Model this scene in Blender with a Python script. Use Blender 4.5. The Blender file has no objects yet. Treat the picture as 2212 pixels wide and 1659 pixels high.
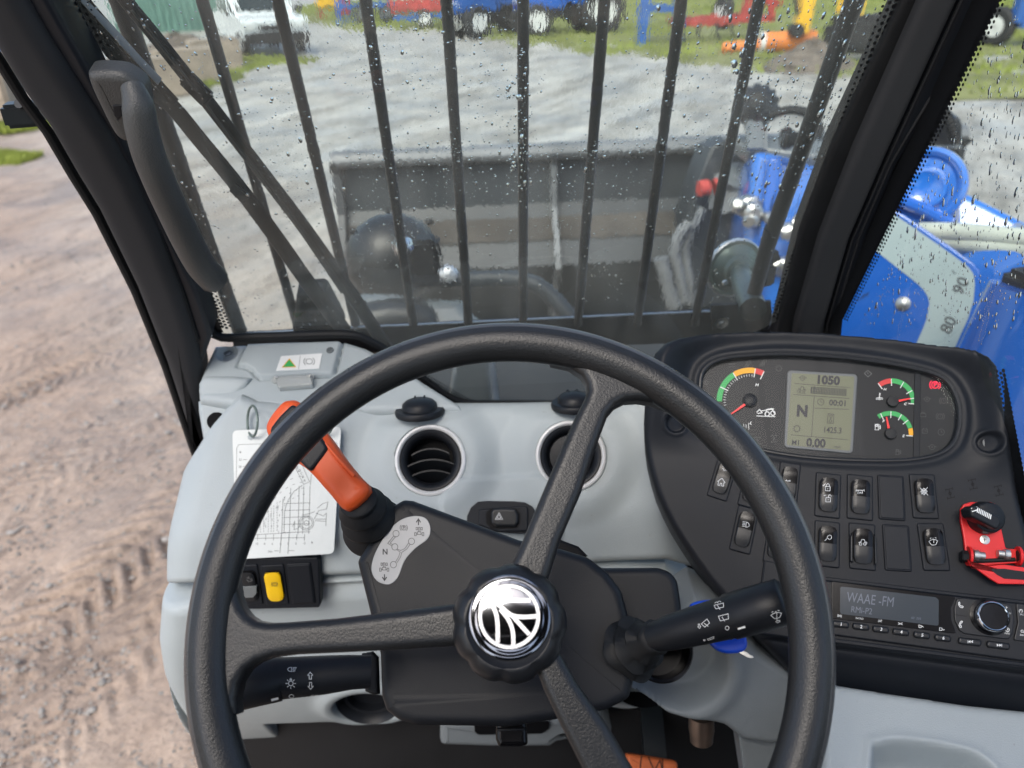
import bpy, bmesh, math, random
import numpy as np
from mathutils import Vector, Matrix
from mathutils.bvhtree import BVHTree
random.seed(7); rng = np.random.default_rng(7)
S = bpy.context.scene
COL = S.collection
R_ = math.radians
# ---------------------------------------------------------------- camera
EYE = Vector((0, 0, 2.15))
F, CX, CY = 1662.0, 1106.0, 829.5
PITCH, YAW, ROLL = R_(-28.5), R_(-1.85), R_(-2.0)
CR = (Matrix.Rotation(YAW, 3, 'Z') @ Matrix.Rotation(R_(90) + PITCH, 3, 'X') @ Matrix.Rotation(ROLL, 3, 'Z'))
cam = bpy.data.objects.new('camera', bpy.data.cameras.new('camera'))
COL.objects.link(cam); S.camera = cam
cam.matrix_world = Matrix.Translation(EYE) @ CR.to_4x4()
cam.data.sensor_width = 36; cam.data.lens = F / 2212 * 36
cam.data.clip_start = 0.02; cam.data.clip_end = 600
cam.data.dof.use_dof = True; cam.data.dof.focus_distance = 0.62; cam.data.dof.aperture_fstop = 6.8
# ---------------------------------------------------------------- sky, sun, exposure
W = bpy.data.worlds.new('World'); S.world = W; W.use_nodes = True
nt = W.node_tree; nt.nodes.clear()
sky = nt.nodes.new('ShaderNodeTexSky'); sky.sky_type = 'NISHITA'; sky.sun_disc = False
SUN_EL, SUN_AZ = 52, 205
sky.sun_elevation = R_(SUN_EL); sky.sun_rotation = R_(SUN_AZ)
sky.air_density = 1.0; sky.dust_density = 3.0; sky.ozone_density = 0.6
bg = nt.nodes.new('ShaderNodeBackground'); bg.inputs[1].default_value = 0.15
ou = nt.nodes.new('ShaderNodeOutputWorld')
nt.links.new(sky.outputs[0], bg.inputs[0]); nt.links.new(bg.outputs[0], ou.inputs[0])
sl = bpy.data.lights.new('sun', 'SUN'); sl.energy = 1.5; sl.angle = R_(28); sl.color = (1, .96, .9)
sun = bpy.data.objects.new('sun', sl); COL.objects.link(sun)
az = R_(SUN_AZ); el = R_(SUN_EL)
sd = Vector((math.sin(az) * math.cos(el), math.cos(az) * math.cos(el), math.sin(el)))
sun.rotation_euler = sd.to_track_quat('Z', 'Y').to_euler(); sun.location = (0, 0, 30)
S.view_settings.view_transform = 'Standard'; S.view_settings.look = 'None'
S.view_settings.gamma = 1; S.view_settings.use_curve_mapping = False
S.view_settings.exposure = 1.0
S.cycles.max_bounces = 12; S.cycles.transparent_max_bounces = 24; S.cycles.transmission_bounces = 10
S.cycles.caustics_refractive = False; S.cycles.caustics_reflective = False
# ---------------------------------------------------------------- pixel rays and planes
def ray(px, py): return CR @ Vector(((px - CX) / F, -(py - CY) / F, -1))
def wp(px, py, depth): return EYE + ray(px, py) * depth          # a point at a depth along the optical axis
def ZA(x, y): return (x / 3 + 368.7, y / 3 + 691.3)              # reading grids used while measuring
def ZB(x, y): return (x / 3 + 737.3, y / 3 + 967.8)
def ZL(x, y): return (x / 3 + 322.6, y / 3 + 1106)
def ZM(x, y): return (x / 3 + 1013.9, y / 3 + 1198.2)
def ZD(x, y): return (x / 3 + 1474.7, y / 3 + 1106)
def ZC(x, y): return (x * .41667 + 1290.4, y * .41667 + 645.2)
def ZR(x, y): return (x * .41667 + 1290.4, y * .41667)
def ZF(x, y): return (x / 3 + 645.2, y / 3 + 276.5)
def ZH(x, y): return (x * .3223 + 1382.6, y * .3223 + 184.3)
def ZT(f, *a): return [f(*p) for p in a]
class Pl:
    def __init__(s, o, n, up=Vector((0, 0, 1))):
        s.o = Vector(o); s.n = Vector(n).normalized()
        s.x = up.cross(s.n).normalized(); s.y = s.n.cross(s.x)
    def at(s, px, py, h=0):
        d = ray(px, py); t = ((s.o + s.n * h - EYE).dot(s.n)) / d.dot(s.n)
        q = EYE + d * t - s.o
        return (q.dot(s.x), q.dot(s.y))
    def w(s, u, v, h=0): return s.o + s.x * u + s.y * v + s.n * h
    def P(s, px, py, h=0): return s.w(*s.at(px, py, h), h)
    def L(s, pts, h=0): return [s.at(p[0], p[1], h) for p in pts]
    def scale(s, px, py, h=0):
        a = Vector(s.at(px - 5, py, h)); b = Vector(s.at(px + 5, py, h)); c = Vector(s.at(px, py - 5, h)); d = Vector(s.at(px, py + 5, h))
        return (a - b).length / 10, (c - d).length / 10
    def off(s, h): q = Pl(s.o + s.n * h, s.n); q.x, q.y = s.x, s.y; return q
def nrm(el, yaw=0):            # yaw>0 turns the face towards the left
    e = R_(el); a = R_(yaw); return Vector((-math.sin(a) * math.cos(e), -math.cos(a) * math.cos(e), math.sin(e)))
# ---------------------------------------------------------------- materials
def mat(name, col, rough=.5, metal=0, spec=.5, nscale=0, nbump=0, var=0, vscale=8, trans=0, ior=1.45, emit=None, estr=1, coat=0, voro=0, vb=0, dirt=None, dscale=30, dthr=.62):
    m = bpy.data.materials.new(name); m.use_nodes = True; t = m.node_tree; b = t.nodes['Principled BSDF']
    b.inputs['Base Color'].default_value = (*col, 1); b.inputs['Roughness'].default_value = rough
    b.inputs['Metallic'].default_value = metal; b.inputs['Specular IOR Level'].default_value = spec
    b.inputs['IOR'].default_value = ior; b.inputs['Transmission Weight'].default_value = trans
    b.inputs['Coat Weight'].default_value = coat
    if emit: b.inputs['Emission Color'].default_value = (*emit, 1); b.inputs['Emission Strength'].default_value = estr
    g = t.nodes.new('ShaderNodeNewGeometry')
    last = None
    if nbump:
        n = t.nodes.new('ShaderNodeTexNoise'); n.inputs['Scale'].default_value = nscale; n.inputs['Detail'].default_value = 3
        t.links.new(g.outputs['Position'], n.inputs['Vector'])
        bu = t.nodes.new('ShaderNodeBump'); bu.inputs['Strength'].default_value = 1; bu.inputs['Distance'].default_value = nbump
        t.links.new(n.outputs[0], bu.inputs['Height']); last = bu
    if voro:
        n = t.nodes.new('ShaderNodeTexVoronoi'); n.inputs['Scale'].default_value = voro; n.feature = 'SMOOTH_F1'
        t.links.new(g.outputs['Position'], n.inputs['Vector'])
        bu = t.nodes.new('ShaderNodeBump'); bu.inputs['Strength'].default_value = 1; bu.inputs['Distance'].default_value = vb; bu.invert = True
        t.links.new(n.outputs[0], bu.inputs['Height'])
        if last: t.links.new(last.outputs[0], bu.inputs['Normal'])
        last = bu
    if last: t.links.new(last.outputs[0], b.inputs['Normal'])
    src = None
    if var:
        n = t.nodes.new('ShaderNodeTexNoise'); n.inputs['Scale'].default_value = vscale; n.inputs['Detail'].default_value = 5
        t.links.new(g.outputs['Position'], n.inputs['Vector'])
        r = t.nodes.new('ShaderNodeValToRGB'); r.color_ramp.elements[0].position = .3; r.color_ramp.elements[1].position = .7
        r.color_ramp.elements[0].color = (*[c * (1 - var) for c in col], 1); r.color_ramp.elements[1].color = (*[min(1, c * (1 + var)) for c in col], 1)
        t.links.new(n.outputs[0], r.inputs[0]); src = r.outputs[0]
        mr = t.nodes.new('ShaderNodeMapRange'); mr.inputs[3].default_value = max(.02, rough - .08); mr.inputs[4].default_value = min(1, rough + .1)
        t.links.new(n.outputs[0], mr.inputs[0]); t.links.new(mr.outputs[0], b.inputs['Roughness'])
    if dirt:
        n = t.nodes.new('ShaderNodeTexNoise'); n.inputs['Scale'].default_value = dscale; n.inputs['Detail'].default_value = 6; n.inputs['Roughness'].default_value = .7
        t.links.new(g.outputs['Position'], n.inputs['Vector'])
        r = t.nodes.new('ShaderNodeValToRGB'); r.color_ramp.elements[0].position = dthr; r.color_ramp.elements[1].position = dthr + .1
        r.color_ramp.elements[0].color = (0, 0, 0, 1); r.color_ramp.elements[1].color = (1, 1, 1, 1)
        t.links.new(n.outputs[0], r.inputs[0])
        mx = t.nodes.new('ShaderNodeMix'); mx.data_type = 'RGBA'
        t.links.new(r.outputs[0], mx.inputs[0])
        if src: t.links.new(src, mx.inputs[6])
        else: mx.inputs[6].default_value = (*col, 1)
        mx.inputs[7].default_value = (*dirt, 1); src = mx.outputs[2]
    if src: t.links.new(src, b.inputs['Base Color'])
    return m
M = {}
M['grey'] = mat('grey_dash_plastic', (.355, .40, .415), .48, spec=.42, nscale=900, nbump=.00025, var=.03, vscale=5, dirt=(.2, .19, .17), dscale=170, dthr=.665)
M['knee'] = mat('grey_plastic_shaded', (.17, .19, .2), .5, spec=.4, nscale=900, nbump=.00025, var=.04, vscale=5, dirt=(.12, .11, .1), dscale=160, dthr=.7)  # dash grey darkened in its colour for the shade around knee and column
M['grab'] = mat('grained_handle_plastic', (.055, .058, .058), .42, spec=.6, voro=900, vb=.0003, var=.15, vscale=20)
M['black'] = mat('black_plastic', (.009, .0105, .0135), .42, spec=.32, nscale=1500, nbump=.00012, var=.1, vscale=14, dirt=(.05, .048, .044), dscale=240, dthr=.685)
M['console'] = mat('console_plastic', (.0085, .0105, .0145), .46, spec=.28, nscale=1600, nbump=.00012, var=.08, vscale=10, dirt=(.06, .057, .053), dscale=260, dthr=.69)
M['pillar'] = mat('pillar_plastic', (.027, .029, .033), .6, spec=.35, nscale=900, nbump=.00012, var=.1, vscale=6, dirt=(.05, .045, .04), dscale=200, dthr=.74)
M['pillar_steel'] = mat('pillar_painted_steel', (.012, .015, .021), .35, spec=.4, nscale=60, nbump=.0002, var=.12, vscale=7)
M['rubber'] = mat('black_rubber', (.010, .011, .0125), .55, spec=.3, nscale=300, nbump=.0002, var=.15, vscale=30)
M['leather'] = mat('wheel_grained_skin', (.0145, .0155, .0165), .34, spec=.55, voro=800, vb=.00014, nscale=1400, nbump=.00012, var=.2, vscale=16)
M['wheelsmooth'] = mat('wheel_smooth_plastic', (.012, .013, .015), .33, spec=.42, nscale=1500, nbump=.00008, var=.12, vscale=20)
M['gloss'] = mat('gloss_black', (.005, .005, .006), .2, spec=.3)
M['switch'] = mat('rocker_plastic', (.011, .0125, .015), .36, spec=.45, nscale=1000, nbump=.00008)
M['dark'] = mat('deep_black', (.004, .004, .005), .6, spec=.2)
M['chrome'] = mat('chrome', (.62, .63, .65), .06, metal=1)
M['satin'] = mat('satin_silver', (.62, .63, .64), .36, metal=.8, nscale=900, nbump=.0001)
M['chromedim'] = mat('chrome_dark_reflection', (.24, .25, .27), .08, metal=1)  # emblem chrome darkened by colour, standing in for a dark cab reflection
M['silver'] = mat('matt_silver_ring', (.62, .63, .63), .4, metal=.15)
M['steel'] = mat('zinc_steel', (.5, .5, .48), .35, metal=.9, nscale=80, nbump=.0006, var=.2, vscale=40)
M['orange'] = mat('orange_plastic', (.72, .1, .022), .38, spec=.45, nscale=700, nbump=.0001, var=.04)
M['orange2'] = mat('orange_pedal_rubber', (.6, .14, .04), .6, var=.12, vscale=40)
M['red'] = mat('red_enamel', (.66, .018, .02), .34, spec=.5, var=.08, vscale=30, dirt=(.1, .05, .04), dscale=200, dthr=.72)
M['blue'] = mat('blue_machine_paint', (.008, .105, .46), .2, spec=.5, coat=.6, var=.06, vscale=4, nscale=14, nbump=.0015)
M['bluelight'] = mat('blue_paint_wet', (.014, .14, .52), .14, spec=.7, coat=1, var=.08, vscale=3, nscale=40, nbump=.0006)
M['keyblue'] = mat('key_blue', (.005, .055, .45), .35, spec=.5)
M['white'] = mat('white_print', (.75, .77, .76), .5)
M['whitesw'] = mat('switch_print', (.62, .64, .65), .5)
M['dimprint'] = mat('dim_symbol_print', (.05, .052, .054), .5)
M['greyprint'] = mat('grey_print', (.16, .165, .17), .5)
M['card'] = mat('laminated_card', (.55, .59, .585), .3, spec=.5, nscale=25, nbump=.0004)
M['sticker'] = mat('silver_sticker', (.33, .34, .35), .4, spec=.4, metal=.1, nscale=20, nbump=.0002)
M['stickerw'] = mat('white_sticker', (.74, .76, .75), .3)
M['ink'] = mat('black_ink', (.03, .03, .035), .5)
M['inkgrey'] = mat('grey_ink', (.12, .135, .14), .5)
M['yellow'] = mat('yellow_plastic', (.8, .5, .01), .35)
M['yellowp'] = mat('yellow_paint', (.72, .42, .02), .4, var=.15, vscale=4)
M['redp'] = mat('faded_red_paint', (.38, .05, .04), .5, var=.3, vscale=3)
M['orangep'] = mat('faded_orange_paint', (.65, .2, .04), .5, var=.25, vscale=3)
M['bluep'] = mat('tractor_blue_paint', (.02, .1, .34), .4, var=.2, vscale=3)
M['lcd'] = mat('lcd_backlit', (.085, .092, .056), .4, emit=(.42, .43, .27), estr=.09)
M['lcdframe'] = mat('lcd_frame', (.11, .12, .125), .4)
M['cluster'] = mat('cluster_face', (.018, .0195, .022), .4, spec=.25)
M['gred'] = mat('gauge_red', (.6, .04, .04), .5); M['ggreen'] = mat('gauge_green', (.04, .38, .1), .5); M['gyel'] = mat('gauge_amber', (.8, .38, .01), .5)
M['needle'] = mat('needle_red', (.8, .03, .03), .4, emit=(1, .05, .05), estr=.15)
M['lampred'] = mat('lit_red_lamp', (.7, .0, .04), .4, emit=(1, .01, .06), estr=.9)
M['radioscreen'] = mat('radio_screen', (.055, .065, .075), .15, spec=.5)
M['radiodigit'] = mat('radio_digit', (.13, .15, .19), .3)
M['tyre'] = mat('tyre_rubber', (.018, .019, .02), .7, var=.3, vscale=6)
M['rim'] = mat('white_wheel_rim', (.6, .62, .6), .5, var=.15, vscale=4)
M['van'] = mat('white_vehicle_paint', (.62, .66, .65), .25, coat=.4, var=.05, vscale=2)
M['vglass'] = mat('vehicle_glass', (.02, .03, .03), .08)
M['shed'] = mat('green_sheet_cladding', (.11, .22, .18), .5, var=.15, vscale=1)
M['concrete'] = mat('weathered_concrete', (.3, .25, .19), .9, nscale=12, nbump=.02, var=.25, vscale=2.5)
M['rubble'] = mat('soil_and_rubble', (.13, .11, .09), .95, nscale=15, nbump=.03, var=.4, vscale=5)
M['bucket'] = mat('bucket_dark_paint', (.028, .033, .037), .45, nscale=60, nbump=.0005, var=.2, vscale=3)
M['bucketlip'] = mat('bucket_worn_lip', (.14, .15, .155), .4, nscale=60, nbump=.0008, var=.25, vscale=8)
M['rust'] = mat('rust_and_mud', (.055, .049, .042), .8, var=.4, vscale=7, nscale=50, nbump=.002)
M['guard'] = mat('guard_black_enamel', (.010, .0145, .018), .38, nscale=60, nbump=.0004, var=.25, vscale=12)
M['lampback'] = mat('lamp_shell', (.02, .0215, .023), .38, var=.15, vscale=20)
M['fender'] = mat('grey_wet_panel', (.12, .135, .14), .16, spec=.6, coat=.5, nscale=14, nbump=.003, var=.1, vscale=5)
M['greenmetal'] = mat('grey_green_metal', (.13, .17, .155), .35, metal=.3, nscale=80, nbump=.0005, var=.2, vscale=15)
M['hose'] = mat('pale_hose_sleeve', (.55, .58, .47), .4, nscale=160, nbump=.0008, var=.12, vscale=10)
M['boomsticker'] = mat('pale_angle_sticker', (.36, .44, .43), .3, var=.06, vscale=6)
M['clear'] = mat('clear_acrylic', (.85, .9, .88), .08, trans=.6, ior=1.45)
M['water'] = mat('raindrop_water', (1, 1, 1), .0, trans=1, ior=1.33)
M['frit'] = mat('ceramic_frit', (.008, .009, .011), .35)
M['grass'] = mat('grass_blades', (.215, .26, .045), .6, var=.45, vscale=.6)
M['floor'] = mat('dark_floor_mat', (.008, .008, .009), .8, var=.2, vscale=20)
M['lilac'] = mat('white_bag', (.6, .62, .62), .6, nscale=10, nbump=.02)
def film_mat(bump):
    m = bpy.data.materials.new('running_water_film' if bump else 'water_film_back'); m.use_nodes = True; t = m.node_tree; t.nodes.clear(); L = t.links.new
    o = t.nodes.new('ShaderNodeOutputMaterial'); rf = t.nodes.new('ShaderNodeBsdfRefraction')
    rf.inputs['IOR'].default_value = 1.33; rf.inputs['Roughness'].default_value = .012 if bump else 0; rf.inputs[0].default_value = (1, 1, 1, 1)
    L(rf.outputs[0], o.inputs[0])
    if not bump: return m
    g = t.nodes.new('ShaderNodeNewGeometry'); mp = t.nodes.new('ShaderNodeMapping'); mp.inputs['Scale'].default_value = (1, .5, .4); L(g.outputs['Position'], mp.inputs[0])
    n = t.nodes.new('ShaderNodeTexNoise'); n.inputs['Scale'].default_value = 210; n.inputs['Detail'].default_value = 3; L(mp.outputs[0], n.inputs['Vector'])
    n2 = t.nodes.new('ShaderNodeTexNoise'); n2.inputs['Scale'].default_value = 9; n2.inputs['Detail'].default_value = 3; L(g.outputs['Position'], n2.inputs['Vector'])
    r = t.nodes.new('ShaderNodeMapRange'); r.inputs[1].default_value = .38; r.inputs[2].default_value = .66; r.inputs[3].default_value = .12; r.inputs[4].default_value = 1; L(n2.outputs[0], r.inputs[0])
    mu = t.nodes.new('ShaderNodeMath'); mu.operation = 'MULTIPLY'; L(n.outputs[0], mu.inputs[0]); L(r.outputs[0], mu.inputs[1])
    bu = t.nodes.new('ShaderNodeBump'); bu.inputs['Distance'].default_value = .00013; L(mu.outputs[0], bu.inputs['Height']); L(bu.outputs[0], rf.inputs['Normal'])
    return m
M['film'] = film_mat(True); M['filmback'] = film_mat(False)
def glass_mat(name, tint, haze, ior=1.45):
    m = bpy.data.materials.new(name); m.use_nodes = True; t = m.node_tree; t.nodes.clear()
    o = t.nodes.new('ShaderNodeOutputMaterial'); tr = t.nodes.new('ShaderNodeBsdfTransparent'); tr.inputs[0].default_value = (*tint, 1)
    gl = t.nodes.new('ShaderNodeBsdfGlossy'); gl.inputs['Roughness'].default_value = .02; gl.inputs[0].default_value = (.9, .95, .95, 1)
    df = t.nodes.new('ShaderNodeBsdfDiffuse'); df.inputs[0].default_value = (.75, .8, .78, 1)
    fr = t.nodes.new('ShaderNodeFresnel'); fr.inputs[0].default_value = ior
    n = t.nodes.new('ShaderNodeTexNoise'); n.inputs['Scale'].default_value = 9; n.inputs['Detail'].default_value = 6
    g = t.nodes.new('ShaderNodeNewGeometry'); mp = t.nodes.new('ShaderNodeMapping'); mp.inputs['Scale'].default_value = (3, 1, .5)
    t.links.new(g.outputs['Position'], mp.inputs[0]); t.links.new(mp.outputs[0], n.inputs['Vector'])
    r = t.nodes.new('ShaderNodeMapRange'); r.inputs[1].default_value = .35; r.inputs[2].default_value = .75; r.inputs[3].default_value = haze * .4; r.inputs[4].default_value = haze
    t.links.new(n.outputs[0], r.inputs[0])
    m1 = t.nodes.new('ShaderNodeMixShader'); t.links.new(r.outputs[0], m1.inputs[0]); t.links.new(tr.outputs[0], m1.inputs[1]); t.links.new(df.outputs[0], m1.inputs[2])
    m2 = t.nodes.new('ShaderNodeMixShader'); t.links.new(fr.outputs[0], m2.inputs[0]); t.links.new(m1.outputs[0], m2.inputs[1]); t.links.new(gl.outputs[0], m2.inputs[2])
    t.links.new(m2.outputs[0], o.inputs[0]); return m
M['glass'] = glass_mat('tinted_windscreen_glass', (.86, .925, .895), .15)
M['glass2'] = glass_mat('tinted_side_glass', (.87, .93, .91), .05)
M['lens'] = glass_mat('cluster_lens', (.93, .93, .93), .012, 1.13)
# ---------------------------------------------------------------- object helpers
ORG = {}
def org(p):
    return ORG.get(p.name, Vector((0, 0, 0))) if p else Vector((0, 0, 0))
GEO = {}
def thing(name, label, cat, loc, group=None):
    o = bpy.data.objects.new(name, None); COL.objects.link(o); o.location = loc; o.empty_display_size = .05
    o['label'] = label; o['category'] = cat
    if group: o['group'] = group
    ORG[o.name] = Vector(loc); return o
def obj(name, vf, m, parent=None, label=None, cat=None, kind=None, group=None, smooth=35):
    v, f = vf
    v = np.asarray([tuple(p) for p in v] if not isinstance(v, np.ndarray) else v, dtype=float)
    if parent is None:
        o0 = Vector(((v[:, 0].min() + v[:, 0].max()) / 2, (v[:, 1].min() + v[:, 1].max()) / 2, v[:, 2].min()))
        if kind == 'structure': o0 = Vector((0, 0, 0))
    else: o0 = org(parent)
    me = bpy.data.meshes.new(name)
    me.from_pydata((v - np.array(o0)).tolist() if len(v) < 4000 else (v - np.array(o0)), [], f if isinstance(f, list) else f.tolist())
    me.validate(); me.update()
    for p in me.polygons: p.use_smooth = True
    if smooth: me.set_sharp_from_angle(angle=R_(smooth))
    me.materials.append(M[m] if isinstance(m, str) else m)
    o = bpy.data.objects.new(name, me); COL.objects.link(o)
    if parent: o.parent = parent
    else: o.location = o0
    ORG[o.name] = o0
    if parent is not None and parent.parent is not None: pass
    if label: o['label'] = label
    if cat: o['category'] = cat
    if kind: o['kind'] = kind
    if group: o['group'] = group
    GEO[o.name] = (v, f); return o
# a sub-part: its parent is a mesh part sitting at its thing's origin, so the same origin holds
def join(*vfs):
    V = []; Fc = []; k = 0
    for v, f in vfs:
        v = [tuple(p) for p in v]; V += v; Fc += [tuple(i + k for i in q) for q in f]; k += len(v)
    return V, Fc
def smoothpts(pts, n=6, closed=True):
    pts = [Vector(p) for p in pts]; N = len(pts); out = []
    rg = range(N) if closed else range(N - 1)
    for i in rg:
        if closed: a, b, c, d = pts[i - 1], pts[i], pts[(i + 1) % N], pts[(i + 2) % N]
        else: a, b, c, d = pts[max(i - 1, 0)], pts[i], pts[i + 1], pts[min(i + 2, N - 1)]
        for k in range(n):
            t = k / n
            out.append(.5 * ((2 * b) + (c - a) * t + (2 * a - 5 * b + 4 * c - d) * t * t + (3 * b - a - 3 * c + d) * t ** 3))
    if not closed: out.append(pts[-1])
    return out
def rounded(pts, r, n=5):
    pts = [Vector(p[:2]) for p in pts]; N = len(pts); out = []
    for i in range(N):
        a, b, c = pts[i - 1], pts[i], pts[(i + 1) % N]
        ri = r[i] if isinstance(r, (list, tuple)) else r
        d1 = (a - b); d2 = (c - b); l = min(d1.length, d2.length) * .48
        d1.normalize(); d2.normalize(); cs = max(-1, min(1, d1.dot(d2))); half = math.acos(cs) / 2
        if ri <= 0 or half > 1.5: out.append(b); continue
        t = min(ri / math.tan(half), l)
        p1 = b + d1 * t; p2 = b + d2 * t
        for k in range(n + 1):
            s = k / n; out.append((p1 * (1 - s) ** 2 + b * 2 * s * (1 - s) + p2 * s * s))
    return out
def area2(p): return sum(p[i - 1][0] * p[i][1] - p[i][0] * p[i - 1][1] for i in range(len(p))) / 2
def inset(p, d):
    N = len(p); out = []
    for i in range(N):
        a, b, c = Vector(p[i - 1][:2]), Vector(p[i][:2]), Vector(p[(i + 1) % N][:2])
        e1 = (b - a); e2 = (c - b)
        if e1.length < 1e-9: e1 = e2.copy()
        if e2.length < 1e-9: e2 = e1.copy()
        e1.normalize(); e2.normalize(); n1 = Vector((-e1.y, e1.x)); n2 = Vector((-e2.y, e2.x)); m = n1 + n2
        if m.length < 1e-6: m = n1
        m.normalize(); k = 1 / max(.5, m.dot(n1)); out.append(b + m * d * k)
    for _ in range(6):
        bad = False
        for i in range(N):
            j = (i + 1) % N; e = Vector(p[j][:2]) - Vector(p[i][:2])
            if (out[j] - out[i]).dot(e) < 0: m = (out[i] + out[j]) / 2; out[i] = m; out[j] = m.copy(); bad = True
        if not bad: break
    return out
def slab(pl, pts, h0, h1, bev=.002, seg=3, back=True):
    """prism with a rounded front edge; pts are local coordinates"""
    p = [Vector(q[:2]) for q in pts]
    if area2(p) < 0: p.reverse()
    q = [p[0]]
    for a in p[1:]:
        if (a - q[-1]).length > 1e-6: q.append(a)
    if (q[0] - q[-1]).length < 1e-6: q.pop()
    p = q; N = len(p)
    rings = [(0, h0)]
    if bev > 0:
        for k in range(seg + 1):
            a = math.pi / 2 * k / seg; rings.append((bev * (1 - math.cos(a)), h1 - bev + bev * math.sin(a)))
        rings.append((bev * 1.3, h1))
    else: rings.append((0, h1))
    V = []
    for d, h in rings:
        for (u, v) in inset(p, d) if d else p: V.append(pl.w(u, v, h))
    Fc = []
    for r in range(len(rings) - 1):
        for i in range(N):
            j = (i + 1) % N; Fc.append((r * N + i, r * N + j, (r + 1) * N + j, (r + 1) * N + i))
    Fc.append(tuple((len(rings) - 1) * N + i for i in range(N)))
    if back: Fc.append(tuple(reversed(range(N))))
    return V, Fc
def slab_px(pl, px, h0, h1, bev=.002, r=0, sm=0, seg=3):
    l = pl.L(px, h1)
    if sm: l = smoothpts(l, sm)
    if r: l = rounded(l, r)
    return slab(pl, l, h0, h1, bev, seg)
def frame_from(ax):
    ax = Vector(ax).normalized(); t = Vector((0, 0, 1)) if abs(ax.z) < .9 else Vector((1, 0, 0))
    x = t.cross(ax).normalized(); return x, ax.cross(x), ax
def tube(pts, r, seg=12, cap=True, flat=1.0, upv=None):
    pts = [Vector(p) for p in pts]; N = len(pts); V = []; Fc = []
    rr = r if isinstance(r, (list, tuple)) else [r] * N
    px = None
    for i, p in enumerate(pts):
        d = (pts[min(i + 1, N - 1)] - pts[max(i - 1, 0)]).normalized()
        if px is None:
            px = (upv.cross(d).normalized() if upv is not None else frame_from(d)[0])
        px = (px - d * px.dot(d)).normalized(); py = d.cross(px)
        for k in range(seg):
            a = 2 * math.pi * k / seg; V.append(p + px * math.cos(a) * rr[i] + py * math.sin(a) * rr[i] * flat)
    for i in range(N - 1):
        for k in range(seg):
            j = (k + 1) % seg; Fc.append((i * seg + k, i * seg + j, (i + 1) * seg + j, (i + 1) * seg + k))
    if cap: Fc.append(tuple(reversed(range(seg)))); Fc.append(tuple((N - 1) * seg + k for k in range(seg)))
    return V, Fc
def lathe(o, ax, prof, seg=48, wob=None):
    x, y, z = frame_from(ax); V = []; Fc = []; o = Vector(o)
    for r, h in prof:
        for k in range(seg):
            a = 2 * math.pi * k / seg; q = r * (wob(a, r, h) if wob else 1)
            V.append(o + x * math.cos(a) * q + y * math.sin(a) * q + z * h)
    for i in range(len(prof) - 1):
        for k in range(seg):
            j = (k + 1) % seg; Fc.append((i * seg + k, i * seg + j, (i + 1) * seg + j, (i + 1) * seg + k))
    Fc.append(tuple(reversed(range(seg)))); Fc.append(tuple((len(prof) - 1) * seg + k for k in range(seg)))
    return V, Fc
def ring(o, ax, prof, seg=48, wob=None):
    V, Fc = lathe(o, ax, prof, seg, wob); return V, Fc[:-2]
def box(c, s, rz=0, bev=0, rx=0, ry=0):
    c = Vector(c); m = Matrix.Rotation(rz, 3, 'Z') @ Matrix.Rotation(rx, 3, 'X') @ Matrix.Rotation(ry, 3, 'Y')
    bm = bmesh.new(); bmesh.ops.create_cube(bm, size=1)
    for v in bm.verts: v.co = Vector((v.co.x * s[0], v.co.y * s[1], v.co.z * s[2]))
    if bev: bmesh.ops.bevel(bm, geom=list(bm.edges), offset=bev, segments=2, affect='EDGES')
    V = [c + m @ v.co for v in bm.verts]; Fc = [tuple(v.index for v in f.verts) for f in bm.faces]
    bm.free(); return V, Fc
def bar(a, b, w, t=None, upv=Vector((0, 0, 1))):
    a = Vector(a); b = Vector(b); t = t or w; d = (b - a).normalized()
    if abs(d.dot(upv)) > .95: upv = Vector((0, 1, 0))
    x = d.cross(upv).normalized(); y = x.cross(d); V = []
    for p in (a, b):
        for sx, sy in ((-1, -1), (1, -1), (1, 1), (-1, 1)): V.append(p + x * sx * w / 2 + y * sy * t / 2)
    return V, [(3, 2, 1, 0), (4, 5, 6, 7), (0, 1, 5, 4), (1, 2, 6, 5), (2, 3, 7, 6), (3, 0, 4, 7)]
# ---------------------------------------------------------------- moulded sheets (height over a plane, numpy)
def sdpoly(U, V, poly):
    P = np.array([tuple(q)[:2] for q in poly]); A = P; B = np.roll(P, -1, 0)
    best = np.full(U.shape, 1e9); bx = U.copy(); by = V.copy(); ins = np.zeros(U.shape, bool)
    for a, b in zip(A, B):
        e = b - a; l2 = (e @ e) + 1e-18
        t = np.clip(((U - a[0]) * e[0] + (V - a[1]) * e[1]) / l2, 0, 1)
        qx = a[0] + t * e[0]; qy = a[1] + t * e[1]; d = (U - qx) ** 2 + (V - qy) ** 2
        m = d < best; best = np.where(m, d, best); bx = np.where(m, qx, bx); by = np.where(m, qy, by)
        c = ((a[1] > V) != (b[1] > V)); den = (b[1] - a[1]) or 1e-12
        ins ^= c & (U < (b[0] - a[0]) * (V - a[1]) / den + a[0])
    d = np.sqrt(best); return np.where(ins, d, -d), bx, by
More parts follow.
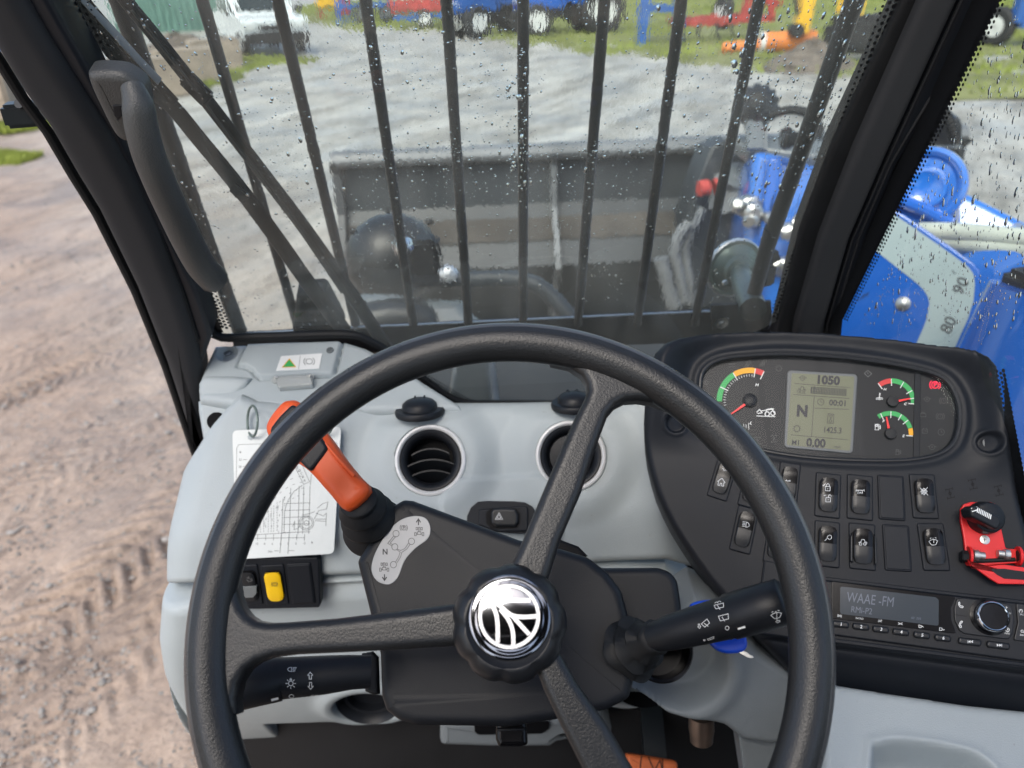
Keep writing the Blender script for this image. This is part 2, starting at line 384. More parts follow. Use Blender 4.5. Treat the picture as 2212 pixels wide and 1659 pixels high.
def sheet(pl, poly, hf=None, pitch=.002, R=.01, skirt=.02, edge_h=None):
    P = [tuple(q)[:2] for q in poly]; xs = [p[0] for p in P]; ys = [p[1] for p in P]
    u = np.arange(min(xs) - 2 * pitch, max(xs) + 2 * pitch, pitch); v = np.arange(min(ys) - 2 * pitch, max(ys) + 2 * pitch, pitch)
    U, V = np.meshgrid(u, v); d, bx, by = sdpoly(U, V, P)
    near = (d < pitch * .45) & (d > -pitch * 1.5); U = np.where(near, bx, U); V = np.where(near, by, V); dd = np.where(near, 0, d)
    Rv = R(U, V) if callable(R) else np.full(U.shape, R)
    q = np.clip(Rv - dd, 0, Rv); H = -(Rv - np.sqrt(np.maximum(Rv * Rv - q * q, 0)))
    if hf: H = H + hf(U, V, dd)
    o, x, y, n = [np.array(a) for a in (pl.o, pl.x, pl.y, pl.n)]
    X = o + U[..., None] * x + V[..., None] * y + H[..., None] * n
    ok = d > -pitch * 1.5
    idx = np.arange(U.size).reshape(U.shape); c = ok[:-1, :-1] & ok[1:, :-1] & ok[1:, 1:] & ok[:-1, 1:]
    core = (dd[:-1, :-1] + dd[1:, :-1] + dd[1:, 1:] + dd[:-1, 1:]) > 1e-9
    c &= core
    q = np.stack([idx[:-1, :-1], idx[:-1, 1:], idx[1:, 1:], idx[1:, :-1]], -1)[c]
    used = np.unique(q); mp = -np.ones(U.size, int); mp[used] = np.arange(len(used)); q = mp[q]; X = X.reshape(-1, 3)[used]
    # skirt
    e = np.concatenate([q[:, [0, 1]], q[:, [1, 2]], q[:, [2, 3]], q[:, [3, 0]]]); key = np.sort(e, 1)
    _, inv, cnt = np.unique(key, axis=0, return_inverse=True, return_counts=True); be = e[cnt[inv.ravel()] == 1]
    if skirt:
        bv = np.unique(be); m2 = {int(b): len(X) + i for i, b in enumerate(bv)}
        X = np.concatenate([X, X[bv] - n * skirt])
        sk = [(int(b), int(a), m2[int(a)], m2[int(b)]) for a, b in be]
    else: sk = []
    return X, [tuple(r) for r in q.tolist()] + sk
def fall(U, V, line, R):
    P = [tuple(q)[:2] for q in line]; best = np.full(U.shape, 1e9)
    for a, b in zip(P[:-1], P[1:]):
        ex, ey = b[0] - a[0], b[1] - a[1]; t = np.clip(((U - a[0]) * ex + (V - a[1]) * ey) / (ex * ex + ey * ey), 0, 1)
        best = np.minimum(best, np.hypot(U - a[0] - t * ex, V - a[1] - t * ey))
    q = np.clip(R - best, 0, R); return -(R - np.sqrt(np.maximum(R * R - q * q, 0)))
def G2(U, V, c, s): return np.exp(-((U - c[0]) ** 2 + (V - c[1]) ** 2) / (2 * s * s))
def sstep(a, b, x): t = np.clip((x - a) / (b - a), 0, 1); return t * t * (3 - 2 * t)
# ---------------------------------------------------------------- printed marks: laid on a surface by casting onto it
BV = {}
def bvh(o):
    if o.name not in BV:
        v, f = GEO[o.name]; BV[o.name] = BVHTree.FromPolygons([tuple(p) for p in v], [tuple(q) for q in f])
    return BV[o.name]
def cast(o, px, py, lift=.0003):
    d = ray(px, py).normalized(); h, n, i, t = bvh(o).ray_cast(EYE, d)
    if h is None: return None
    if n.dot(d) > 0: n = -n
    return h + n * lift
def ribbons(polys, w):
    V = []; Fc = []
    for pl_ in polys:
        p = [Vector(q[:2]) for q in pl_]; closed = (p[0] - p[-1]).length < 1e-4 and len(p) > 2
        if closed: p = p[:-1]
        N = len(p)
        if N < 2: continue
        k0 = len(V)
        for i in range(N):
            a = p[i - 1] if (i > 0 or closed) else None; c = p[(i + 1) % N] if (i < N - 1 or closed) else None
            e1 = (p[i] - a).normalized() if a is not None else None; e2 = (c - p[i]).normalized() if c is not None else None
            if e1 is None: e1 = e2
            if e2 is None: e2 = e1
            n1 = Vector((-e1.y, e1.x)); n2 = Vector((-e2.y, e2.x)); m = n1 + n2
            if m.length < 1e-4: m = n1
            m.normalize(); k = min(1.6, 1 / max(.3, m.dot(n1)))
            V.append(p[i] + m * w / 2 * k); V.append(p[i] - m * w / 2 * k)
        for i in range(N if closed else N - 1):
            j = (i + 1) % N; Fc.append((k0 + 2 * i, k0 + 2 * j, k0 + 2 * j + 1, k0 + 2 * i + 1))
    return V, Fc
def decal(target, vf, m, parent, name='symbol', lift=.0003, kind=None):
    V, Fc = vf; out = []; ok = []
    for p in V:
        h = cast(target, p[0], p[1], lift); ok.append(h is not None); out.append(h if h is not None else Vector((0, 0, 0)))
    Fc = [f for f in Fc if all(ok[i] for i in f)]
    if not Fc: return None
    used = sorted({i for f in Fc for i in f}); mp = {a: b for b, a in enumerate(used)}
    return obj(name, ([out[i] for i in used], [tuple(mp[i] for i in f) for f in Fc]), m, parent, kind=kind, smooth=0)
TC = {}
def textmesh(s, bold):
    if (s, bold) in TC: return TC[(s, bold)]
    c = bpy.data.curves.new('t', 'FONT'); c.body = s; c.size = 1; c.align_x = 'CENTER'; c.align_y = 'CENTER'; c.offset = bold; c.resolution_u = 3
    o = bpy.data.objects.new('t', c); COL.objects.link(o); dg = bpy.context.evaluated_depsgraph_get()
    me = bpy.data.meshes.new_from_object(o.evaluated_get(dg))
    V = [(v.co.x, v.co.y) for v in me.vertices]; Fc = [tuple(p.vertices) for p in me.polygons]
    bpy.data.objects.remove(o); bpy.data.meshes.remove(me); bpy.data.curves.remove(c)
    ys = [v[1] for v in V]; xs = [v[0] for v in V]; cy = (min(ys) + max(ys)) / 2; cx = (min(xs) + max(xs)) / 2; hh = max(ys) - min(ys)
    TC[(s, bold)] = ([((x - cx) / hh, (y - cy) / hh) for x, y in V], Fc); return TC[(s, bold)]
def text(s, cx, cy, h, rot=0, sx=1, bold=0, slant=0):
    """text geometry in picture coordinates; h is the height of the drawn letters"""
    V, Fc = textmesh(s, bold); c, q = math.cos(R_(rot)), math.sin(R_(rot)); out = []
    for x, y in V:
        x = (x + y * slant) * sx * h; y = y * h; out.append((cx + x * c - y * q, cy - x * q - y * c))
    return out, Fc
def circ(cx=0, cy=0, r=1, a0=0, a1=360, n=20, ry=None):
    ry = ry or r
    return [(cx + r * math.cos(R_(a0 + (a1 - a0) * k / n)), cy + ry * math.sin(R_(a0 + (a1 - a0) * k / n))) for k in range(n + 1)]
def rect(x0, y0, x1, y1): return [(x0, y0), (x1, y0), (x1, y1), (x0, y1), (x0, y0)]
IC = {
 'house': [[(-1, 0), (0, 1), (1, 0)], [(-.7, .1), (-.7, -.9), (-.2, -.9), (-.2, -.3), (.2, -.3), (.2, -.9), (.7, -.9), (.7, .1)]],
 'bucketup': [[(-.8, .5), (-.3, .9), (-.1, .4), (-.8, .5)], [(0, -.6), (.9, -.2), (.6, .3), (.2, .1)], [(-.9, 0), (-.2, -.7)]],
 'lock': [rect(-.5, -.9, .6, .1), circ(.05, .1, .38, 0, 180, 10, .7), [(.05, -.25), (.05, -.55)], [(-1, .2), (-.75, .6), (-.5, .75)], [(-1, .2), (-1.15, .5)]],
 'unlock': [rect(-.5, -.9, .6, .1), circ(.45, .1, .38, 30, 180, 10, .7), [(.05, -.25), (.05, -.55)], [(-1, .6), (-.75, .6), (-.5, .75)]],
 'axle': [[(-.9, .7), (.9, .7)], [(-.4, .7), (-.7, -.9)], [(.4, .7), (.7, -.9)], [(0, .3), (0, -.9)], [(-.25, -.1), (0, .35), (.25, -.1)], [(-.9, .9), (-.9, .4)], [(.9, .9), (.9, .4)]],
 'gearx': [circ(0, 0, .62), circ(0, 0, .35), [(-.9, -.9), (.9, .9)], [(-.9, .9), (.9, -.9)]] + [[(.62 * math.cos(a), .62 * math.sin(a)), (.85 * math.cos(a), .85 * math.sin(a))] for a in [k * math.pi / 4 for k in range(8)]],
 'gear': [circ(0, 0, .6)] + [[(.6 * math.cos(a), .6 * math.sin(a)), (.9 * math.cos(a), .9 * math.sin(a))] for a in [k * math.pi / 5 for k in range(10)]],
 'lamp': [[(0, .8), (.4, .7), (.75, .3), (.75, -.1), (.4, -.35), (0, -.45), (0, .8)], [(-.2, .8), (-.9, .8)], [(-.2, .45), (-.9, .45)], [(-.2, .1), (-.9, .1)], [(-.2, -.25), (-.9, -.25)], [(.2, -.4), (.3, -1), (.7, -1)]],
 'worklamp': [[(-.1, .3), (.1, .8), (.5, .95), (.85, .7), (.8, .2), (.45, 0), (-.1, .3)], [(-.2, .2), (-1, -.8)], [(0, .05), (-.7, -.9)], [(.2, -.05), (-.3, -.9)], [(.4, -.1), (.1, -.9)]],
 'vehicle': [circ(-.45, -.35, .28, n=10), circ(.45, -.35, .28, n=10), [(-.9, 0), (-.4, .1), (-.2, .6), (.35, .6), (.5, .1), (.9, 0), (.9, -.3)], [(-1, -.9), (1, -.9)], [(-1.1, -.2), (-1.1, -.7)]],
 'wiper': [[(-.95, .25), (-.5, .5), (0, .6), (.5, .5), (.95, .25), (.45, -.6), (-.45, -.6), (-.95, .25)], [(-.1, -.9), (.15, .5)], [(-.7, .8), (-.4, 1)], [(.7, .8), (.4, 1)], [(-.1, .85), (.1, .85)]],
 'rearwiper': [[(-.9, .6), (.9, .6), (.75, -.5), (-.75, -.5), (-.9, .6)], [(0, -.9), (-.3, .3)]],
 'washer': [[(-.9, .4), (.9, .4), (.75, -.5), (-.75, -.5), (-.9, .4)], [(0, -.9), (-.3, .3)], circ(-.4, .75, .25, 0, 180, 6), circ(.2, .75, .3, 0, 180, 6)],
 'battery': [rect(-.7, -.6, .7, .5), [(-.4, .5), (-.4, .8)], [(.4, .5), (.4, .8)], [(-.45, 0), (-.1, 0)], [(.1, 0), (.5, 0)], [(.3, .2), (.3, -.2)]],
 'hazard': [[(-1, -.8), (0, 1), (1, -.8), (-1, -.8)], [(-.55, -.5), (0, .45), (.55, -.5), (-.55, -.5)]],
 'park': [circ(0, 0, .6), circ(0, 0, .95, 130, 230, 8), circ(0, 0, .95, -50, 50, 8), [(-.15, -.4), (-.15, .4), (.15, .35), (.25, .15), (.1, -.02), (-.15, -.02)]],
 'brake': [circ(0, 0, .55), circ(0, 0, .9, 130, 230, 8), circ(0, 0, .9, -50, 50, 8), [(0, .3), (0, -.1)], [(0, -.25), (0, -.32)]],
 'oil': [circ(0, 0, .55), [(-1, .1), (-.55, .1)], [(1, .1), (.55, .1)], [(0, .3), (-.15, -.1), (.15, -.1), (0, .3)]],
 'engine': [[(-.6, .4), (.6, .4), (.7, -.4), (-.7, -.4), (-.6, .4)], [(-.3, .4), (-.3, .7), (.3, .7), (.3, .4)], [(-.9, .1), (-.65, .1)]],
 'hourglass': [rect(-.6, -.95, .6, .95), [(-.35, .7), (.35, .7), (-.35, -.7), (.35, -.7), (-.35, .7)]],
 'fuel': [rect(-.5, -.8, .4, .8), rect(-.3, .2, .2, .6), [(.4, .2), (.75, .2), (.75, -.5), (1, -.5), (1, .4), (.7, .7)], [(-.7, -.8), (.6, -.8)]],
 'temp': [[(0, 1), (0, -.2)], [(0, .8), (.4, .8)], [(0, .4), (.4, .4)], circ(0, -.35, .18, n=8), [(-1, -.6), (-.5, -.45), (0, -.65), (.5, -.45), (1, -.6)], [(-1, -.95), (-.5, -.8), (0, -1), (.5, -.8), (1, -.95)]],
 'clock': [circ(0, 0, .8), [(0, .5), (0, 0), (.4, 0)]],
 'bulb': [circ(0, 0, .42, n=12)] + [[(.58 * math.cos(a), .58 * math.sin(a)), (.95 * math.cos(a), .95 * math.sin(a))] for a in [k * math.pi / 4 for k in range(8)]] + [[(-.15, .4), (-.15, .75), (.15, .75), (.15, .4)]],
 'beam': [[(-.9, 0), (-.6, .55), (-.1, .7), (-.1, -.7), (-.6, -.55), (-.9, 0)], [(.1, .6), (.9, .6)], [(.1, .2), (.8, .2)], [(.1, -.2), (.7, -.2)], [(.1, -.6), (.6, -.6)]],
 'arrowup': [[(0, 1), (.7, .2), (.3, .2), (.3, -.8), (-.3, -.8), (-.3, .2), (-.7, .2), (0, 1)]],
 'axle2': [[(-.6, .9), (.6, .9)], [(-.6, -.9), (.6, -.9)], [(0, .9), (0, -.9)], [(-.7, 1.1), (-.7, .6)], [(.7, 1.1), (.7, .6)], [(-.7, -1.1), (-.7, -.6)], [(.7, -1.1), (.7, -.6)], circ(0, 0, .25, n=8)],
 'tractor': [rect(-.35, -.5, .35, .05), rect(-.95, -.75, -.6, -.1), rect(.6, -.75, .95, -.1), [(-.15, .05), (-.15, 1), (.15, 1), (.15, .05)], rect(-.65, .45, -.35, .95), rect(.35, .45, .65, .95), [(-.35, -.4), (-.6, -.4)], [(.35, -.4), (.6, -.4)]],
 'boomicon': [[(-1, -.4), (-.6, .6), (.2, .2), (.2, -.5), (-1, -.4)], [(.2, .2), (.9, .7)], [(-1, -.9), (1, -.9)]],
 'phone': [[(-.8, .6), (-.5, .8), (-.3, .3), (-.5, .1), (0, -.5), (.3, -.4), (.7, -.7), (.4, -1), (-.3, -.8), (-.8, 0), (-.8, .6)]],
 'note': [[(-.4, -.7), (0, -.6), (0, .9), (.5, .6)], circ(-.25, -.6, .25, n=8)],
 'magn': [circ(-.1, .1, .5, n=12), [(.25, -.25), (.7, -.7)]],
 'horn': [[(-.9, -.3), (-.4, -.3), (.2, -.7), (.2, .7), (-.4, .3), (-.9, .3), (-.9, -.3)], circ(.3, 0, .35, -80, 80, 6)],
 'flow': [[(-.9, .3), (.9, .3), (.5, .7)], [(.9, -.3), (-.9, -.3), (-.5, -.7)]],
}
def icon(n, cx, cy, s, rot=0, sy=1, shear=0):
    c, q = math.cos(R_(rot)), math.sin(R_(rot)); out = []
    for p in IC[n]:
        out.append([(cx + ((x + y * shear) * c - y * sy * q) * s, cy - ((x + y * shear) * q + y * sy * c) * s) for x, y in p])
    return out
def resub(polys, L=6):
    out = []
    for p in polys:
        r = [Vector(p[0][:2])]
        for a, b in zip(p[:-1], p[1:]):
            a = Vector(a[:2]); b = Vector(b[:2]); n = max(1, int((b - a).length / L))
            for k in range(1, n + 1): r.append(a + (b - a) * k / n)
        out.append(r)
    return out
def polyfan(pts):
    return [tuple(p) for p in pts], [tuple(range(len(pts)))]
def gridfill(pts_a, pts_b):
    """strip between two picture polylines with the same count"""
    V = []; Fc = []
    for a, b in zip(pts_a, pts_b): V += [a, b]
    for i in range(len(pts_a) - 1): Fc.append((2 * i, 2 * i + 1, 2 * i + 3, 2 * i + 2))
    return V, Fc

# ================================================================ PLANES OF THE CAB
PW = Pl(wp(1099.4, 1352, .48), CR @ Vector((-.0089, .2817, .9594)))          # steering wheel
PD = Pl(wp(930, 994, .86), nrm(38))                                          # dash face
PB = Pl(wp(1090, 1380, .59), CR @ Vector((-.0089, .2817, .9594)))            # column cowl face
PT = Pl(wp(620, 868, .87), nrm(64))                                          # lid shelf
PC = Pl(wp(1800, 1050, .72), nrm(46, 15))                                    # instrument console
_g = wp(620, 738, .925); RK = R_(20.6)
PG = Pl(_g, Vector((0, -math.cos(RK), -math.sin(RK))))                       # windscreen
_s = PG.P(1900, 420)
PS = Pl(_s, Vector((-1, -.18, -.05)))                                        # right side window
# ================================================================ GROUND
def gpt(px, py, z=0):
    d = ray(px, py); t = (z - EYE.z) / d.z; return EYE + d * t
def hnoise(X, Y, s, seed):
    r = np.random.default_rng(seed); T = r.random((64, 64)); x = X / s; y = Y / s
    i = np.floor(x).astype(int); j = np.floor(y).astype(int); fx = x - i; fy = y - j
    fx = fx * fx * (3 - 2 * fx); fy = fy * fy * (3 - 2 * fy); g = lambda a, b: T[a % 64, b % 64]
    return (g(i, j) * (1 - fx) + g(i + 1, j) * fx) * (1 - fy) + (g(i, j + 1) * (1 - fx) + g(i + 1, j + 1) * fx) * fy - .5
def axis(segs):
    o = [segs[0][0]]
    for a, b, st in segs:
        n = max(1, int(round((b - a) / st))); o += list(np.linspace(a, b, n + 1)[1:])
    return np.array(o)
gx = axis([(-400, -60, 20), (-60, -12, 1.2), (-12, -4.2, .12), (-4.2, -.2, .011), (-.2, 14, .14), (14, 60, 1.2), (60, 400, 20)])
gy = axis([(-300, -20, 20), (-20, -.5, .6), (-.5, .6, .05), (.6, 5.2, .011), (5.2, 9, .05), (9, 34, .14), (34, 90, 1.0), (90, 500, 25)])
X, Y = np.meshgrid(gx, gy)
def rotc(X, Y, a): c, s = math.cos(a), math.sin(a); return X * c + Y * s, -X * s + Y * c
Z = hnoise(X, Y, 1.3, 1) * .05 + hnoise(X, Y, .45, 2) * .02 + hnoise(X, Y, .16, 3) * .013
near = np.exp(-np.maximum(0, np.abs(Y - 3) - 3) / 1.5) * np.exp(-np.maximum(0, np.abs(X + 2.2) - 2.2) / 1.5)
Z += near * (hnoise(X, Y, .07, 4) * .012 + hnoise(X, Y, .028, 5) * .006)
def track(Z, x0, y0, ang, w, dep, lug=.12, ph=0, soft=1):
    A, B = rotc(X - x0, Y - y0, ang)                 # A across, B along
    m = np.exp(-(A / (w / 2)) ** 8); wob = hnoise(X, Y, .5, 17)
    ch = np.abs(A) * .9 + B + ph; fr = np.mod(ch / lug, 1)
    lugm = sstep(.12, .26, fr) * (1 - sstep(.62, .78, fr)) * sstep(.015, .04, np.abs(A))
    amp = np.clip(.55 + wob * 1.5, .1, 1) * soft
    return Z + near * m * (-dep * .6 + dep * lugm * amp * 1.5)
p0 = gpt(150, 1300); p1 = gpt(400, 1080); ang = math.atan2(p1.y - p0.y, p1.x - p0.x) - math.pi / 2
Z = track(Z, p0.x, p0.y, ang, .36, .027, .105)
q0 = gpt(120, 800); Z = track(Z, q0.x, q0.y, ang - .25, .3, .02, .08, soft=.9)
q0 = gpt(200, 1500); Z = track(Z, q0.x, q0.y, ang + .03, .26, .024, .095, soft=1)
A, B = rotc(X - q0.x, Y - q0.y, ang + .03); Z -= near * .02 * np.exp(-((A + .3) / .12) ** 2)
q0 = gpt(60, 1600); Z = track(Z, q0.x, q0.y, ang + .12, .3, .012, .09, soft=.8)
q0 = gpt(300, 900); Z = track(Z, q0.x, q0.y, ang - .12, .34, .010, .09, soft=.7)
q0 = gpt(200, 700); Z = track(Z, q0.x, q0.y, ang - .2, .34, .010, .09, soft=.6)
A, B = rotc(X, Y, ang - .05); Z += near * (np.sin(A * 95 + hnoise(X, Y, .4, 8) * 8) * .0022 * (hnoise(X, Y, .6, 9) > 0))
A, B = rotc(X, Y, R_(-38)); Z += hnoise(A, B * .12, .22, 10) * .045 * sstep(4, 9, Y) * (1 - sstep(22, 30, Y))
V = np.stack([X, Y, Z - .02], -1).reshape(-1, 3); ny, nx = X.shape; idx = np.arange(nx * ny).reshape(ny, nx)
Q = np.stack([idx[:-1, :-1], idx[:-1, 1:], idx[1:, 1:], idx[1:, :-1]], -1).reshape(-1, 4)
def ground_mat():
    m = bpy.data.materials.new('wet_gravel_and_mud'); m.use_nodes = True; t = m.node_tree; b = t.nodes['Principled BSDF']; L = t.links.new
    g = t.nodes.new('ShaderNodeNewGeometry')
    def noise(s, det=6, rough=.6, sc=None):
        n = t.nodes.new('ShaderNodeTexNoise'); n.inputs['Scale'].default_value = s; n.inputs['Detail'].default_value = det; n.inputs['Roughness'].default_value = rough
        if sc:
            mp = t.nodes.new('ShaderNodeMapping'); mp.vector_type = 'TEXTURE'; mp.inputs['Scale'].default_value = sc[0]; mp.inputs['Rotation'].default_value = (0, 0, sc[1]); L(g.outputs['Position'], mp.inputs[0]); L(mp.outputs[0], n.inputs['Vector'])
        else: L(g.outputs['Position'], n.inputs['Vector'])
        return n.outputs[0]
    def ramp(src, els):
        r = t.nodes.new('ShaderNodeValToRGB'); e = r.color_ramp.elements
        e[0].position, e[0].color = els[0][0], (*els[0][1], 1); e[1].position, e[1].color = els[-1][0], (*els[-1][1], 1)
        for p, c in els[1:-1]: k = e.new(p); k.color = (*c, 1)
        L(src, r.inputs[0]); return r.outputs[0]
    def mix(f, a, c):
        x = t.nodes.new('ShaderNodeMix'); x.data_type = 'RGBA'
        if isinstance(f, float): x.inputs[0].default_value = f
        else: L(f, x.inputs[0])
        L(a, x.inputs[6]); L(c, x.inputs[7]); return x.outputs[2]
    mud = ramp(noise(1.3, 8, .7, ((1, 3.5, 1), ang)), [(.3, (.205, .152, .114)), (.5, (.30, .23, .178)), (.75, (.385, .308, .245))])
    grav = ramp(noise(1.7, 9, .72, ((1, 4, 1), R_(-32))), [(.3, (.12, .115, .095)), (.42, (.26, .25, .215)), (.52, (.38, .37, .325)), (.68, (.52, .51, .455))])
    sx = t.nodes.new('ShaderNodeSeparateXYZ'); L(g.outputs['Position'], sx.inputs[0])
    ma = t.nodes.new('ShaderNodeMath'); ma.operation = 'ADD'; L(sx.outputs[1], ma.inputs[0])
    mb = t.nodes.new('ShaderNodeMath'); mb.operation = 'MULTIPLY_ADD'; mb.inputs[1].default_value = 4; mb.inputs[2].default_value = -2; L(noise(.5), mb.inputs[0]); L(mb.outputs[0], ma.inputs[1])
    mxx = t.nodes.new('ShaderNodeMath'); mxx.operation = 'MULTIPLY_ADD'; mxx.inputs[1].default_value = 1.5; L(sx.outputs[0], mxx.inputs[0]); L(ma.outputs[0], mxx.inputs[2]); ma = mxx
    mr = t.nodes.new('ShaderNodeMapRange'); mr.inputs[1].default_value = .5; mr.inputs[2].default_value = 6.5; L(ma.outputs[0], mr.inputs[0])
    col = mix(mr.outputs[0], mud, grav)
    sp = ramp(noise(55, 4, .6), [(.3, (.62, .6, .58)), (.5, (1, 1, 1)), (.72, (1.12, 1.12, 1.12))])
    mu = t.nodes.new('ShaderNodeMix'); mu.data_type = 'RGBA'; mu.blend_type = 'MULTIPLY'; mu.inputs[0].default_value = .7; L(col, mu.inputs[6]); L(sp, mu.inputs[7])
    st = ramp(noise(11, 5, .65, ((1, 3.2, 1), ang)), [(.34, (.55, .53, .52)), (.46, (1, 1, 1)), (.7, (1.1, 1.1, 1.1))])
    m3 = t.nodes.new('ShaderNodeMix'); m3.data_type = 'RGBA'; m3.blend_type = 'MULTIPLY'; m3.inputs[0].default_value = .6; L(mu.outputs[2], m3.inputs[6]); L(st, m3.inputs[7]); mu = m3
    wet = ramp(noise(.9, 6, .6), [(.44, (0, 0, 0)), (.62, (1, 1, 1))])
    dk = t.nodes.new('ShaderNodeMix'); dk.data_type = 'RGBA'; dk.blend_type = 'MULTIPLY'; dk.inputs[7].default_value = (.78, .8, .83, 1)
    ws = t.nodes.new('ShaderNodeMath'); ws.operation = 'MULTIPLY'; ws.inputs[1].default_value = .8; L(wet, ws.inputs[0]); L(ws.outputs[0], dk.inputs[0]); L(mu.outputs[2], dk.inputs[6])
    L(dk.outputs[2], b.inputs['Base Color'])
    rr = t.nodes.new('ShaderNodeMapRange'); rr.inputs[3].default_value = .75; rr.inputs[4].default_value = .42; L(wet, rr.inputs[0]); L(rr.outputs[0], b.inputs['Roughness'])
    bu = t.nodes.new('ShaderNodeBump'); bu.inputs['Distance'].default_value = .012; L(noise(38, 6, .65), bu.inputs['Height']); L(bu.outputs[0], b.inputs['Normal'])
    return m
obj('ground', (V, Q), ground_mat(), kind='structure', smooth=0)
def gz(x, y): return -.02
# loose stones on the near mud
def stones():
    V = []; Fc = []
    for i in range(5200):
        p = gpt(random.uniform(-60, 430), random.uniform(200, 1700)) if i % 3 else Vector((random.uniform(-4, 6), random.uniform(6, 18), 0))
        dist = p.length; s = random.uniform(.0022, .0075) * (1 + .12 * dist) * (2 if random.random() < .04 else 1)
        b = len(V); n = 5
        for k in range(n):
            a = k * 2 * math.pi / n + random.random(); V.append((p.x + s * math.cos(a) * random.uniform(.7, 1.3), p.y + s * math.sin(a) * random.uniform(.7, 1.3), -.015))
        V.append((p.x, p.y, -.015 + s * random.uniform(.5, 1)))
        for k in range(n): Fc.append((b + k, b + (k + 1) % n, b + n))
    return V, Fc
M['stone'] = mat('yard_stones', (.2, .19, .175), .8, var=.5, vscale=9)
obj('loose_stones', stones(), 'stone', label='small loose grey stones scattered over the muddy yard', cat='stones', kind='stuff', smooth=0)
# grass (nobody could count it)
def inpoly(x, y, poly):
    ins = np.zeros(x.shape, bool); P = [(p[0], p[1]) for p in poly]
    for (ax, ay), (bx, by) in zip(P, P[1:] + P[:1]):
        ins ^= ((ay > y) != (by > y)) & (x < (bx - ax) * (y - ay) / ((by - ay) or 1e-9) + ax)
    return ins
def grass(name, regions, label):
    VV = []; k = 0
    for poly, n, h in regions:
        P = [(p.x, p.y) for p in poly]; xs = [p[0] for p in P]; ys = [p[1] for p in P]
        x = rng.uniform(min(xs), max(xs), n); y = rng.uniform(min(ys), max(ys), n); jx = hnoise(x, y, 1.1, 21) * 1.6; m = inpoly(x + jx, y + jx * .7, P)
        den = hnoise(x, y, .9, 22) > -.3; m &= den; x = x[m]; y = y[m]
        for s in range(2):
            a = rng.uniform(0, 6.28, len(x)); hh = h * rng.uniform(.4, 1.25, len(x)) * (1 + hnoise(x, y, 1.7, 23)); w = h * .2
            lx = rng.normal(0, .4, len(x)) * hh; ly = rng.normal(0, .4, len(x)) * hh
            c = np.cos(a) * w; d = np.sin(a) * w
            VV.append(np.stack([np.stack([x - c, y - d, np.full(len(x), -.03)], -1), np.stack([x + c, y + d, np.full(len(x), -.03)], -1), np.stack([x + lx, y + ly, hh], -1)], 1))
    V = np.concatenate(VV).reshape(-1, 3); Fc = np.arange(len(V)).reshape(-1, 3)
    obj(name, (V, Fc), 'grass', label=label, cat='grass', kind='stuff', smooth=0)
M['turf'] = mat('turf_soil', (.17, .18, .065), .9, var=.4, vscale=.7)
def turf(poly, z=.006):
    """low turf mounds under the blades"""
    P = [(p.x, p.y) for p in poly]; return P
far = [gpt(655, 48), gpt(760, 62), gpt(930, 66), gpt(1040, 72), gpt(1100, 88), gpt(1230, 112), gpt(1400, 126), gpt(1560, 142), gpt(1690, 158), gpt(1800, 168), gpt(1880, 190), gpt(2040, 215), gpt(2260, 205)]
farp = far + [Vector((46, 30, 0)), Vector((70, 75, 0)), Vector((-12, 75, 0)), Vector((-12, 40, 0))]
lft = [gpt(330, 205), gpt(420, 195), gpt(560, 150), gpt(690, 128), gpt(560, 122), gpt(440, 138), gpt(330, 170)]
l1 = [gpt(-200, 372), gpt(10, 368), gpt(60, 342), gpt(95, 318), gpt(50, 310), gpt(-200, 330)]
l2 = [gpt(-120, 292), gpt(60, 280), gpt(130, 262), gpt(110, 228), gpt(20, 238), gpt(-120, 250)]
grass('grass', [(farp, 150000, .13), (lft, 16000, .09), (l1, 16000, .06), (l2, 14000, .08)], 'bright green rough grass growing along the edges of the yard')
for i, pl_ in enumerate([farp, lft]):
    P = [(p[0], p[1]) for p in pl_]; xs = [p[0] for p in P]; ys = [p[1] for p in P]
    st = .5; u = np.arange(min(xs), max(xs), st); v = np.arange(min(ys), max(ys), st); U, Vv = np.meshgrid(u, v)
    d, bx, by = sdpoly(U, Vv, P); Hh = -.06 + .075 * sstep(-.1, 1.2, d + hnoise(U, Vv, 1.5, 30) * 1.5) + hnoise(U, Vv, 2.2, 31) * .05 * (d > .5)
    ok = d > -.8; ix = np.arange(U.size).reshape(U.shape); c = ok[:-1, :-1] & ok[1:, :-1] & ok[1:, 1:] & ok[:-1, 1:]
    q = np.stack([ix[:-1, :-1], ix[:-1, 1:], ix[1:, 1:], ix[1:, :-1]], -1)[c]
    us = np.unique(q); mp = -np.ones(U.size, int); mp[us] = np.arange(len(us))
    obj('grass_bank', (np.stack([U, Vv, Hh], -1).reshape(-1, 3)[us], mp[q]), 'turf', kind='structure', smooth=0)
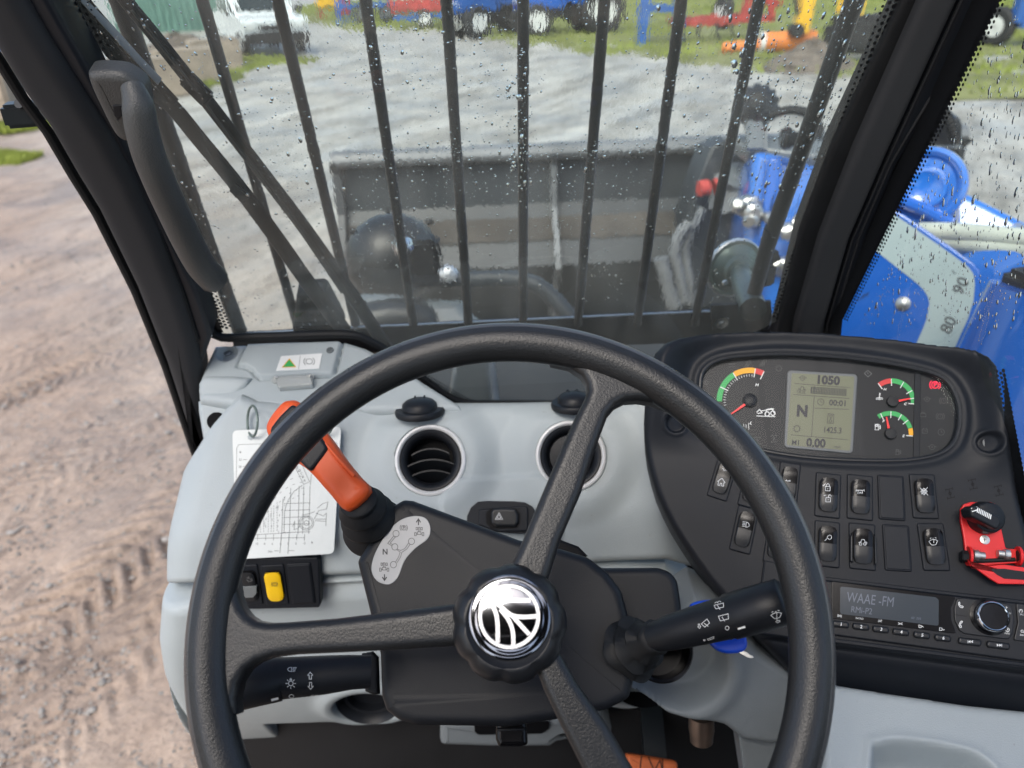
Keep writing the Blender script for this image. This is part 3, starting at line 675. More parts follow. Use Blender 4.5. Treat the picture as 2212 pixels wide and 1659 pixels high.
# ================================================================ THINGS ACROSS THE YARD
def rotz(vf, c, a):
    m = Matrix.Rotation(a, 3, 'Z'); c = Vector(c); return [c + m @ Vector(p) for p in vf[0]], vf[1]
def wheel(c, r, w, ax, tyre='tyre', rim='rim', parent=None, name='wheel'):
    ax = Vector(ax).normalized(); c = Vector(c)
    def lug(a, q, h): return 1 + (.035 if (q > r * .9 and math.sin(a * 18 + h * 8) > 0) else 0)
    o = obj(name, lathe(c - ax * w / 2, ax, [(r * .5, .02), (r * .55, 0), (r * .88, 0), (r, w * .18), (r, w * .5), (r, w * .82), (r * .88, w), (r * .55, w), (r * .5, w - .02)], 36, lug), tyre, parent)
    obj('rim', join(lathe(c - ax * (w / 2 - .01), ax, [(r * .55, 0), (r * .5, .03), (r * .3, .07), (r * .12, .05), (r * .1, 0)], 24), lathe(c + ax * (w / 2 - .01), -ax, [(r * .55, 0), (r * .5, .03), (r * .3, .07), (r * .12, .05), (r * .1, 0)], 24)), rim, o)
    return o
def tractor(px, py, ang, label, col, s=1.0, group='blue tractors parked on the grass'):
    c = gpt(px, py); t = thing('parked_tractor', label, 'tractor', (c.x, c.y, 0), group); m = lambda vf: rotz(vf, (c.x, c.y, 0), ang)
    A = Matrix.Rotation(ang, 3, 'Z'); W_ = lambda x, y, z: Vector((c.x, c.y, 0)) + A @ Vector((x * s, y * s, z * s)); ax = A @ Vector((0, 1, 0))
    for y in (-.85, .85): wheel(W_(-.9, y, .8), .8 * s, .42 * s, ax, parent=t)
    for y in (-.8, .8): wheel(W_(1.5, y, .55), .55 * s, .32 * s, ax, parent=t)
    bx = lambda c0, sz, bev=.04: m(box(Vector(c0) * s, Vector(sz) * s, 0, bev * s))
    obj('bonnet', join(bx((1.1, 0, 1.15), (1.7, .62, .62), .1), bx((1.98, 0, 1.1), (.12, .5, .5))), col, t)
    obj('chassis', join(bx((.4, 0, .72), (2.9, .34, .34)), bx((1.5, 0, .6), (.2, 1.4, .16)), bx((-.9, 0, .8), (.3, 1.4, .3))), 'tyre', t)
    for y in (-.85, .85): obj('mudguard', bx((-.8, y, 1.62), (1.2, .42, .12), .05), col, t)
    obj('cab', join(*[bx((x, y, 1.9), (.08, .08, 1.3)) for x in (-1.2, .2) for y in (-.55, .55)], bx((-.5, 0, 1.2), (1.4, 1.1, .3))), col, t)
    obj('cab_roof', bx((-.5, 0, 2.6), (1.7, 1.35, .14), .06), col, t)
    obj('cab_window', join(bx((.21, 0, 1.9), (.02, 1.0, 1.2), 0), bx((-.5, .56, 1.9), (1.3, .02, 1.2), 0), bx((-.5, -.56, 1.9), (1.3, .02, 1.2), 0)), 'vglass', t)
    for y in (-.2, .2): obj('headlight', bx((2.05, y, 1.15), (.05, .14, .12), .02), 'rim', t)
    return t
tractor(1085, 76, R_(-150), 'dark blue tractor with muddy grey wheels behind the white bag', 'bluep', .93)
tractor(1232, 74, R_(-168), 'bright blue tractor with clean white wheel rims on the grass', 'blue', .95)
def frame_thing(name, label, cat, base, beams, m, extra=None, group=None):
    c = gpt(*base); t = thing(name, label, cat, (c.x, c.y, 0), group)
    for nm, bs in beams.items():
        obj(nm, join(*[bar(c + Vector(a), c + Vector(b), w) for a, b, w in bs]), m, t)
    if extra: extra(c, t)
    return t
def loader_extra(c, t):
    wheel(c + Vector((.9, 0, .42)), .42, .22, (.5, 1, 0), parent=t, rim='fender'); wheel(c + Vector((1.9, .3, .4)), .4, .2, (.5, 1, 0), parent=t, rim='fender')
frame_thing('front_loader_frame', 'blue loader frame with two grey wheels at the grass edge behind the bars', 'loader', (745, 52),
            {'post': [((-.2, 0, 0), (-.15, 0, 1.8), .22), ((.25, .3, 0), (.3, .3, 1.6), .16)], 'cross_beam': [((-.2, 0, .7), (2.3, .4, .8), .2), ((-.1, 0, 1.5), (2.0, .3, 1.1), .16)]}, 'bluep', loader_extra)
def trail_extra(c, t):
    obj('axle', join(bar(c + Vector((-1, 0, .45)), c + Vector((1.5, .1, .45)), .18), bar(c + Vector((-.9, .6, .4)), c + Vector((1.4, .7, .4)), .14)), 'bluep', t)
    wheel(c + Vector((.3, -.1, .34)), .33, .2, (.1, 1, 0), parent=t); wheel(c + Vector((1.3, .9, .34)), .33, .2, (.1, 1, 0), parent=t)
frame_thing('farm_trailer', 'low faded red trailer bed on dark blue chassis with small pale wheel', 'trailer', (905, 62),
            {'bed': [((-1.1, 0, .8), (1.6, .1, .8), .26), ((-1.1, .8, .8), (1.6, .9, .8), .26), ((-1.1, .4, .85), (1.6, .5, .85), .5)]}, 'redp', trail_extra)
c = gpt(712, 40); t = thing('seed_hopper', 'small yellow and red farm hopper far away at the grass edge', 'hopper', (c.x, c.y, 0))
obj('hopper_bin', rotz(box((0, 0, .9), (1.1, .8, .9), 0, .1), c, .3), 'yellowp', t); obj('side_box', rotz(box((.85, 0, .8), (.6, .9, 1.2), 0, .05), c, .3), 'redp', t)
for x in (-.4, .4):
    for y in (-.3, .3): obj('leg', rotz(box((x, y, .25), (.08, .08, .5)), c, .3), 'redp', t)
c = gpt(996, 76); V, Fc = lathe(Vector((c.x, c.y, 0)), (0, 0, 1), [(.3, 0), (.42, .1), (.46, .4), (.43, .75), (.3, .95), (.12, 1.0), (.1, 1.12)], 20, lambda a, r, h: 1 + .12 * math.sin(a * 3 + h * 4) + .06 * math.sin(a * 7))
obj('bulk_bag', (V, Fc), 'lilac', label='lumpy white bulk bag standing beside the dark blue tractor', cat='bag')
def cult_extra(c, t):
    for i in range(5): obj('tine', tube([c + Vector((-1.2 + .5 * i, -.2, .5)), c + Vector((-1.3 + .5 * i, -.45, .3)), c + Vector((-1.15 + .5 * i, -.5, 0))], .04, 8), 'tyre', t)
    wheel(c + Vector((.2, .6, .7)), .45, .3, (1, .3, 0), parent=t)
frame_thing('blue_lift_frame', 'upright blue lifting frame with two legs standing in the grass', 'frame', (1412, 96),
            {'leg': [((-.35, 0, 0), (-.3, 0, 2.4), .26), ((.75, .2, 0), (.7, .2, 2.2), .26)], 'cross_beam': [((-1.0, 0, 1.9), (1.1, .2, 1.75), .24), ((-.35, 0, 1.0), (.75, .2, .9), .2)]}, 'bluep')
frame_thing('red_cultivator', 'faded red cultivator with angled mast and dark tines on the grass', 'cultivator', (1555, 88),
            {'frame_beam': [((-1.5, 0, .5), (1.6, .1, .55), .2), ((-1.4, .7, .55), (1.5, .8, .6), .18)], 'mast': [((.6, 0, .5), (1.0, 0, 2.2), .22), ((1.5, 0, .6), (1.0, 0, 2.1), .18), ((1.0, .1, 1.2), (1.7, .1, .9), .2)]}, 'redp', cult_extra)
c = gpt(1650, 116); t = thing('orange_roller', 'long low orange implement with pale end cap lying on grass', 'implement', (c.x, c.y, 0))
d = Vector((1, -.12, 0)); obj('beam', join(tube([c + d * -.1 + Vector((0, 0, .26)), c + d * 1.2 + Vector((0, 0, .28))], .24, 14), tube([c - d * 1.05 + Vector((0, 0, .17)), c - d * .1 + Vector((0, 0, .22))], .13, 12)), 'orangep', t)
obj('end_cap', tube([c - d * .14 + Vector((0, -.02, .26)), c - d * .04 + Vector((0, -.02, .26))], .26, 14), 'rim', t)
obj('skid', join(bar(c - d * 1.0 + Vector((0, 0, .02)), c + d * -.3 + Vector((0, 0, .02)), .1)), 'tyre', t)
def heap(name, c, rx, ry, h, m, label, seed, parent=None):
    r = random.Random(seed); V = []; Fc = []; n = 26; k = 12
    for i in range(k + 1):
        for j in range(n):
            a = 2 * math.pi * j / n; q = i / k; V.append((c.x + rx * (1 - q) * math.cos(a) * r.uniform(.88, 1.1), c.y + ry * (1 - q) * math.sin(a) * r.uniform(.88, 1.1), h * (q ** .8) * r.uniform(.82, 1.12) - .02))
    for i in range(k):
        for j in range(n): Fc.append((i * n + j, i * n + (j + 1) % n, (i + 1) * n + (j + 1) % n, (i + 1) * n + j))
    if parent: return obj(name, (V, Fc), m, parent, smooth=20)
    return obj(name, (V, Fc), m, label=label, cat='rubble', smooth=20)
heap('rubble_heap', gpt(1748, 146), 1.05, .9, .6, 'rubble', 'grey brown heap of rubble and roots below the yellow arm', 3)
c = gpt(1740, 120); t = thing('digger_arm', 'yellow digger arm standing upright behind the rubble heap', 'digger arm', (c.x, c.y, 0))
obj('arm', join(bar(c + Vector((-.1, .3, .5)), c + Vector((.25, .5, 3.2)), .34, .2)), 'yellowp', t); obj('link', join(tube([c + Vector((-.25, .2, .9)), c + Vector((-.35, .3, 1.5)), c + Vector((.1, .3, 1.9))], .05, 8), lathe(c + Vector((-.2, .15, .55)), (0, 1, 0), [(.16, 0), (.16, .3)], 12)), 'tyre', t)
c = gpt(1885, 130); t = thing('excavator', 'yellow excavator boom with dark bucket beside the right pillar', 'excavator', (c.x, c.y, 0))
obj('boom_arm', join(bar(c + Vector((-.3, 1, .9)), c + Vector((.2, 1.2, 3.4)), .5, .3), bar(c + Vector((.5, 1, 1.8)), c + Vector((.1, 1.2, 3.6)), .35, .3)), 'yellowp', t)
obj('digging_bucket', join(rotz(box((-.1, 0, .55), (.9, .8, .8), 0, .15), c, .4), *[rotz(box((-.45 + .25 * i, -.5, .1), (.1, .25, .12)), c, .4) for i in range(4)]), 'tyre', t)
obj('track_frame', rotz(box((1.1, 1.5, .45), (2.2, .6, .8), 0, .2), c, .4), 'tyre', t)
frame_thing('blue_implement_frame', 'blue square frame seen through the right side window', 'frame', (2215, 100),
            {'frame_beam': [((-.35, 0, .55), (-.3, 0, 2.6), .28), ((-.35, 0, .6), (2.2, .2, .6), .34), ((-.3, 0, 1.35), (2.2, .2, 1.3), .22), ((1.1, 0, .6), (1.1, 0, 2.6), .24)]}, 'bluep',
            lambda c, t: (wheel(c + Vector((-.6, .4, .45)), .45, .25, (1, .5, 0), parent=t)))
# white pickup, seen from the front quarter
c = gpt(585, 116); c.z = 0; t = thing('white_pickup', 'white pickup truck with dark bumper parked in front of the green shed', 'pickup', c); an = R_(28)
fx = lambda c0, sz, bev=.05, rx=0: rotz(box(c0, sz, 0, bev, rx), c, an)
prof = [(-.95, .48), (-.98, .95), (-.9, 1.02), (.0, 1.12), (.65, 1.72), (1.9, 1.75), (2.1, 1.15), (3.6, 1.12), (3.65, .5)]
def extr(prof, x0, x1, ins=0.08):
    n = len(prof); V = [(x0 + (ins if z > 1.2 else 0) * 1.5, y, z) for y, z in prof] + [(x1 - (ins if z > 1.2 else 0) * 1.5, y, z) for y, z in prof]
    return V, [tuple(range(n)), tuple(reversed(range(n, 2 * n)))] + [(i, i + n, (i + 1) % n + n, (i + 1) % n) for i in range(n)]
obj('body', rotz(extr(prof, -.95, .95), c, an), 'van', t, smooth=25)
obj('bumper', join(fx((0, -1.02, .5), (1.86, .2, .3)), fx((0, -.99, .78), (1.0, .06, .16))), 'tyre', t)
obj('windscreen', rotz(([(-.72, .06, 1.2), (.72, .06, 1.2), (.62, .6, 1.69), (-.62, .6, 1.69)], [(0, 1, 2, 3)]), c + Vector((0, -.03, .03)), an), 'vglass', t)
for s in (-1, 1):
    obj('headlight', fx((s * .75, -.98, .84), (.3, .08, .16), .02), 'rim', t)
    for y in (-.35, 2.7): wheel(c + Matrix.Rotation(an, 3, 'Z') @ Vector((s * .86, y, .36)), .36, .22, Matrix.Rotation(an, 3, 'Z') @ Vector((1, 0, 0)), parent=t)
    obj('side_window', rotz(([(s * .965, .35, 1.2), (s * .965, 1.75, 1.2), (s * .86, 1.7, 1.66), (s * .86, .8, 1.66)], [(0, 1, 2, 3)]), c, an), 'vglass', t)
    obj('mirror', fx((s * 1.05, .1, 1.2), (.16, .1, .22), .03), 'tyre', t)
# green shed with ribbed cladding
a0 = gpt(250, 74); b0 = gpt(560, 62); d = (b0 - a0); L0 = d.length; d.normalize(); t = thing('green_shed', 'green sheet clad shed wall at the far left of the yard', 'shed', (a0.x, a0.y, 0))
nn = Vector((d.y, -d.x, 0)); obj('wall', bar(a0 + Vector((0, 0, 1.6)) - nn * .15, b0 + Vector((0, 0, 1.6)) - nn * .15, .12, 3.2), 'shed', t)
for i in range(22):
    p = a0 + d * (L0 * (i + .5) / 22); obj('cladding_rib', bar(p, p + Vector((0, 0, 3.2)), .08, .06, upv=nn), 'shed', t)
obj('roof', bar(a0 + Vector((0, 0, 3.3)) - nn * 1.2, b0 + Vector((0, 0, 3.3)) - nn * 1.2, 2.6, .12), 'shed', t)
# row of concrete blocks
for i, (px, py, w, lab) in enumerate([(345, 206, 1.25, 'leftmost tan concrete block of the row behind the wipers'), (412, 180, 1.3, 'middle tan concrete block of the row behind the wipers'), (470, 152, 1.2, 'rightmost tan concrete block of the row beside the white pickup')]):
    c = gpt(px, py); c.z = 0
    V, Fc = box((0, 0, .36), (w, .75, .76), 0, .04); Vn = [p + Vector((random.uniform(-.02, .02), random.uniform(-.02, .02), random.uniform(-.015, .015))) for p in V]
    obj('concrete_block', rotz((Vn, Fc), c, R_(28)), 'concrete', label=lab, cat='concrete block', group='concrete blocks by the green shed')
heap('rubble_heap', gpt(390, 130), 2.2, 1.4, .75, 'rubble', 'long heap of grey rubble behind the row of concrete blocks', 5)
c = gpt(-30, 262); c.z = 0; V, Fc = box((0, 0, .55), (1.5, .9, 1.1), 0, .05)
obj('concrete_block', rotz((V, Fc), c + Vector((-.15, 0, 0)), R_(10)), 'concrete', label='large tan concrete block seen through the left door opening', cat='concrete block')
c = gpt(-60, 196); c.z = 0; t = thing('blue_trailer', 'blue flat trailer behind the concrete block outside the left door', 'trailer', c)
obj('deck', rotz(box((0, .3, 1.0), (3.0, 1.6, .35), 0, .04), c, 0), 'bluep', t)
for x in (-.9, .9): wheel(c + Vector((x, -.4, .4)), .4, .25, (0, 1, 0), parent=t)
# ================================================================ BUCKET, CARRIAGE AND BOOM
PK = Pl(wp(1150, 480, 3.05), (0, -1, 0)); PK2 = PK.off(.0)
t = thing('loader_bucket', 'wide dark grey loader bucket in front of the windscreen guard', 'bucket', PK.P(1195, 690))
def strip(rows):
    """rows: list of (list of world points) joined into a skin"""
    V = []; Fc = []; n = len(rows[0])
    for r in rows: V += r
    for i in range(len(rows) - 1):
        for j in range(n - 1): Fc.append((i * n + j, i * n + j + 1, (i + 1) * n + j + 1, (i + 1) * n + j))
    return V, Fc
zb = lambda py: PK.P(1150, py).z; xl = PK.P(737, 480).x; xr = PK.P(2050, 420).x; yb = PK.o.y
prof = [(334, .0), (352, .02), (440, .0), (462, -.03), (505, -.11), (545, -.16), (560, -.14), (640, .02), (720, .12)]
outer = [[Vector((x, yb + dy, zb(py))) for py, dy in prof] for x in (xl, xr)]
back = strip([[outer[0][i], outer[1][i]] for i in range(len(prof))]); V, Fc = back; n = len(V)
V2 = [p + Vector((0, .03, -.005)) for p in V]; Fc2 = [tuple(i + n for i in reversed(f)) for f in Fc]
obj('back_plate', (V + V2, Fc + Fc2), 'bucket', t, smooth=20)
obj('top_lip', tube([Vector((xl, yb, zb(328))), Vector((xr, yb, zb(328)))], .042, 12, flat=.8), 'bucketlip', t)
for k, (x, w) in enumerate([(PK.P(1195, 480).x, .02), (xl + .012, .03), (xr - .012, .03), (PK.P(1640, 480).x, .03)]):
    pts = [Vector((x, yb + dy - .05 - (.02 if i in (0, 8) else 0), zb(py))) for i, (py, dy) in enumerate(prof)]; q = [p + Vector((0, .12, 0)) for p in pts]
    a = strip([[p + Vector((w / 2, 0, 0)) for p in pts], [p - Vector((w / 2, 0, 0)) for p in pts]])
    b = strip([[p + Vector((w / 2, 0, 0)) for p in q], [p + Vector((w / 2, 0, 0)) for p in pts]]); c_ = strip([[p - Vector((w / 2, 0, 0)) for p in pts], [p - Vector((w / 2, 0, 0)) for p in q]])
    obj('rib', join(a, b, c_), 'bucketlip' if k < 1 else 'bucket', t, smooth=20)
for x in (xl, xr):
    obj('side_plate', join(([Vector((x, yb, zb(330))), Vector((x, yb + .75, zb(420))), Vector((x, yb + .95, zb(700))), Vector((x, yb + .1, zb(720)))], [(0, 1, 2, 3)]), ([Vector((x + .02, yb, zb(330))), Vector((x + .02, yb + .75, zb(420))), Vector((x + .02, yb + .95, zb(700))), Vector((x + .02, yb + .1, zb(720)))], [(3, 2, 1, 0)])), 'bucket', t)
obj('floor_plate', box(((xl + xr) / 2, yb + .55, zb(720)), (xr - xl, .95, .03)), 'bucket', t)
# dried mud band lying on the crease
mud = strip([[Vector((xl + .03 + (xr - xl - .06) * i / 40, yb - .010 + d0, zb(py))) for i in range(41)] for py, d0 in ((463, -.032), (482, -.0675), (500, -.101))])
obj('mud_stain', mud, 'rust', t, smooth=20)
# carriage between bucket and boom head
t = thing('tool_carriage', 'black steel tool carriage with red lock handle between bucket and boom', 'carriage', wp(1540, 690, 2.75))
PCa = Pl(wp(1540, 500, 2.75), nrm(5, -8))
obj('side_plate', slab_px(PCa, ZT(ZH, (480, 420), (590, 360), (740, 440), (730, 700), (690, 900), (700, 1480), (330, 1480), (320, 900), (400, 620)), -.12, 0, .01), 'bucket', t)
obj('side_plate', slab_px(PCa.off(-.3), ZT(ZH, (640, 380), (800, 430), (820, 900), (800, 1480), (620, 1480)), -.05, 0, .01), 'bucket', t)
obj('hydraulic_pipe', join(tube([PCa.P(*ZH(x, y), .05) for x, y in ((330, 920), (260, 1000), (230, 1120), (260, 1250), (300, 1450))], .02, 10), tube([PCa.P(*ZH(x, y), .03) for x, y in ((420, 820), (350, 960), (300, 1100), (330, 1300), (350, 1470))], .016, 10)), 'bucketlip', t)
obj('hydraulic_pipe', tube([PCa.P(*ZH(x, y), .06) for x, y in ((140, 1160), (170, 1280), (200, 1400), (230, 1480))], .026, 12), 'bucketlip', t)
obj('lock_handle', join(tube([PCa.P(*ZH(395, 690), .05), PCa.P(*ZH(455, 682), .05)], .026, 12), tube([PCa.P(*ZH(505, 690), .05), PCa.P(*ZH(530, 678), .05)], .032, 14)), 'redp', t)
obj('pin_disc', tube([PCa.P(*ZH(560, 720), .04), PCa.P(*ZH(590, 720), .02)], .07, 20), 'bucketlip', t)
obj('shaft', tube([PCa.P(*ZH(620, 690), .0), PCa.P(*ZH(660, 600), .06)], .05, 14), 'fender', t)
# boom head and boom
t = thing('telescopic_boom', 'glossy blue telescopic boom running down the right side of the cab', 'boom', wp(1990, 700, 1.6))
PH = Pl(wp(1690, 480, 2.35), nrm(20, 12))
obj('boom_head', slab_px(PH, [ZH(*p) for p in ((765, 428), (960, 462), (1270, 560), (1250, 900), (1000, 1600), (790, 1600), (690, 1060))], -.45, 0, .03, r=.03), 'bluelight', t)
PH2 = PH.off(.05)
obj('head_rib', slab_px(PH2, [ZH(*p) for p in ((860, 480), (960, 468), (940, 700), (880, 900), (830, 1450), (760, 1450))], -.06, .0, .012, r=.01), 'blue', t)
obj('head_plate', slab_px(Pl(wp(1700, 318, 2.5), nrm(62, 8)), [ZH(*p) for p in ((590, 340), (680, 325), (1290, 320), (1290, 470), (1180, 480), (770, 425), (740, 440))], -.05, 0, .015, r=.02), 'fender', t)
for (x, y, r) in ((730, 800, .036), (690, 820, .026), (820, 850, .022), (770, 850, .03), (955, 1200, .03), (925, 1240, .022)):
    p = PH.P(*ZH(x, y), .0); obj('hose_fitting', lathe(p - PH.n * .02, PH.n + Vector((random.uniform(-.4, .4), 0, random.uniform(-.4, .4))), [(r, 0), (r, .04), (r * .8, .045), (r * .8, .09), (r * .5, .1)], 6 if r > .04 else 14), 'steel', t)
for (x0, y0, x1, y1) in ((1020, 930, 1110, 925), (940, 985, 1030, 985)):
    obj('hose_fitting', tube([PH.P(*ZH(x0, y0), .1), PH.P(*ZH((x0 + x1) / 2, y0 - 8), .1), PH.P(*ZH(x1, y1), .08)], [.02, .028, .02], 12), 'steel', t)
obj('head_cable', join(tube([PH.P(*ZH(x, y), .1) for x, y in smoothpts([(860, 205), (930, 180), (1020, 165), (1110, 180), (1170, 220), (1205, 290), (1195, 360)], 4, False)], .013, 8)), 'rubber', t)
obj('connector', join(tube([PH.P(*ZH(x, y), .08) for x, y in ((940, 355), (980, 355), (1040, 360), (1110, 362))], [.025, .035, .02, .035], 10)), 'rubber', t)
# outer section, hump, plate with the angle scale
PX = Pl(wp(1900, 600, 1.55), nrm(16, 38)); PX2 = PX.off(-.25)
hump = ZT(ZR, (1380, 1130), (1440, 1010), (1500, 930), (1560, 870), (1610, 832), (1700, 805), (1760, 830), (1805, 890), (1830, 960), (1845, 1050), (1850, 1130), (1845, 1200), (2000, 1330), (1700, 1330), (1380, 1330))
obj('boom_hump', slab_px(PX2, hump, -.16, 0, .05, seg=5), 'blue', t, smooth=60)
obj('hump_boss', lathe(PX2.P(*ZR(1700, 965), -.01), PX2.n, [(.085, 0), (.083, .012), (.074, .017), (.064, .010), (.06, .004), (.02, .004)], 40, lambda a, r, h: 1), 'bluelight', t)
obj('lifting_eye', lathe(PX2.P(*ZR(1700, 975), .004), PX2.n, [(.045, 0), (.043, .005), (.036, .006), (.03, .002)], 36), 'bluelight', t)
obj('hump_flange', tube([PX2.P(*ZR(x, y), .02) for x, y in ((1495, 1010), (1580, 1040), (1700, 1090), (1830, 1160))], .014, 10), 'blue', t)
PU = Pl(wp(2130, 440, 2.2), nrm(40, 30))
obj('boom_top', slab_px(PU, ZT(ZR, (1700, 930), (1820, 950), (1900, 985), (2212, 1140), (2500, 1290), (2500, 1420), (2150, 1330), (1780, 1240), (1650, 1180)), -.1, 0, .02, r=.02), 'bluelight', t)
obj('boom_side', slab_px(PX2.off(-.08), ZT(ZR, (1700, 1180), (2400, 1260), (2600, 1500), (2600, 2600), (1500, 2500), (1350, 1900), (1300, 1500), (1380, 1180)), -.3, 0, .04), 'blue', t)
for (a, b, c_, d_, r) in (((1680, 1200), (1850, 1205), (2050, 1222), (2300, 1250), .020), ((1720, 1240), (1880, 1260), (2050, 1282), (2300, 1300), .021), ((1800, 1290), (1950, 1318), (2090, 1335), (2300, 1350), .022), ((1850, 1350), (2000, 1370), (2110, 1400), (2300, 1470), .023)):
    obj('hydraulic_hose', tube([PX2.P(*ZR(*q), .05 + .01 * i) for i, q in enumerate(smoothpts([a, b, c_, d_], 5, False))], r, 14), 'hose', t)
plate = ZT(ZR, (1380, 990), (1490, 1058), (1600, 1125), (1700, 1192), (1830, 1280), (1950, 1368), (1978, 1405), (1986, 1460), (1978, 1560), (1950, 1650), (1880, 1800), (1800, 2000), (1150, 2000), (1150, 1300))
op = obj('side_cover', slab_px(PX, plate, -.02, 0, .004, seg=2), 'blue', t)
band_o = ZT(ZR, (1440, 1045), (1520, 1100), (1600, 1152), (1700, 1222), (1830, 1312), (1925, 1385), (1950, 1420), (1958, 1470), (1950, 1560), (1922, 1650), (1860, 1790), (1800, 1900))
band_i = ZT(ZR, (1360, 1235), (1440, 1296), (1520, 1360), (1590, 1415), (1650, 1462), (1690, 1500), (1712, 1535), (1722, 1570), (1712, 1640), (1690, 1700), (1650, 1790), (1610, 1900))
o2 = decal(op, gridfill(band_o, band_i), 'boomsticker', t, 'angle_scale', .0012)
decal(op, text('90', *ZR(1885, 1480), 26, 64, 1.0), 'ink', t, 'scale_number', .0024)
decal(op, text('80', *ZC(1820, 135), 26, 64, 1.0), 'ink', t, 'scale_number', .0024)
decal(op, ribbons([ZT(ZR, (1855, 1422), (1840, 1400)), ZT(ZR, (1800, 1600), (1812, 1620))], 1.5), 'ink', t, 'scale_mark', .0024)
obj('cover_bolt', lathe(PX.P(*ZR(1585, 1575)), PX.n, [(.014, 0), (.014, .003), (.009, .004), (.0085, .009), (.004, .011)], 16), 'steel', t)
for k in range(3): decal(op, ribbons([ZT(ZR, (1352 + k * 22, 1560 - 10 * k), (1385 + k * 12, 1525 - 6 * k))], 1.6), 'pillar_steel', t, 'vent_slot', .001)
obj('boom_cylinder', tube([wp(2260, 640, 1.25), wp(2180, 800, 1.3), wp(2100, 980, 1.35)], .085, 28), 'blue', t)
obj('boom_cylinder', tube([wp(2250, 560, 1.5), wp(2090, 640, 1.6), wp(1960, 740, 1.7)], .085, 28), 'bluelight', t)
obj('hose_block', box(wp(2225, 628, 1.3), (.09, .06, .075), .2, .012), 'rubber', t)
# black box on the far side of the boom
t = thing('boom_light_housing', 'black rectangular light housing with corrugated cable beyond the blue boom', 'work light', wp(2030, 400, 2.6))
PQ = Pl(wp(2030, 320, 2.6), nrm(0, 18))
obj('housing', slab_px(PQ, ZT(ZR, (1700, 650), (1820, 610), (1880, 612), (1895, 650), (1890, 780), (1880, 960), (1700, 960), (1660, 780)), -.1, 0, .012, r=.01), 'lampback', t)
obj('shelf_edge', slab_px(PQ.off(.02), ZT(ZR, (1640, 760), (1890, 755), (1890, 775), (1640, 780)), -.03, 0, .004), 'fender', t)
cb = smoothpts([(1750, 560), (1790, 575), (1820, 620), (1845, 680), (1865, 740)], 6, False)
obj('cable', tube([PQ.P(*ZR(*p), .06) for p in cb], [.016 + .003 * (i % 2) for i in range(len(cb))], 10), 'rubber', t)
# ribbed work lamp on the boom head
def ribbed_lamp():
    c = wp(1634, 228, 2.45); ax = (EYE - c).normalized() + Vector((-.1, 0, .25))
    t = thing('ribbed_work_lamp', 'round black work lamp with cooling ribs standing on the boom head', 'work lamp', wp(1634, 318, 2.45))
    obj('lamp_shell', lathe(c, ax, [(.068, -.03), (.072, -.01), (.070, .0), (.05, .02), (.026, .032), (.024, .045), (.018, .048)], 60, lambda a, r, h: (1 - .1 * (math.sin(a * 14) > .2)) if r > .045 else 1), 'lampback', t)
    obj('cap', lathe(c + ax.normalized() * .035, ax, [(.03, 0), (.029, .02), (.014, .026)], 24), 'rubber', t)
    obj('bracket', join(bar(wp(1628, 262, 2.45), wp(1630, 322, 2.45), .05, .02), bar(wp(1652, 262, 2.46), wp(1652, 325, 2.46), .012, .02)), 'fender', t)
ribbed_lamp()
# headlamp bowl seen from behind, its bracket and the bent pipe
c = wp(848, 530, 1.62); ax = Vector((.12, -.72, .68)).normalized()
t = thing('headlamp', 'black headlamp bowl seen from behind with bright spot on its neck', 'headlamp', wp(850, 640, 1.62))
obj('lamp_bowl', lathe(c - ax * .05, ax, [(.092, -.05), (.099, -.035), (.1, -.02), (.098, .0), (.092, .025), (.08, .05), (.062, .07), (.035, .083), (.01, .087)], 48, lambda a, r, h: 1 + .06 * math.cos(2 * a)), 'lampback', t, smooth=60)
for (x, y) in ((762, 500), (838, 456), (928, 480)): obj('lamp_screw', lathe(wp(x, y, 1.53), ax, [(.007, 0), (.006, .006)], 12), 'rubber', t)
obj('lamp_socket', lathe(wp(872, 535, 1.5), (EYE - wp(872, 535, 1.5)), [(.02, -.04), (.02, 0), (.012, .012), (.003, .015)], 20), 'chrome', t)
obj('bracket', join(box(wp(922, 560, 1.58), (.055, .05, .095), 0, .008), box(wp(925, 606, 1.56), (.085, .05, .012), 0, .003)), 'rubber', t)
t = thing('lamp_guard_pipe', 'black bent pipe with pale bolted end running beside the headlamp', 'pipe', wp(1100, 690, 1.6))
pp = smoothpts([(950, 604), (1010, 604), (1080, 602), (1130, 606), (1170, 622), (1205, 655), (1240, 700), (1262, 745)], 5, False)
obj('pipe', tube([wp(x, y, 1.58) for x, y in pp], .0175, 18), 'bucket', t)
obj('bolt', lathe(wp(968, 592, 1.53), (EYE - wp(968, 592, 1.55)), [(.018, -.01), (.018, .002), (.013, .008), (.004, .01)], 20), 'satin', t)
# bonnet / wing panels in front of the windscreen
t = thing('front_wing', 'wet grey front wing of the machine below the headlamp', 'wing', wp(920, 740, 1.55))
PF = Pl(wp(900, 660, 1.55), nrm(48))
obj('wing_panel', slab_px(PF, ZT(ZF, (330, 1060), (380, 1050), (620, 1050), (760, 1090), (1060, 1100), (1080, 1150), (1210, 1250), (1300, 1420), (1250, 1560), (600, 1500), (330, 1300)), -.05, 0, .02, r=.03), 'fender', t)
obj('wing_edge', slab_px(Pl(wp(900, 690, 1.5), nrm(12)), ZT(ZF, (400, 1170), (560, 1140), (760, 1145), (860, 1190), (900, 1260), (900, 1500), (300, 1500), (330, 1250)), -.08, 0, .03, r=.03), 'lampback', t)
obj('chassis_cover', slab_px(Pl(wp(1200, 800, 1.45), nrm(55)), [(850, 700), (1700, 670), (1750, 900), (850, 900)], -.03, 0, .01), 'bucket', t)
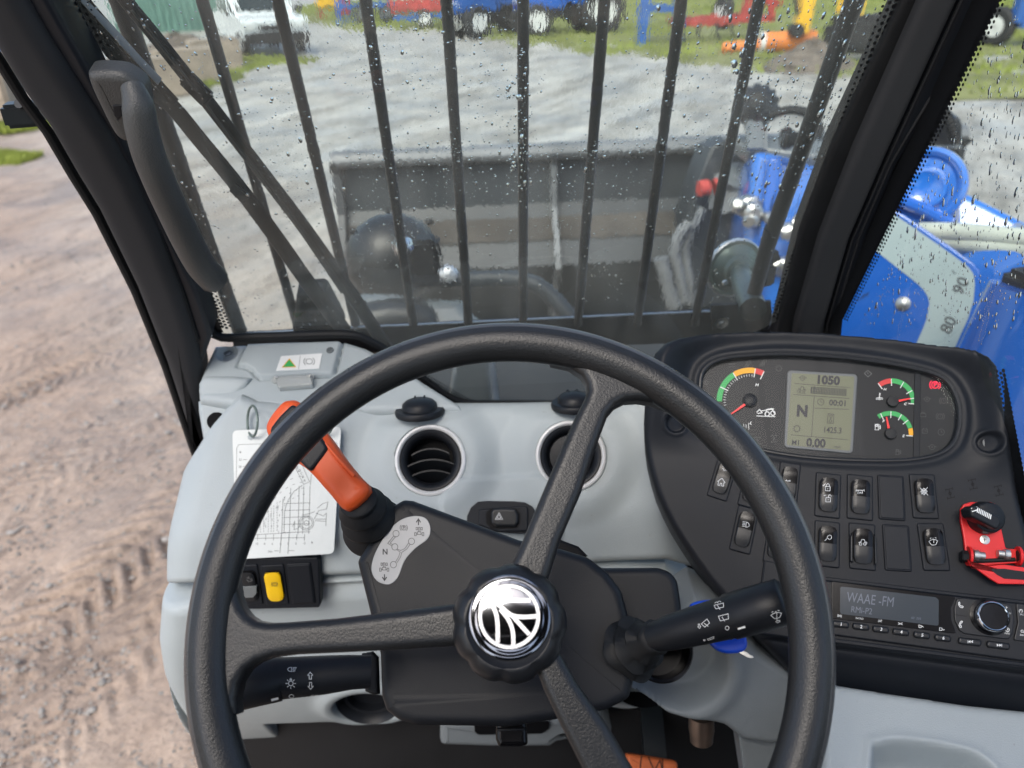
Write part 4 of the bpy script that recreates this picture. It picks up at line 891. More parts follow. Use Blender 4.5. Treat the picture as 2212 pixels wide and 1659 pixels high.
obj('cover_panel', slab_px(Pl(wp(1100, 800, 1.3), nrm(20)), [(980, 772), (1060, 768), (1062, 900), (960, 900)], -.03, 0, .01), 'fender', t)
obj('cover_rib', tube([wp(1062, 770, 1.28), wp(1072, 875, 1.22)], .006, 8), 'bucketlip', t)
# round mirror-backed horn on its stem
c = wp(1586, 578, 1.12); ax = (EYE - c).normalized() * .75 + Vector((.35, 0, -.25)); ax.normalize()
t = thing('trumpet_horn', 'grey green metal horn dish with thick stem bolted to the guard rail', 'horn', wp(1625, 664, 1.05))
obj('dish', lathe(c, ax, [(.040, -.006), (.0425, 0), (.041, .004), (.036, .004), (.030, .010), (.024, .013), (.022, .02), (.015, .024), (.013, .03)], 48), 'greenmetal', t)
obj('dish_rim', ring(c, ax, [(.0425, -.004), (.0438, -.002), (.0438, .003), (.0418, .0045), (.0415, .003)], 48), 'satin', t)
obj('stem', tube([c + ax * .018, wp(1606, 610, 1.06), wp(1627, 668, 1.0)], [.014, .0165, .0175], 20), 'greenmetal', t)
obj('clamp', join(bar(wp(1640, 572, 1.06), wp(1678, 548, 1.06), .012, .015), box(wp(1652, 592, 1.06), (.022, .025, .03), .4, .004)), 'rubber', t)
obj('arm_bolt', lathe(wp(1565, 610, 1.04), ax, [(.004, 0), (.003, .003)], 10), 'steel', t)
# ================================================================ WINDSCREEN GUARD
PGo = PG.off(-.07)
t = thing('windscreen_guard', 'black steel bar guard standing in front of the windscreen', 'guard', PGo.P(1130, 720))
def gbar(x0, y0, x1, y1, r, nm='guard_bar'):
    a = PGo.P(x0, y0); b = PGo.P(x1, y1); d = (a - b); a2 = a + d * .35
    obj(nm, tube([a2, (a + b) / 2, b], r, 14), 'guard', t)
for x0, x1 in ((437, 608 + 34), (600, 768), (790, 893), (964, 1012), (1130, 1130), (1306, 1248), (1472, 1376), (1640, 1500)):
    yb_ = 700 if x1 > 700 else 720; gbar(x0, 0, x1, 700, .0058)
gbar(258, 0, 518, 715, .0092, 'side_post'); gbar(1846, 0, 1655, 540, .0095, 'side_post')
gbar(1655, 540, 1622, 660, .0095, 'side_post')
obj('bottom_rail', slab_px(PGo.off(-.004), [(500, 722), (815, 705), (1290, 683), (1660, 664), (1668, 735), (1290, 748), (815, 762), (505, 760)], -.004, 0, .0012), 'guard', t)
obj('rail_flange', tube([PGo.P(500, 722), PGo.P(815, 705), PGo.P(1290, 683), PGo.P(1540, 672)], .0016, 8), 'satin', t)
obj('bracket_plate', slab_px(PGo.off(.004), ZT(ZH, (472, 1478), (700, 1465), (880, 1450), (885, 1560), (860, 1640), (480, 1640)), -.004, 0, .001), 'guard', t)
obj('bracket_bolt', lathe(PGo.P(*ZH(762, 1492), .005), PG.n, [(.0075, 0), (.0075, .002), (.005, .0025), (.005, .006), (.002, .007)], 6), 'steel', t)
obj('bracket_bolt', lathe(PGo.P(*ZH(545, 1590), .005), PG.n, [(.009, 0), (.009, .002), (.006, .0025), (.005, .006), (.002, .007)], 18), 'steel', t)
# ================================================================ WIPERS (outside the glass)
PWi = PG.off(-.022)
def wiper(lab, arm, blade, clip, seam, ra, rb):
    t = thing('windscreen_wiper', lab, 'wiper', PWi.P(*arm[-1]))
    ext = lambda p: [PWi.P(*q) for q in p]
    a = ext(smoothpts(arm, 4, False)); obj('arm', tube(a, [ra * (1 + .5 * k / len(a)) for k in range(len(a))], 10, flat=.5, upv=PG.n), 'guard', t)
    b = ext(blade); obj('blade', join(tube([p + PG.n * .004 for p in b], rb, 8, flat=.7, upv=PG.n)), 'rubber', t)
    if 'left windscreen' in lab:
        sp_ = [p + PG.n * .008 for p in ext(seam)]; n2 = (PG.n * .45 + Vector((.35, 0, .85))).normalized(); Vs = []
        for k, p in enumerate(sp_):
            d = (sp_[min(k + 1, len(sp_) - 1)] - sp_[max(k - 1, 0)]).normalized(); q = d.cross(n2).normalized(); q = q if q.x > 0 else -q
            Vs += [p - q * .0045, p + q * .0045, p + q * .0045 - n2 * .001, p - q * .0045 - n2 * .001]
        obj('arm_sky_highlight', (Vs, [(4 * k + a, 4 * k + (a + 1) % 4, 4 * k + 4 + (a + 1) % 4, 4 * k + 4 + a) for k in range(len(sp_) - 1) for a in range(4)]), 'white', t)  # white colour stands in for skylight caught on the arm's upper edge
    else: obj('blade_spine', tube([p + PG.n * .010 for p in ext(seam)], .0014, 8, flat=.4, upv=PG.n), 'fender', t)
    p = PWi.P(*clip); obj('clip', box(p + PG.n * .006, (.016, .008, .028) if 'right' in lab else (.012, .008, .02), 0, .002, ry=R_(-38)), 'rubber', t)
    return t
wiper('left windscreen wiper with white painted sky highlight along its upper arm', [(70, -150), (155, -12), (215, 78), (300, 172), (368, 226), (430, 300), (520, 410), (605, 525), (665, 610), (742, 712)],
      [(130, -130), (190, 0), (270, 95), (340, 172), (380, 215)], (520, 408), [(136, -92), (188, -12), (254, 62), (304, 118), (350, 166)], .0070, .0048)
wiper('right windscreen wiper with square blade clip crossing the left bars', [(180, -130), (262, -12), (330, 72), (408, 170), (450, 222), (560, 364), (640, 468), (702, 554), (766, 645), (836, 752)],
      [(215, -120), (275, 0), (345, 80), (430, 186), (500, 272), (565, 358), (640, 455), (705, 545), (775, 650)], (428, 184), [(290, 10), (360, 95), (425, 178), (500, 285), (570, 378), (650, 485), (740, 620)], .0062, .0040)
obj('wiper_motor_cover', slab_px(PG.off(-.05), [(640, 640), (700, 636), (730, 690), (745, 722), (630, 722)], -.03, 0, .006, r=.006), 'rubber', label='small black wiper spindle cover at the foot of the windscreen', cat='cover')
# ================================================================ WINDSCREEN AND SIDE WINDOW
def drops(pl, quad, n, rr, side=-1, stretch=1.0, streaks=0, dens=None, name='raindrops', parent=None):
    """water drops standing on the outer face"""
    V = []; Fc = []; P = [pl.at(*q) for q in quad]; xs = [p[0] for p in P]; ys = [p[1] for p in P]; out = 0
    seg, rg = 7, 3
    def add(u, v, r, st, hh, lean=0, w=1.0):
        b = len(V); o = pl.w(u, v, side * .0018)
        ph = random.random() * 6
        for i in range(rg):
            q = math.cos(math.pi / 2 * i / rg); z = math.sin(math.pi / 2 * i / rg) * hh * r
            for k in range(seg):
                a = 2 * math.pi * k / seg; w_ = 1 + .18 * math.sin(2 * a + ph) + .1 * math.sin(3 * a + ph * 2)
                V.append(o + pl.x * (r * q * math.cos(a) * w_ + lean * r * q * math.sin(a) * st) + pl.y * r * q * math.sin(a) * st * w_ + pl.n * side * z)
        V.append(o + pl.n * side * hh * r)
        for i in range(rg - 1):
            for k in range(seg): j = (k + 1) % seg; Fc.append((b + i * seg + k, b + i * seg + j, b + (i + 1) * seg + j, b + (i + 1) * seg + k))
        for k in range(seg): Fc.append((b + (rg - 1) * seg + k, b + (rg - 1) * seg + (k + 1) % seg, b + rg * seg))
        Fc.append(tuple(b + k for k in reversed(range(seg))))
    while out < n:
        u = random.uniform(min(xs), max(xs)); v = random.uniform(min(ys), max(ys))
        if not inpoly(np.array([u]), np.array([v]), P)[0]: continue
        if dens and random.random() > dens(u, v): continue
        r = rr * random.lognormvariate(0, .5); st = stretch * random.uniform(.8, 1.5)
        if random.random() < .1: r *= 1.6
        add(u, v, r, st, random.uniform(.13, .3)); out += 1
    for _ in range(streaks):
        u = random.uniform(min(xs), max(xs)); v = random.uniform(min(ys), max(ys))
        if not inpoly(np.array([u]), np.array([v]), P)[0]: continue
        L = random.uniform(.015, .07); k = int(L / .0022); uu = u
        for i in range(k):
            uu += random.uniform(-.0007, .0007); add(uu, v - i * .0022, rr * random.uniform(.45, .85), 1.9, .22)
        add(uu, v - k * .0022, rr * 1.3, 1.3, .6)
    return obj(name, (V, Fc), 'water', parent, kind='stuff', smooth=0)
gt = thing('windscreen', 'large tinted windscreen wet with raindrops in front of the steering wheel', 'windscreen', PG.P(1130, 720))
gl_px = [(60, -160), (105, 0), (193, 155), (440, 640), (465, 722), (742, 722), (830, 745), (990, 868), (1400, 872), (1560, 760), (1683, 690), (1953, 0), (2020, -160)]
obj('glass_pane', (lambda p: ([PG.w(*q) for q in p], [tuple(range(len(p)))]))(PG.L(gl_px)), 'glass', gt, smooth=0)
def film(pl, px, parent):
    p = [Vector(q) for q in pl.L(px)]
    if area2(p) < 0: p.reverse()
    n = len(p); V = [pl.w(*q, -.0012) for q in p] + [pl.w(*q, -.0016) for q in p]
    o = obj('water_film', (V, [tuple(range(n)), tuple(reversed(range(n, 2 * n)))] + [(i, i + n, (i + 1) % n + n, (i + 1) % n) for i in range(n)]), 'film', parent, kind='stuff', smooth=0)
    o.data.materials.append(M['filmback']); o.data.polygons[0].material_index = 1
    for f in o.data.polygons: f.use_smooth = False
    return o
film(PG, gl_px, gt)
Qd = [(150, -30), (480, 700), (745, 718), (1660, 690), (1930, -30)]
def dn(u, v):
    a = hnoise(np.array([u * 1.0]), np.array([v * 1.0]), .055, 51)[0] + .5; b = hnoise(np.array([u]), np.array([v]), .17, 52)[0] + .5
    return max(.04, min(1, (a * b * 2.6) ** 1.6))
drops(PG, Qd, 4600, .00042, dens=dn, parent=gt, streaks=10)
drops(PG, [(1095, 150), (1150, 150), (1150, 420), (1095, 420)], 110, .0007, parent=gt, stretch=1.5)
drops(PG, [(735, 326), (1560, 296), (1560, 330), (740, 362)], 380, .00045, parent=gt)
drops(PG, [(1560, 0), (1900, 0), (1760, 420), (1600, 420)], 340, .00062, parent=gt, stretch=1.6, streaks=22)
# frit: solid band plus dots along both edges
def frit(pl, a, b, rows, pitch, side, parent, solid, n0=0):
    A = Vector(pl.at(*a)); B = Vector(pl.at(*b)); d = (B - A); L = d.length; d.normalize(); nn = Vector((-d.y, d.x)) * side
    V = []; Fc = []; seg = 8
    for k, s in enumerate(solid): V.append(pl.w(*s, .0012))
    Fc.append(tuple(range(len(solid))))
    r0 = pitch * .46
    for j in range(rows):
        r = r0 * (1 - .17 * j) if j else r0 * 1.05
        off = pitch * (.25 + j * .87)
        for i in range(int(L / pitch)):
            c = A + d * ((i + .5 * (j % 2)) * pitch) + nn * off; b0 = len(V)
            for k in range(seg): q = 2 * math.pi * k / seg; V.append(pl.w(c.x + r * math.cos(q), c.y + r * math.sin(q), .0012))
            Fc.append(tuple(b0 + k for k in range(seg)))
    return obj('frit_band', (V, Fc), 'frit', parent, kind='stuff', smooth=0)
frit(PG, (84, -90), (448, 640), 5, .0058, 1, gt, PG.L([(30, -160), (52, -160), (84, -90), (203, 155), (448, 640), (476, 722), (455, 722), (425, 640), (180, 155), (60, -60)]))
frit(PG, (448, 640), (483, 716), 4, .0052, 1, gt, PG.L([(430, 640), (448, 640), (483, 716), (460, 722)]))
frit(PG, (1985, -90), (1688, 690), 4, .0058, -1, gt, PG.L([(1985, -90), (1688, 690), (1720, 700), (2010, -90)]))
frit(PG, (905, 812), (1010, 872), 3, .0045, 1, gt, PG.L([(890, 815), (905, 812), (1010, 872), (980, 872)]))
obj('screen_gasket', tube([PG.P(x, y, .004) for x, y in smoothpts([(436, 640), (462, 722), (560, 727), (742, 722), (800, 738), (860, 775), (920, 822), (990, 866), (1100, 872), (1400, 872)], 4, False)], .0052, 10), 'rubber', gt)
gs = thing('side_window', 'right side window with rain streaks looking onto the blue boom', 'window', PS.P(1900, 720))
sw = [(2200, -120), (2161, 0), (1815, 691), (1800, 1000), (2230, 1350), (2500, 1350), (2500, -120)]
obj('glass_pane', ([PS.P(*q) for q in sw], [tuple(range(len(sw)))]), 'glass2', gs, smooth=0)
frit(PS, (2203, -105), (1818, 691), 3, .0046, 1, gs, PS.L([(2215, -105), (1822, 691), (1815, 760), (1740, 760), (1745, 691), (2130, -105)]))
frit(PS, (2172, 800), (2240, 1160), 3, .0042, -1, gs, PS.L([(2172, 800), (2172, 1160), (2240, 1160)]))
drops(PS, [(2180, 0), (2240, 0), (2240, 720), (2100, 720), (1850, 700)], 900, .0005, side=-1, stretch=2.1, parent=gs, streaks=24)
# ================================================================ PILLARS, ROOF FRAME
ct = thing('cab_frame', 'dark cab frame with two front pillars, roof frame and door seal', 'cab frame', PG.P(300, 900))
PL1 = PG.off(.03)
LE = [(-120, -60), (0, 137), (44, 208), (100, 283), (155, 377), (207, 461), (290, 628), (355, 790), (412, 962), (440, 1040)]
MID = [(25, -10), (84, 92), (155, 203), (222, 305), (276, 403), (330, 520), (378, 640), (410, 740), (425, 830), (432, 950), (470, 1040)]
obj('left_pillar', slab_px(PL1, LE + [(455, 1060)] + list(reversed([(x + 10, y) for x, y in MID])) + [(-30, -120)], -.02, .02, .014, seg=6), 'pillar', ct, smooth=60)
GE = [(88, -30), (193, 157), (300, 372), (430, 640), (458, 725), (432, 800)]
obj('pillar_post', slab_px(PL1, [(60, -90)] + GE + [(425, 830)] + list(reversed(MID[:8])) + [(-30, -120)], -.03, .006, .005, seg=3), 'pillar_steel', ct)
obj('pillar_groove', tube([PL1.P(x, y, .008) for x, y in [(0, -90)] + [(x + 16, y - 4) for x, y in MID[:8]]], .0028, 8), 'rubber', ct)
obj('pillar_bead', tube([PL1.P(x, y, .001) for x, y in [(52, -100)] + [(x - 2, y) for x, y in GE[:5]]], .0016, 8), 'satin', ct)
LS = [(-150, -100)] + [(x + 3, y + 1) for x, y in LE[1:]] + [(440, 1060)]
obj('door_seal', tube([PL1.P(x, y, .004) for x, y in LS], .0048, 10), 'rubber', ct)
obj('striker', join(box(PL1.P(52, 246, -.03), (.03, .03, .02), .3, .003), lathe(PL1.P(46, 226, -.02), (0, -1, .4), [(.004, 0), (.004, .004)], 12)), 'guard', ct)
RL = [(2010, -150), (1953, 0), (1803, 312), (1732, 500), (1683, 700), (1675, 740)]
R1 = [(2060, -150), (1998, 0), (1850, 330), (1775, 520), (1722, 700), (1716, 740)]
R2 = [(2150, -150), (2075, 0), (1922, 330), (1838, 520), (1785, 700), (1780, 740)]
R3 = [(2245, -150), (2166, 0), (2024, 217), (1942, 354), (1874, 512), (1820, 691), (1815, 740)]
obj('right_pillar', slab_px(PG.off(.012), R1 + R2[::-1], -.04, .01, .008, seg=5), 'pillar', ct, smooth=60)
obj('pillar_rubber', slab_px(PG.off(.004), RL + R1[::-1], -.02, .005, .004, seg=3), 'rubber', ct)
obj('pillar_post', slab_px(PG.off(.008), [(x - 2, y) for x, y in R2] + R3[::-1], -.04, .002, .006, seg=4), 'pillar_steel', ct)
obj('pillar_bead', tube([PG.P(x + 2, y, .0125) for x, y in R2], .0013, 8), 'pillar', ct)
obj('pillar_bead', tube([PG.P(x - 18, y, .0105) for x, y in R3], .0013, 8), 'pillar', ct)
# roof: frame members round a glazed hatch with bars, above and behind the camera
for a, b in (((-.62, .6, 2.62), (.62, .6, 2.62)), ((-.62, -.75, 2.7), (.62, -.75, 2.7)), ((-.62, -.75, 2.7), (-.62, .6, 2.62)), ((.62, -.75, 2.7), (.62, .6, 2.62)), ((-.46, -.12, 2.76), (.46, -.12, 2.76))):
    obj('roof_beam', bar(a, b, .09, .07), 'pillar', ct)
for nm, c_, s_ in (('roof_panel', (-.54, -.075, 2.7), (.16, 1.35, .03)), ('roof_panel', (.54, -.075, 2.7), (.16, 1.35, .03)), ('roof_panel', (0, .53, 2.68), (.92, .14, .03)), ('roof_panel', (0, -.6, 2.72), (.92, .3, .03))): obj(nm, box(c_, s_, 0, .004), 'pillar', ct)
for i in range(7): x = -.39 + .13 * i; obj('roof_bar', bar((x, .6, 2.68), (x, -.75, 2.76), .012), 'guard', ct)
for x in (-.62, .62): obj('rear_post', bar((x, -.75, 1.2), (x, -.75, 2.7), .08), 'pillar', ct)
obj('rear_wall', box((0, -.82, 1.45), (1.24, .04, 1.1), 0, .01), 'pillar', ct)
obj('right_wall', box((.66, -.1, 1.35), (.04, 1.4, .75), 0, .01), 'pillar', ct)
obj('rear_header', box((0, -.82, 2.5), (1.24, .04, .35), 0, .01), 'pillar', ct)
# ================================================================ GRAB HANDLE
t = thing('grab_handle', 'textured black grab handle mounted on the left windscreen pillar', 'grab handle', PL1.P(440, 640, .03))
PGh = PL1.off(.03)
o = obj('mount', slab_px(PGh, [(186, 166), (196, 158), (225, 157), (262, 161), (290, 176), (309, 196), (316, 225), (318, 262), (300, 300), (275, 312), (250, 300), (232, 272), (212, 232), (196, 198)], -.004, .016, .0075, sm=3, seg=7), 'grab', t, smooth=60)
hp = smoothpts([(286, 190), (298, 225), (306, 275), (321, 332), (345, 392), (376, 460), (410, 530), (437, 577), (461, 602)], 5, False)
hr = [(.0095 + .0037 * sstep(0, 7, i)) + .0018 * (i / len(hp)) for i in range(len(hp))]
obj('grip', tube([PGh.P(p[0], p[1], .018 + .02 * math.sin(math.pi * min(1, i / (len(hp) - 1)))) for i, p in enumerate(hp)], [r * .93 for r in hr], 20), 'grab', t, smooth=50)
obj('grip_end', lathe(PGh.P(459, 603, .018), PGh.P(470, 612, .018) - PGh.P(455, 595, .018), [(.0134, -.004), (.0134, .003), (.011, .007), (.005, .009)], 20), 'black', t, smooth=60)
obj('screw_cap', slab_px(PGh.off(.016), [(243, 228), (262, 228), (264, 250), (255, 260), (246, 250)], -.002, .0014, .0008), 'black', t)
# ================================================================ DASHBOARD
dt = thing('dashboard', 'pale grey moulded dashboard with round air vents behind the wheel', 'dashboard', PD.P(900, 1400))
cv = [PD.at(930, 994), PD.at(1233, 985)]
ldl = [PD.at(x, y, -.034 - .02 * max(0, min(1, (y - 1080) / 170))) for x, y in ((470, 830), (430, 930), (419, 965), (399, 1020), (387, 1070), (377, 1130), (371, 1190), (366, 1257), (364, 1330))]
def hdash(U, V, d):
    H = np.zeros(U.shape)
    for c in cv:
        r = np.hypot(U - c[0], V - c[1]); H += .011 * (1 - sstep(.047, .083, r)) * (r > 0); H -= .045 * (1 - sstep(.036, .0385, r))
    lo = PD.at(900, 1180); hi = PD.at(900, 1000)
    k = (V - lo[1]) / (hi[1] - lo[1]); H -= .022 * sstep(.35, -.6, k)                       # the face draws back towards its lower edge
    c = PD.at(1085, 1118); q = np.maximum(np.abs(U - c[0]) - .040, 0); w = np.maximum(np.abs(V - c[1]) - .018, 0)
    H += .0035 * (1 - sstep(.022, .03, np.hypot(q, w)))
    c = PD.at(560, 1010); H += .002 * G2(U, V, c, .035)
    a = PD.at(760, 900); b = PD.at(770, 1120); s = (U - a[0]); H += .006 * (1 - sstep(-.02, .03, s)) 
    a = PD.at(1390, 1000); H += .02 * sstep(a[0] - .07, a[0] + .02, U) ** 2                 # sweeps up to the console
    H += fall(U, V, ldl, .045)
    for (x, y) in ((905, 893), (1240, 880)):
        c = PD.at(x, y); H -= .006 * np.exp(-(((U - c[0]) / .046) ** 2 + ((V - c[1]) / .014) ** 2) ** 2)
    return H
ud = [(419, 965), (399, 1020), (387, 1070), (377, 1130), (371, 1190), (366, 1257), (600, 1249), (840, 1240), (1100, 1226), (1300, 1216), (1440, 1208), (1520, 1230), (1600, 1330), (1720, 1450), (1760, 1450), (1620, 860), (1400, 862), (1200, 866), (990, 868), (860, 868), (700, 872), (560, 866), (520, 850), (490, 880), (458, 915)]
xL = PD.at(372, 1190)[0]; yT = PD.at(900, 868)[1]
def Rd(U, V):
    left = 1 - sstep(xL + .03, xL + .14, U); top = sstep(yT - .05, yT - .02, V)
    return .007 + .012 * top * (1 - left)
od = obj('main_panel', sheet(PD, smoothpts([Vector(p) for p in [PD.at(x, y, (-.034 - .02 * max(0, min(1, (y - 1080) / 170))) if x < 410 else (-.008 if (y < 875 and x > 540) else 0)) for x, y in ud]], 1), hdash, .0017, Rd, .012), 'grey', dt, smooth=80)
# shelf at top left with its lid
lid = [(534, 742), (733, 735), (741, 741), (724, 808), (716, 812), (562, 819), (552, 812), (545, 802), (530, 794), (512, 791)]
lidL = [Vector(p) for p in PT.L(lid)]
def hshelf(U, V, d):
    dl, _, _ = sdpoly(U, V, lidL); H = .004 * sstep(0, .003, dl) - .004 * np.exp(-(dl / .0016) ** 2)
    c = PT.at(491, 762); H -= .012 * (1 - sstep(.010, .0125, np.hypot(U - c[0], V - c[1])))
    a = PT.at(446, 800); e = PT.at(520, 838); H += .006 * (1 - sstep(e[0] - .012, e[0] + .004, U)) * (1 - sstep(a[1] - .01, a[1] + .012, V)) * 0
    return H
sh = [(462, 743), (600, 738), (744, 734), (790, 748), (850, 780), (920, 825), (992, 870), (1000, 885), (800, 888), (600, 882), (520, 876), (428, 864), (425, 838), (428, 822), (440, 790)]
os_ = obj('top_shelf', sheet(PT, PT.L(sh), hshelf, .0016, .009, .06), 'grey', dt, smooth=80)
PX1 = Pl(wp(450, 850, .885), nrm(34))
obj('corner_block', slab_px(PX1, [(425, 866), (470, 862), (520, 850), (540, 880), (520, 960), (440, 975), (432, 925), (426, 890)], -.06, .004, .007, sm=1, seg=5), 'grey', dt, smooth=60)
obj('corner_block', slab_px(PX1.off(.004), [(426, 828), (436, 812), (500, 812), (540, 816), (530, 840), (500, 862), (427, 863)], -.06, .004, .008, sm=1, seg=5), 'grey', dt, smooth=60)
obj('corner_hole', tube([PX1.P(468, 910, .001), PX1.P(468, 910, .0055)], .0105, 20), 'dark', dt)
lb = obj('lid_label', slab_px(PT, [(607, 769), (696, 763), (689, 796), (596, 801)], .0041, .0046, 0), 'stickerw', dt)
decal(lb, polyfan([(610, 793), (625, 777), (638, 792)]), 'ggreen', lb); decal(lb, ribbons([[(610, 794), (625, 776), (639, 793), (610, 794)]], 1.6), 'gyel', lb, lift=.0006)
decal(lb, ribbons(resub(icon('brake', 668, 781, 13, 2, .8)[:3]), 1.3), 'inkgrey', lb); decal(lb, ribbons([[(649, 768), (645, 798)]], .8), 'greyprint', lb)
for p in ((713, 757), (492, 763)): obj('lid_screw', lathe(PT.P(p[0], p[1], .004 if p[0] > 600 else -.01), PT.n, [(.0045, 0), (.0042, .0012), (.0022, .0013), (.0018, .0004)], 16), 'fender', dt)
# lower panels
PL2 = Pl(PD.P(700, 1252, -.022), nrm(2))
lc = [PL2.at(790, 1556), PL2.at(1412, 1522)]
ldl2 = [PL2.at(x, y, -.03) for x, y in ((362, 1200), (360, 1268), (354, 1350), (360, 1430), (378, 1520), (405, 1640), (430, 1760))]
def hlow(U, V, d):
    H = np.zeros(U.shape); top = PL2.at(700, 1255)[1]
    k = (top - V); H -= .9 * np.maximum(0, k - .05) ** 2 * 1.2 - .012 * sstep(0, .03, k)
    a = PL2.at(820, 1300); b = PL2.at(510, 1300)
    H -= .010 * (sstep(b[0] - .02, b[0], U) * (1 - sstep(a[0], a[0] + .012, U)) * sstep(.002, .012, k) * (1 - sstep(.075, .11, k)))
    H += fall(U, V, ldl2, .032)
    for c in lc:
        r = np.hypot(U - c[0], V - c[1]); H += .007 * np.exp(-((r - .052) / .012) ** 2); H -= .05 * (1 - sstep(.036, .044, r))
    return H
lo_ = [(360, 1268), (600, 1258), (840, 1250), (1100, 1236), (1300, 1228), (1440, 1220), (1530, 1300), (1640, 1420), (1700, 1500), (1690, 1580), (1560, 1562), (1400, 1582), (1240, 1600), (1060, 1612), (950, 1616), (760, 1622), (560, 1622), (575, 1700), (590, 1790), (440, 1790), (430, 1740), (405, 1640), (378, 1520), (360, 1430), (354, 1350)]
xl2 = PL2.at(356, 1350)[0]
obj('lower_panel', sheet(PL2, [PL2.at(x, y, -.03 - .05 * max(0, (y - 1450) / 300) if x < 435 else 0) for x, y in lo_], hlow, .0019, .006, .05), 'grey', dt, smooth=80)
# knee column between the wheel and the console, and the tray at the right
PKn = Pl(wp(1620, 1480, .74), nrm(14, 8))
def hknee(U, V, d):
    c = PKn.at(1600, 1450); r = (U - c[0]); e = PKn.at(1455, 1425)
    rr = np.hypot(U - e[0], V - e[1])
    return -.0 + .012 * np.cos(np.clip(r / .07, -1.5, 1.5)) - .03 * (1 - sstep(.040, .050, rr)) + .006 * np.exp(-((rr - .056) / .01) ** 2)
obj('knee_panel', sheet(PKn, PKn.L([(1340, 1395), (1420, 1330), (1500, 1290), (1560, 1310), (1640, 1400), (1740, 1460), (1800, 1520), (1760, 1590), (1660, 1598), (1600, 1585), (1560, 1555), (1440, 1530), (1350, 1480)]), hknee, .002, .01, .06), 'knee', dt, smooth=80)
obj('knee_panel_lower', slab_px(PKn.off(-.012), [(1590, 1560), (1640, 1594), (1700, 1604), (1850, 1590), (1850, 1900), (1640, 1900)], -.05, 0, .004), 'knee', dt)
PTr = Pl(wp(2000, 1580, .66), nrm(66, 12))
tr = [Vector(p) for p in PTr.L(smoothpts([(1885, 1640), (1900, 1608), (1960, 1602), (2060, 1618), (2120, 1640), (2160, 1700), (2170, 1900), (1890, 1900)], 4))]
def htray(U, V, d):
    dl, _, _ = sdpoly(U, V, tr); a = PTr.at(2050, 1530); return -.045 * sstep(-.004, .016, dl) + .003 * np.exp(-(dl / .006) ** 2)
obj('tray', sheet(PTr, PTr.L([(1780, 1470), (1900, 1490), (2100, 1520), (2500, 1560), (2500, 2000), (1740, 2000), (1775, 1640)]), htray, .0022, .008, .04), 'grey', dt, smooth=80)
# round vents
for i, (x, y) in enumerate(((930, 994), (1233, 985))):
    c = PD.P(x, y, .011); n = (EYE - c).normalized() * .35 + PD.n * .65; n.normalize()
    v = obj('air_vent', ring(c, n, [(.0385, -.006), (.0392, .001), (.0385, .0035), (.0365, .0042), (.0345, .003), (.0335, -.001)], 64), 'silver', dt, smooth=50)
    obj('vent_ring', ring(c, n, [(.0338, -.004), (.0338, .0012), (.0325, .0032), (.030, .0028), (.0265, -.002), (.025, -.008), (.0245, -.03)], 64), 'black', v, smooth=50)
    vx, vy, vz = frame_from(n)
    if vx.x < 0: vx, vy = -vx, -vy
    up = PD.y if PD.y.dot(vy) else vy
    up = (PD.y - n * PD.y.dot(n)).normalized(); rt = up.cross(n)
    if i == 0:
        for dy, dz, wv in ((.0135, -.001, .021), (.0015, .0, .0255), (-.0105, -.001, .024)):
            P = []
            for k in range(17):
                s = -1 + 2 * k / 16; P.append(c + rt * (wv * s) + up * (dy - .0062 * s * s) + n * (dz - .002 + .0 * s))
            Vv = []
            for p in P: Vv += [p, p - n * .02 - up * .012, p - n * .02 - up * .0135, p - up * .0016]
            Fq = [(4 * k + j, 4 * k + (j + 1) % 4, 4 * k + 4 + (j + 1) % 4, 4 * k + 4 + j) for k in range(16) for j in range(4)]
            obj('louvre', (Vv, Fq), 'switch', v, smooth=40)
        obj('vent_well', lathe(c - n * .03, n, [(.025, 0), (.001, .0002)], 32), 'dark', v)
    else:
        obj('damper', lathe(c - n * .006, n, [(.0245, 0), (.023, .0028), (.012, .004), (.002, .0042)], 48), 'black', v, smooth=50)
        obj('damper_bar', bar(c + up * .02 - n * .001 + rt * .006, c - up * .02 - n * .001 + rt * .006, .003, .004, upv=n), 'black', v)
        obj('damper_catch', bar(c + up * .012 + rt * .019 - n * .001, c + up * .004 + rt * .021 - n * .001, .0035, .004, upv=n), 'black', v)
for (x, y, s) in ((907, 890, .86), (1240, 876, .8)):
    c = PD.P(x, y - 3, .002); ax = Vector((0, .2, .95)).normalized(); xx = Vector((1, 0, .03)).normalized()
    v = obj('demister', lathe(c, ax, [(.032 * s, -.004), (.033 * s, .0), (.031 * s, .003), (.024 * s, .0035)], 48), 'black', dt, smooth=50)
    dm = lathe(c + ax * .002, ax, [(.0235 * s, 0), (.0225 * s, .006), (.018 * s, .0095), (.010 * s, .0118), (.002, .0125)], 40)
    obj('dome', dm, 'black', v, smooth=60)
    for off in (-.0065, .004): obj('dome_rib', tube([c + ax * .002 + Vector((off + .0015 * math.sin(a), -.0235 * s * math.cos(a), 0)) + ax * (.0112 * math.sin(a)) for a in [R_(q) for q in range(0, 181, 12)]], .0011, 8), 'rubber', v)
for (x, y) in ((790, 1556), (1412, 1522)):
    cc = PL2.at(x, y); k = max(0, PL2.at(700, 1255)[1] - cc[1] - .05); c = PL2.w(cc[0], cc[1], -1.08 * k * k + .012)
    n = PL2.n
    if x < 1000:
        v = obj('foot_vent', ring(c - n * .01, n, [(.044, -.01), (.044, .0), (.040, .003), (.036, -.002), (.034, -.008), (.030, -.009), (.029, -.02), (.002, -.021)], 48), 'black', dt, smooth=50)
    else: v = obj('cup_well', ring(c - n * .022, n, [(.043, .012), (.041, .0), (.04, -.03), (.002, -.031)], 48), 'dark', dt, smooth=50)
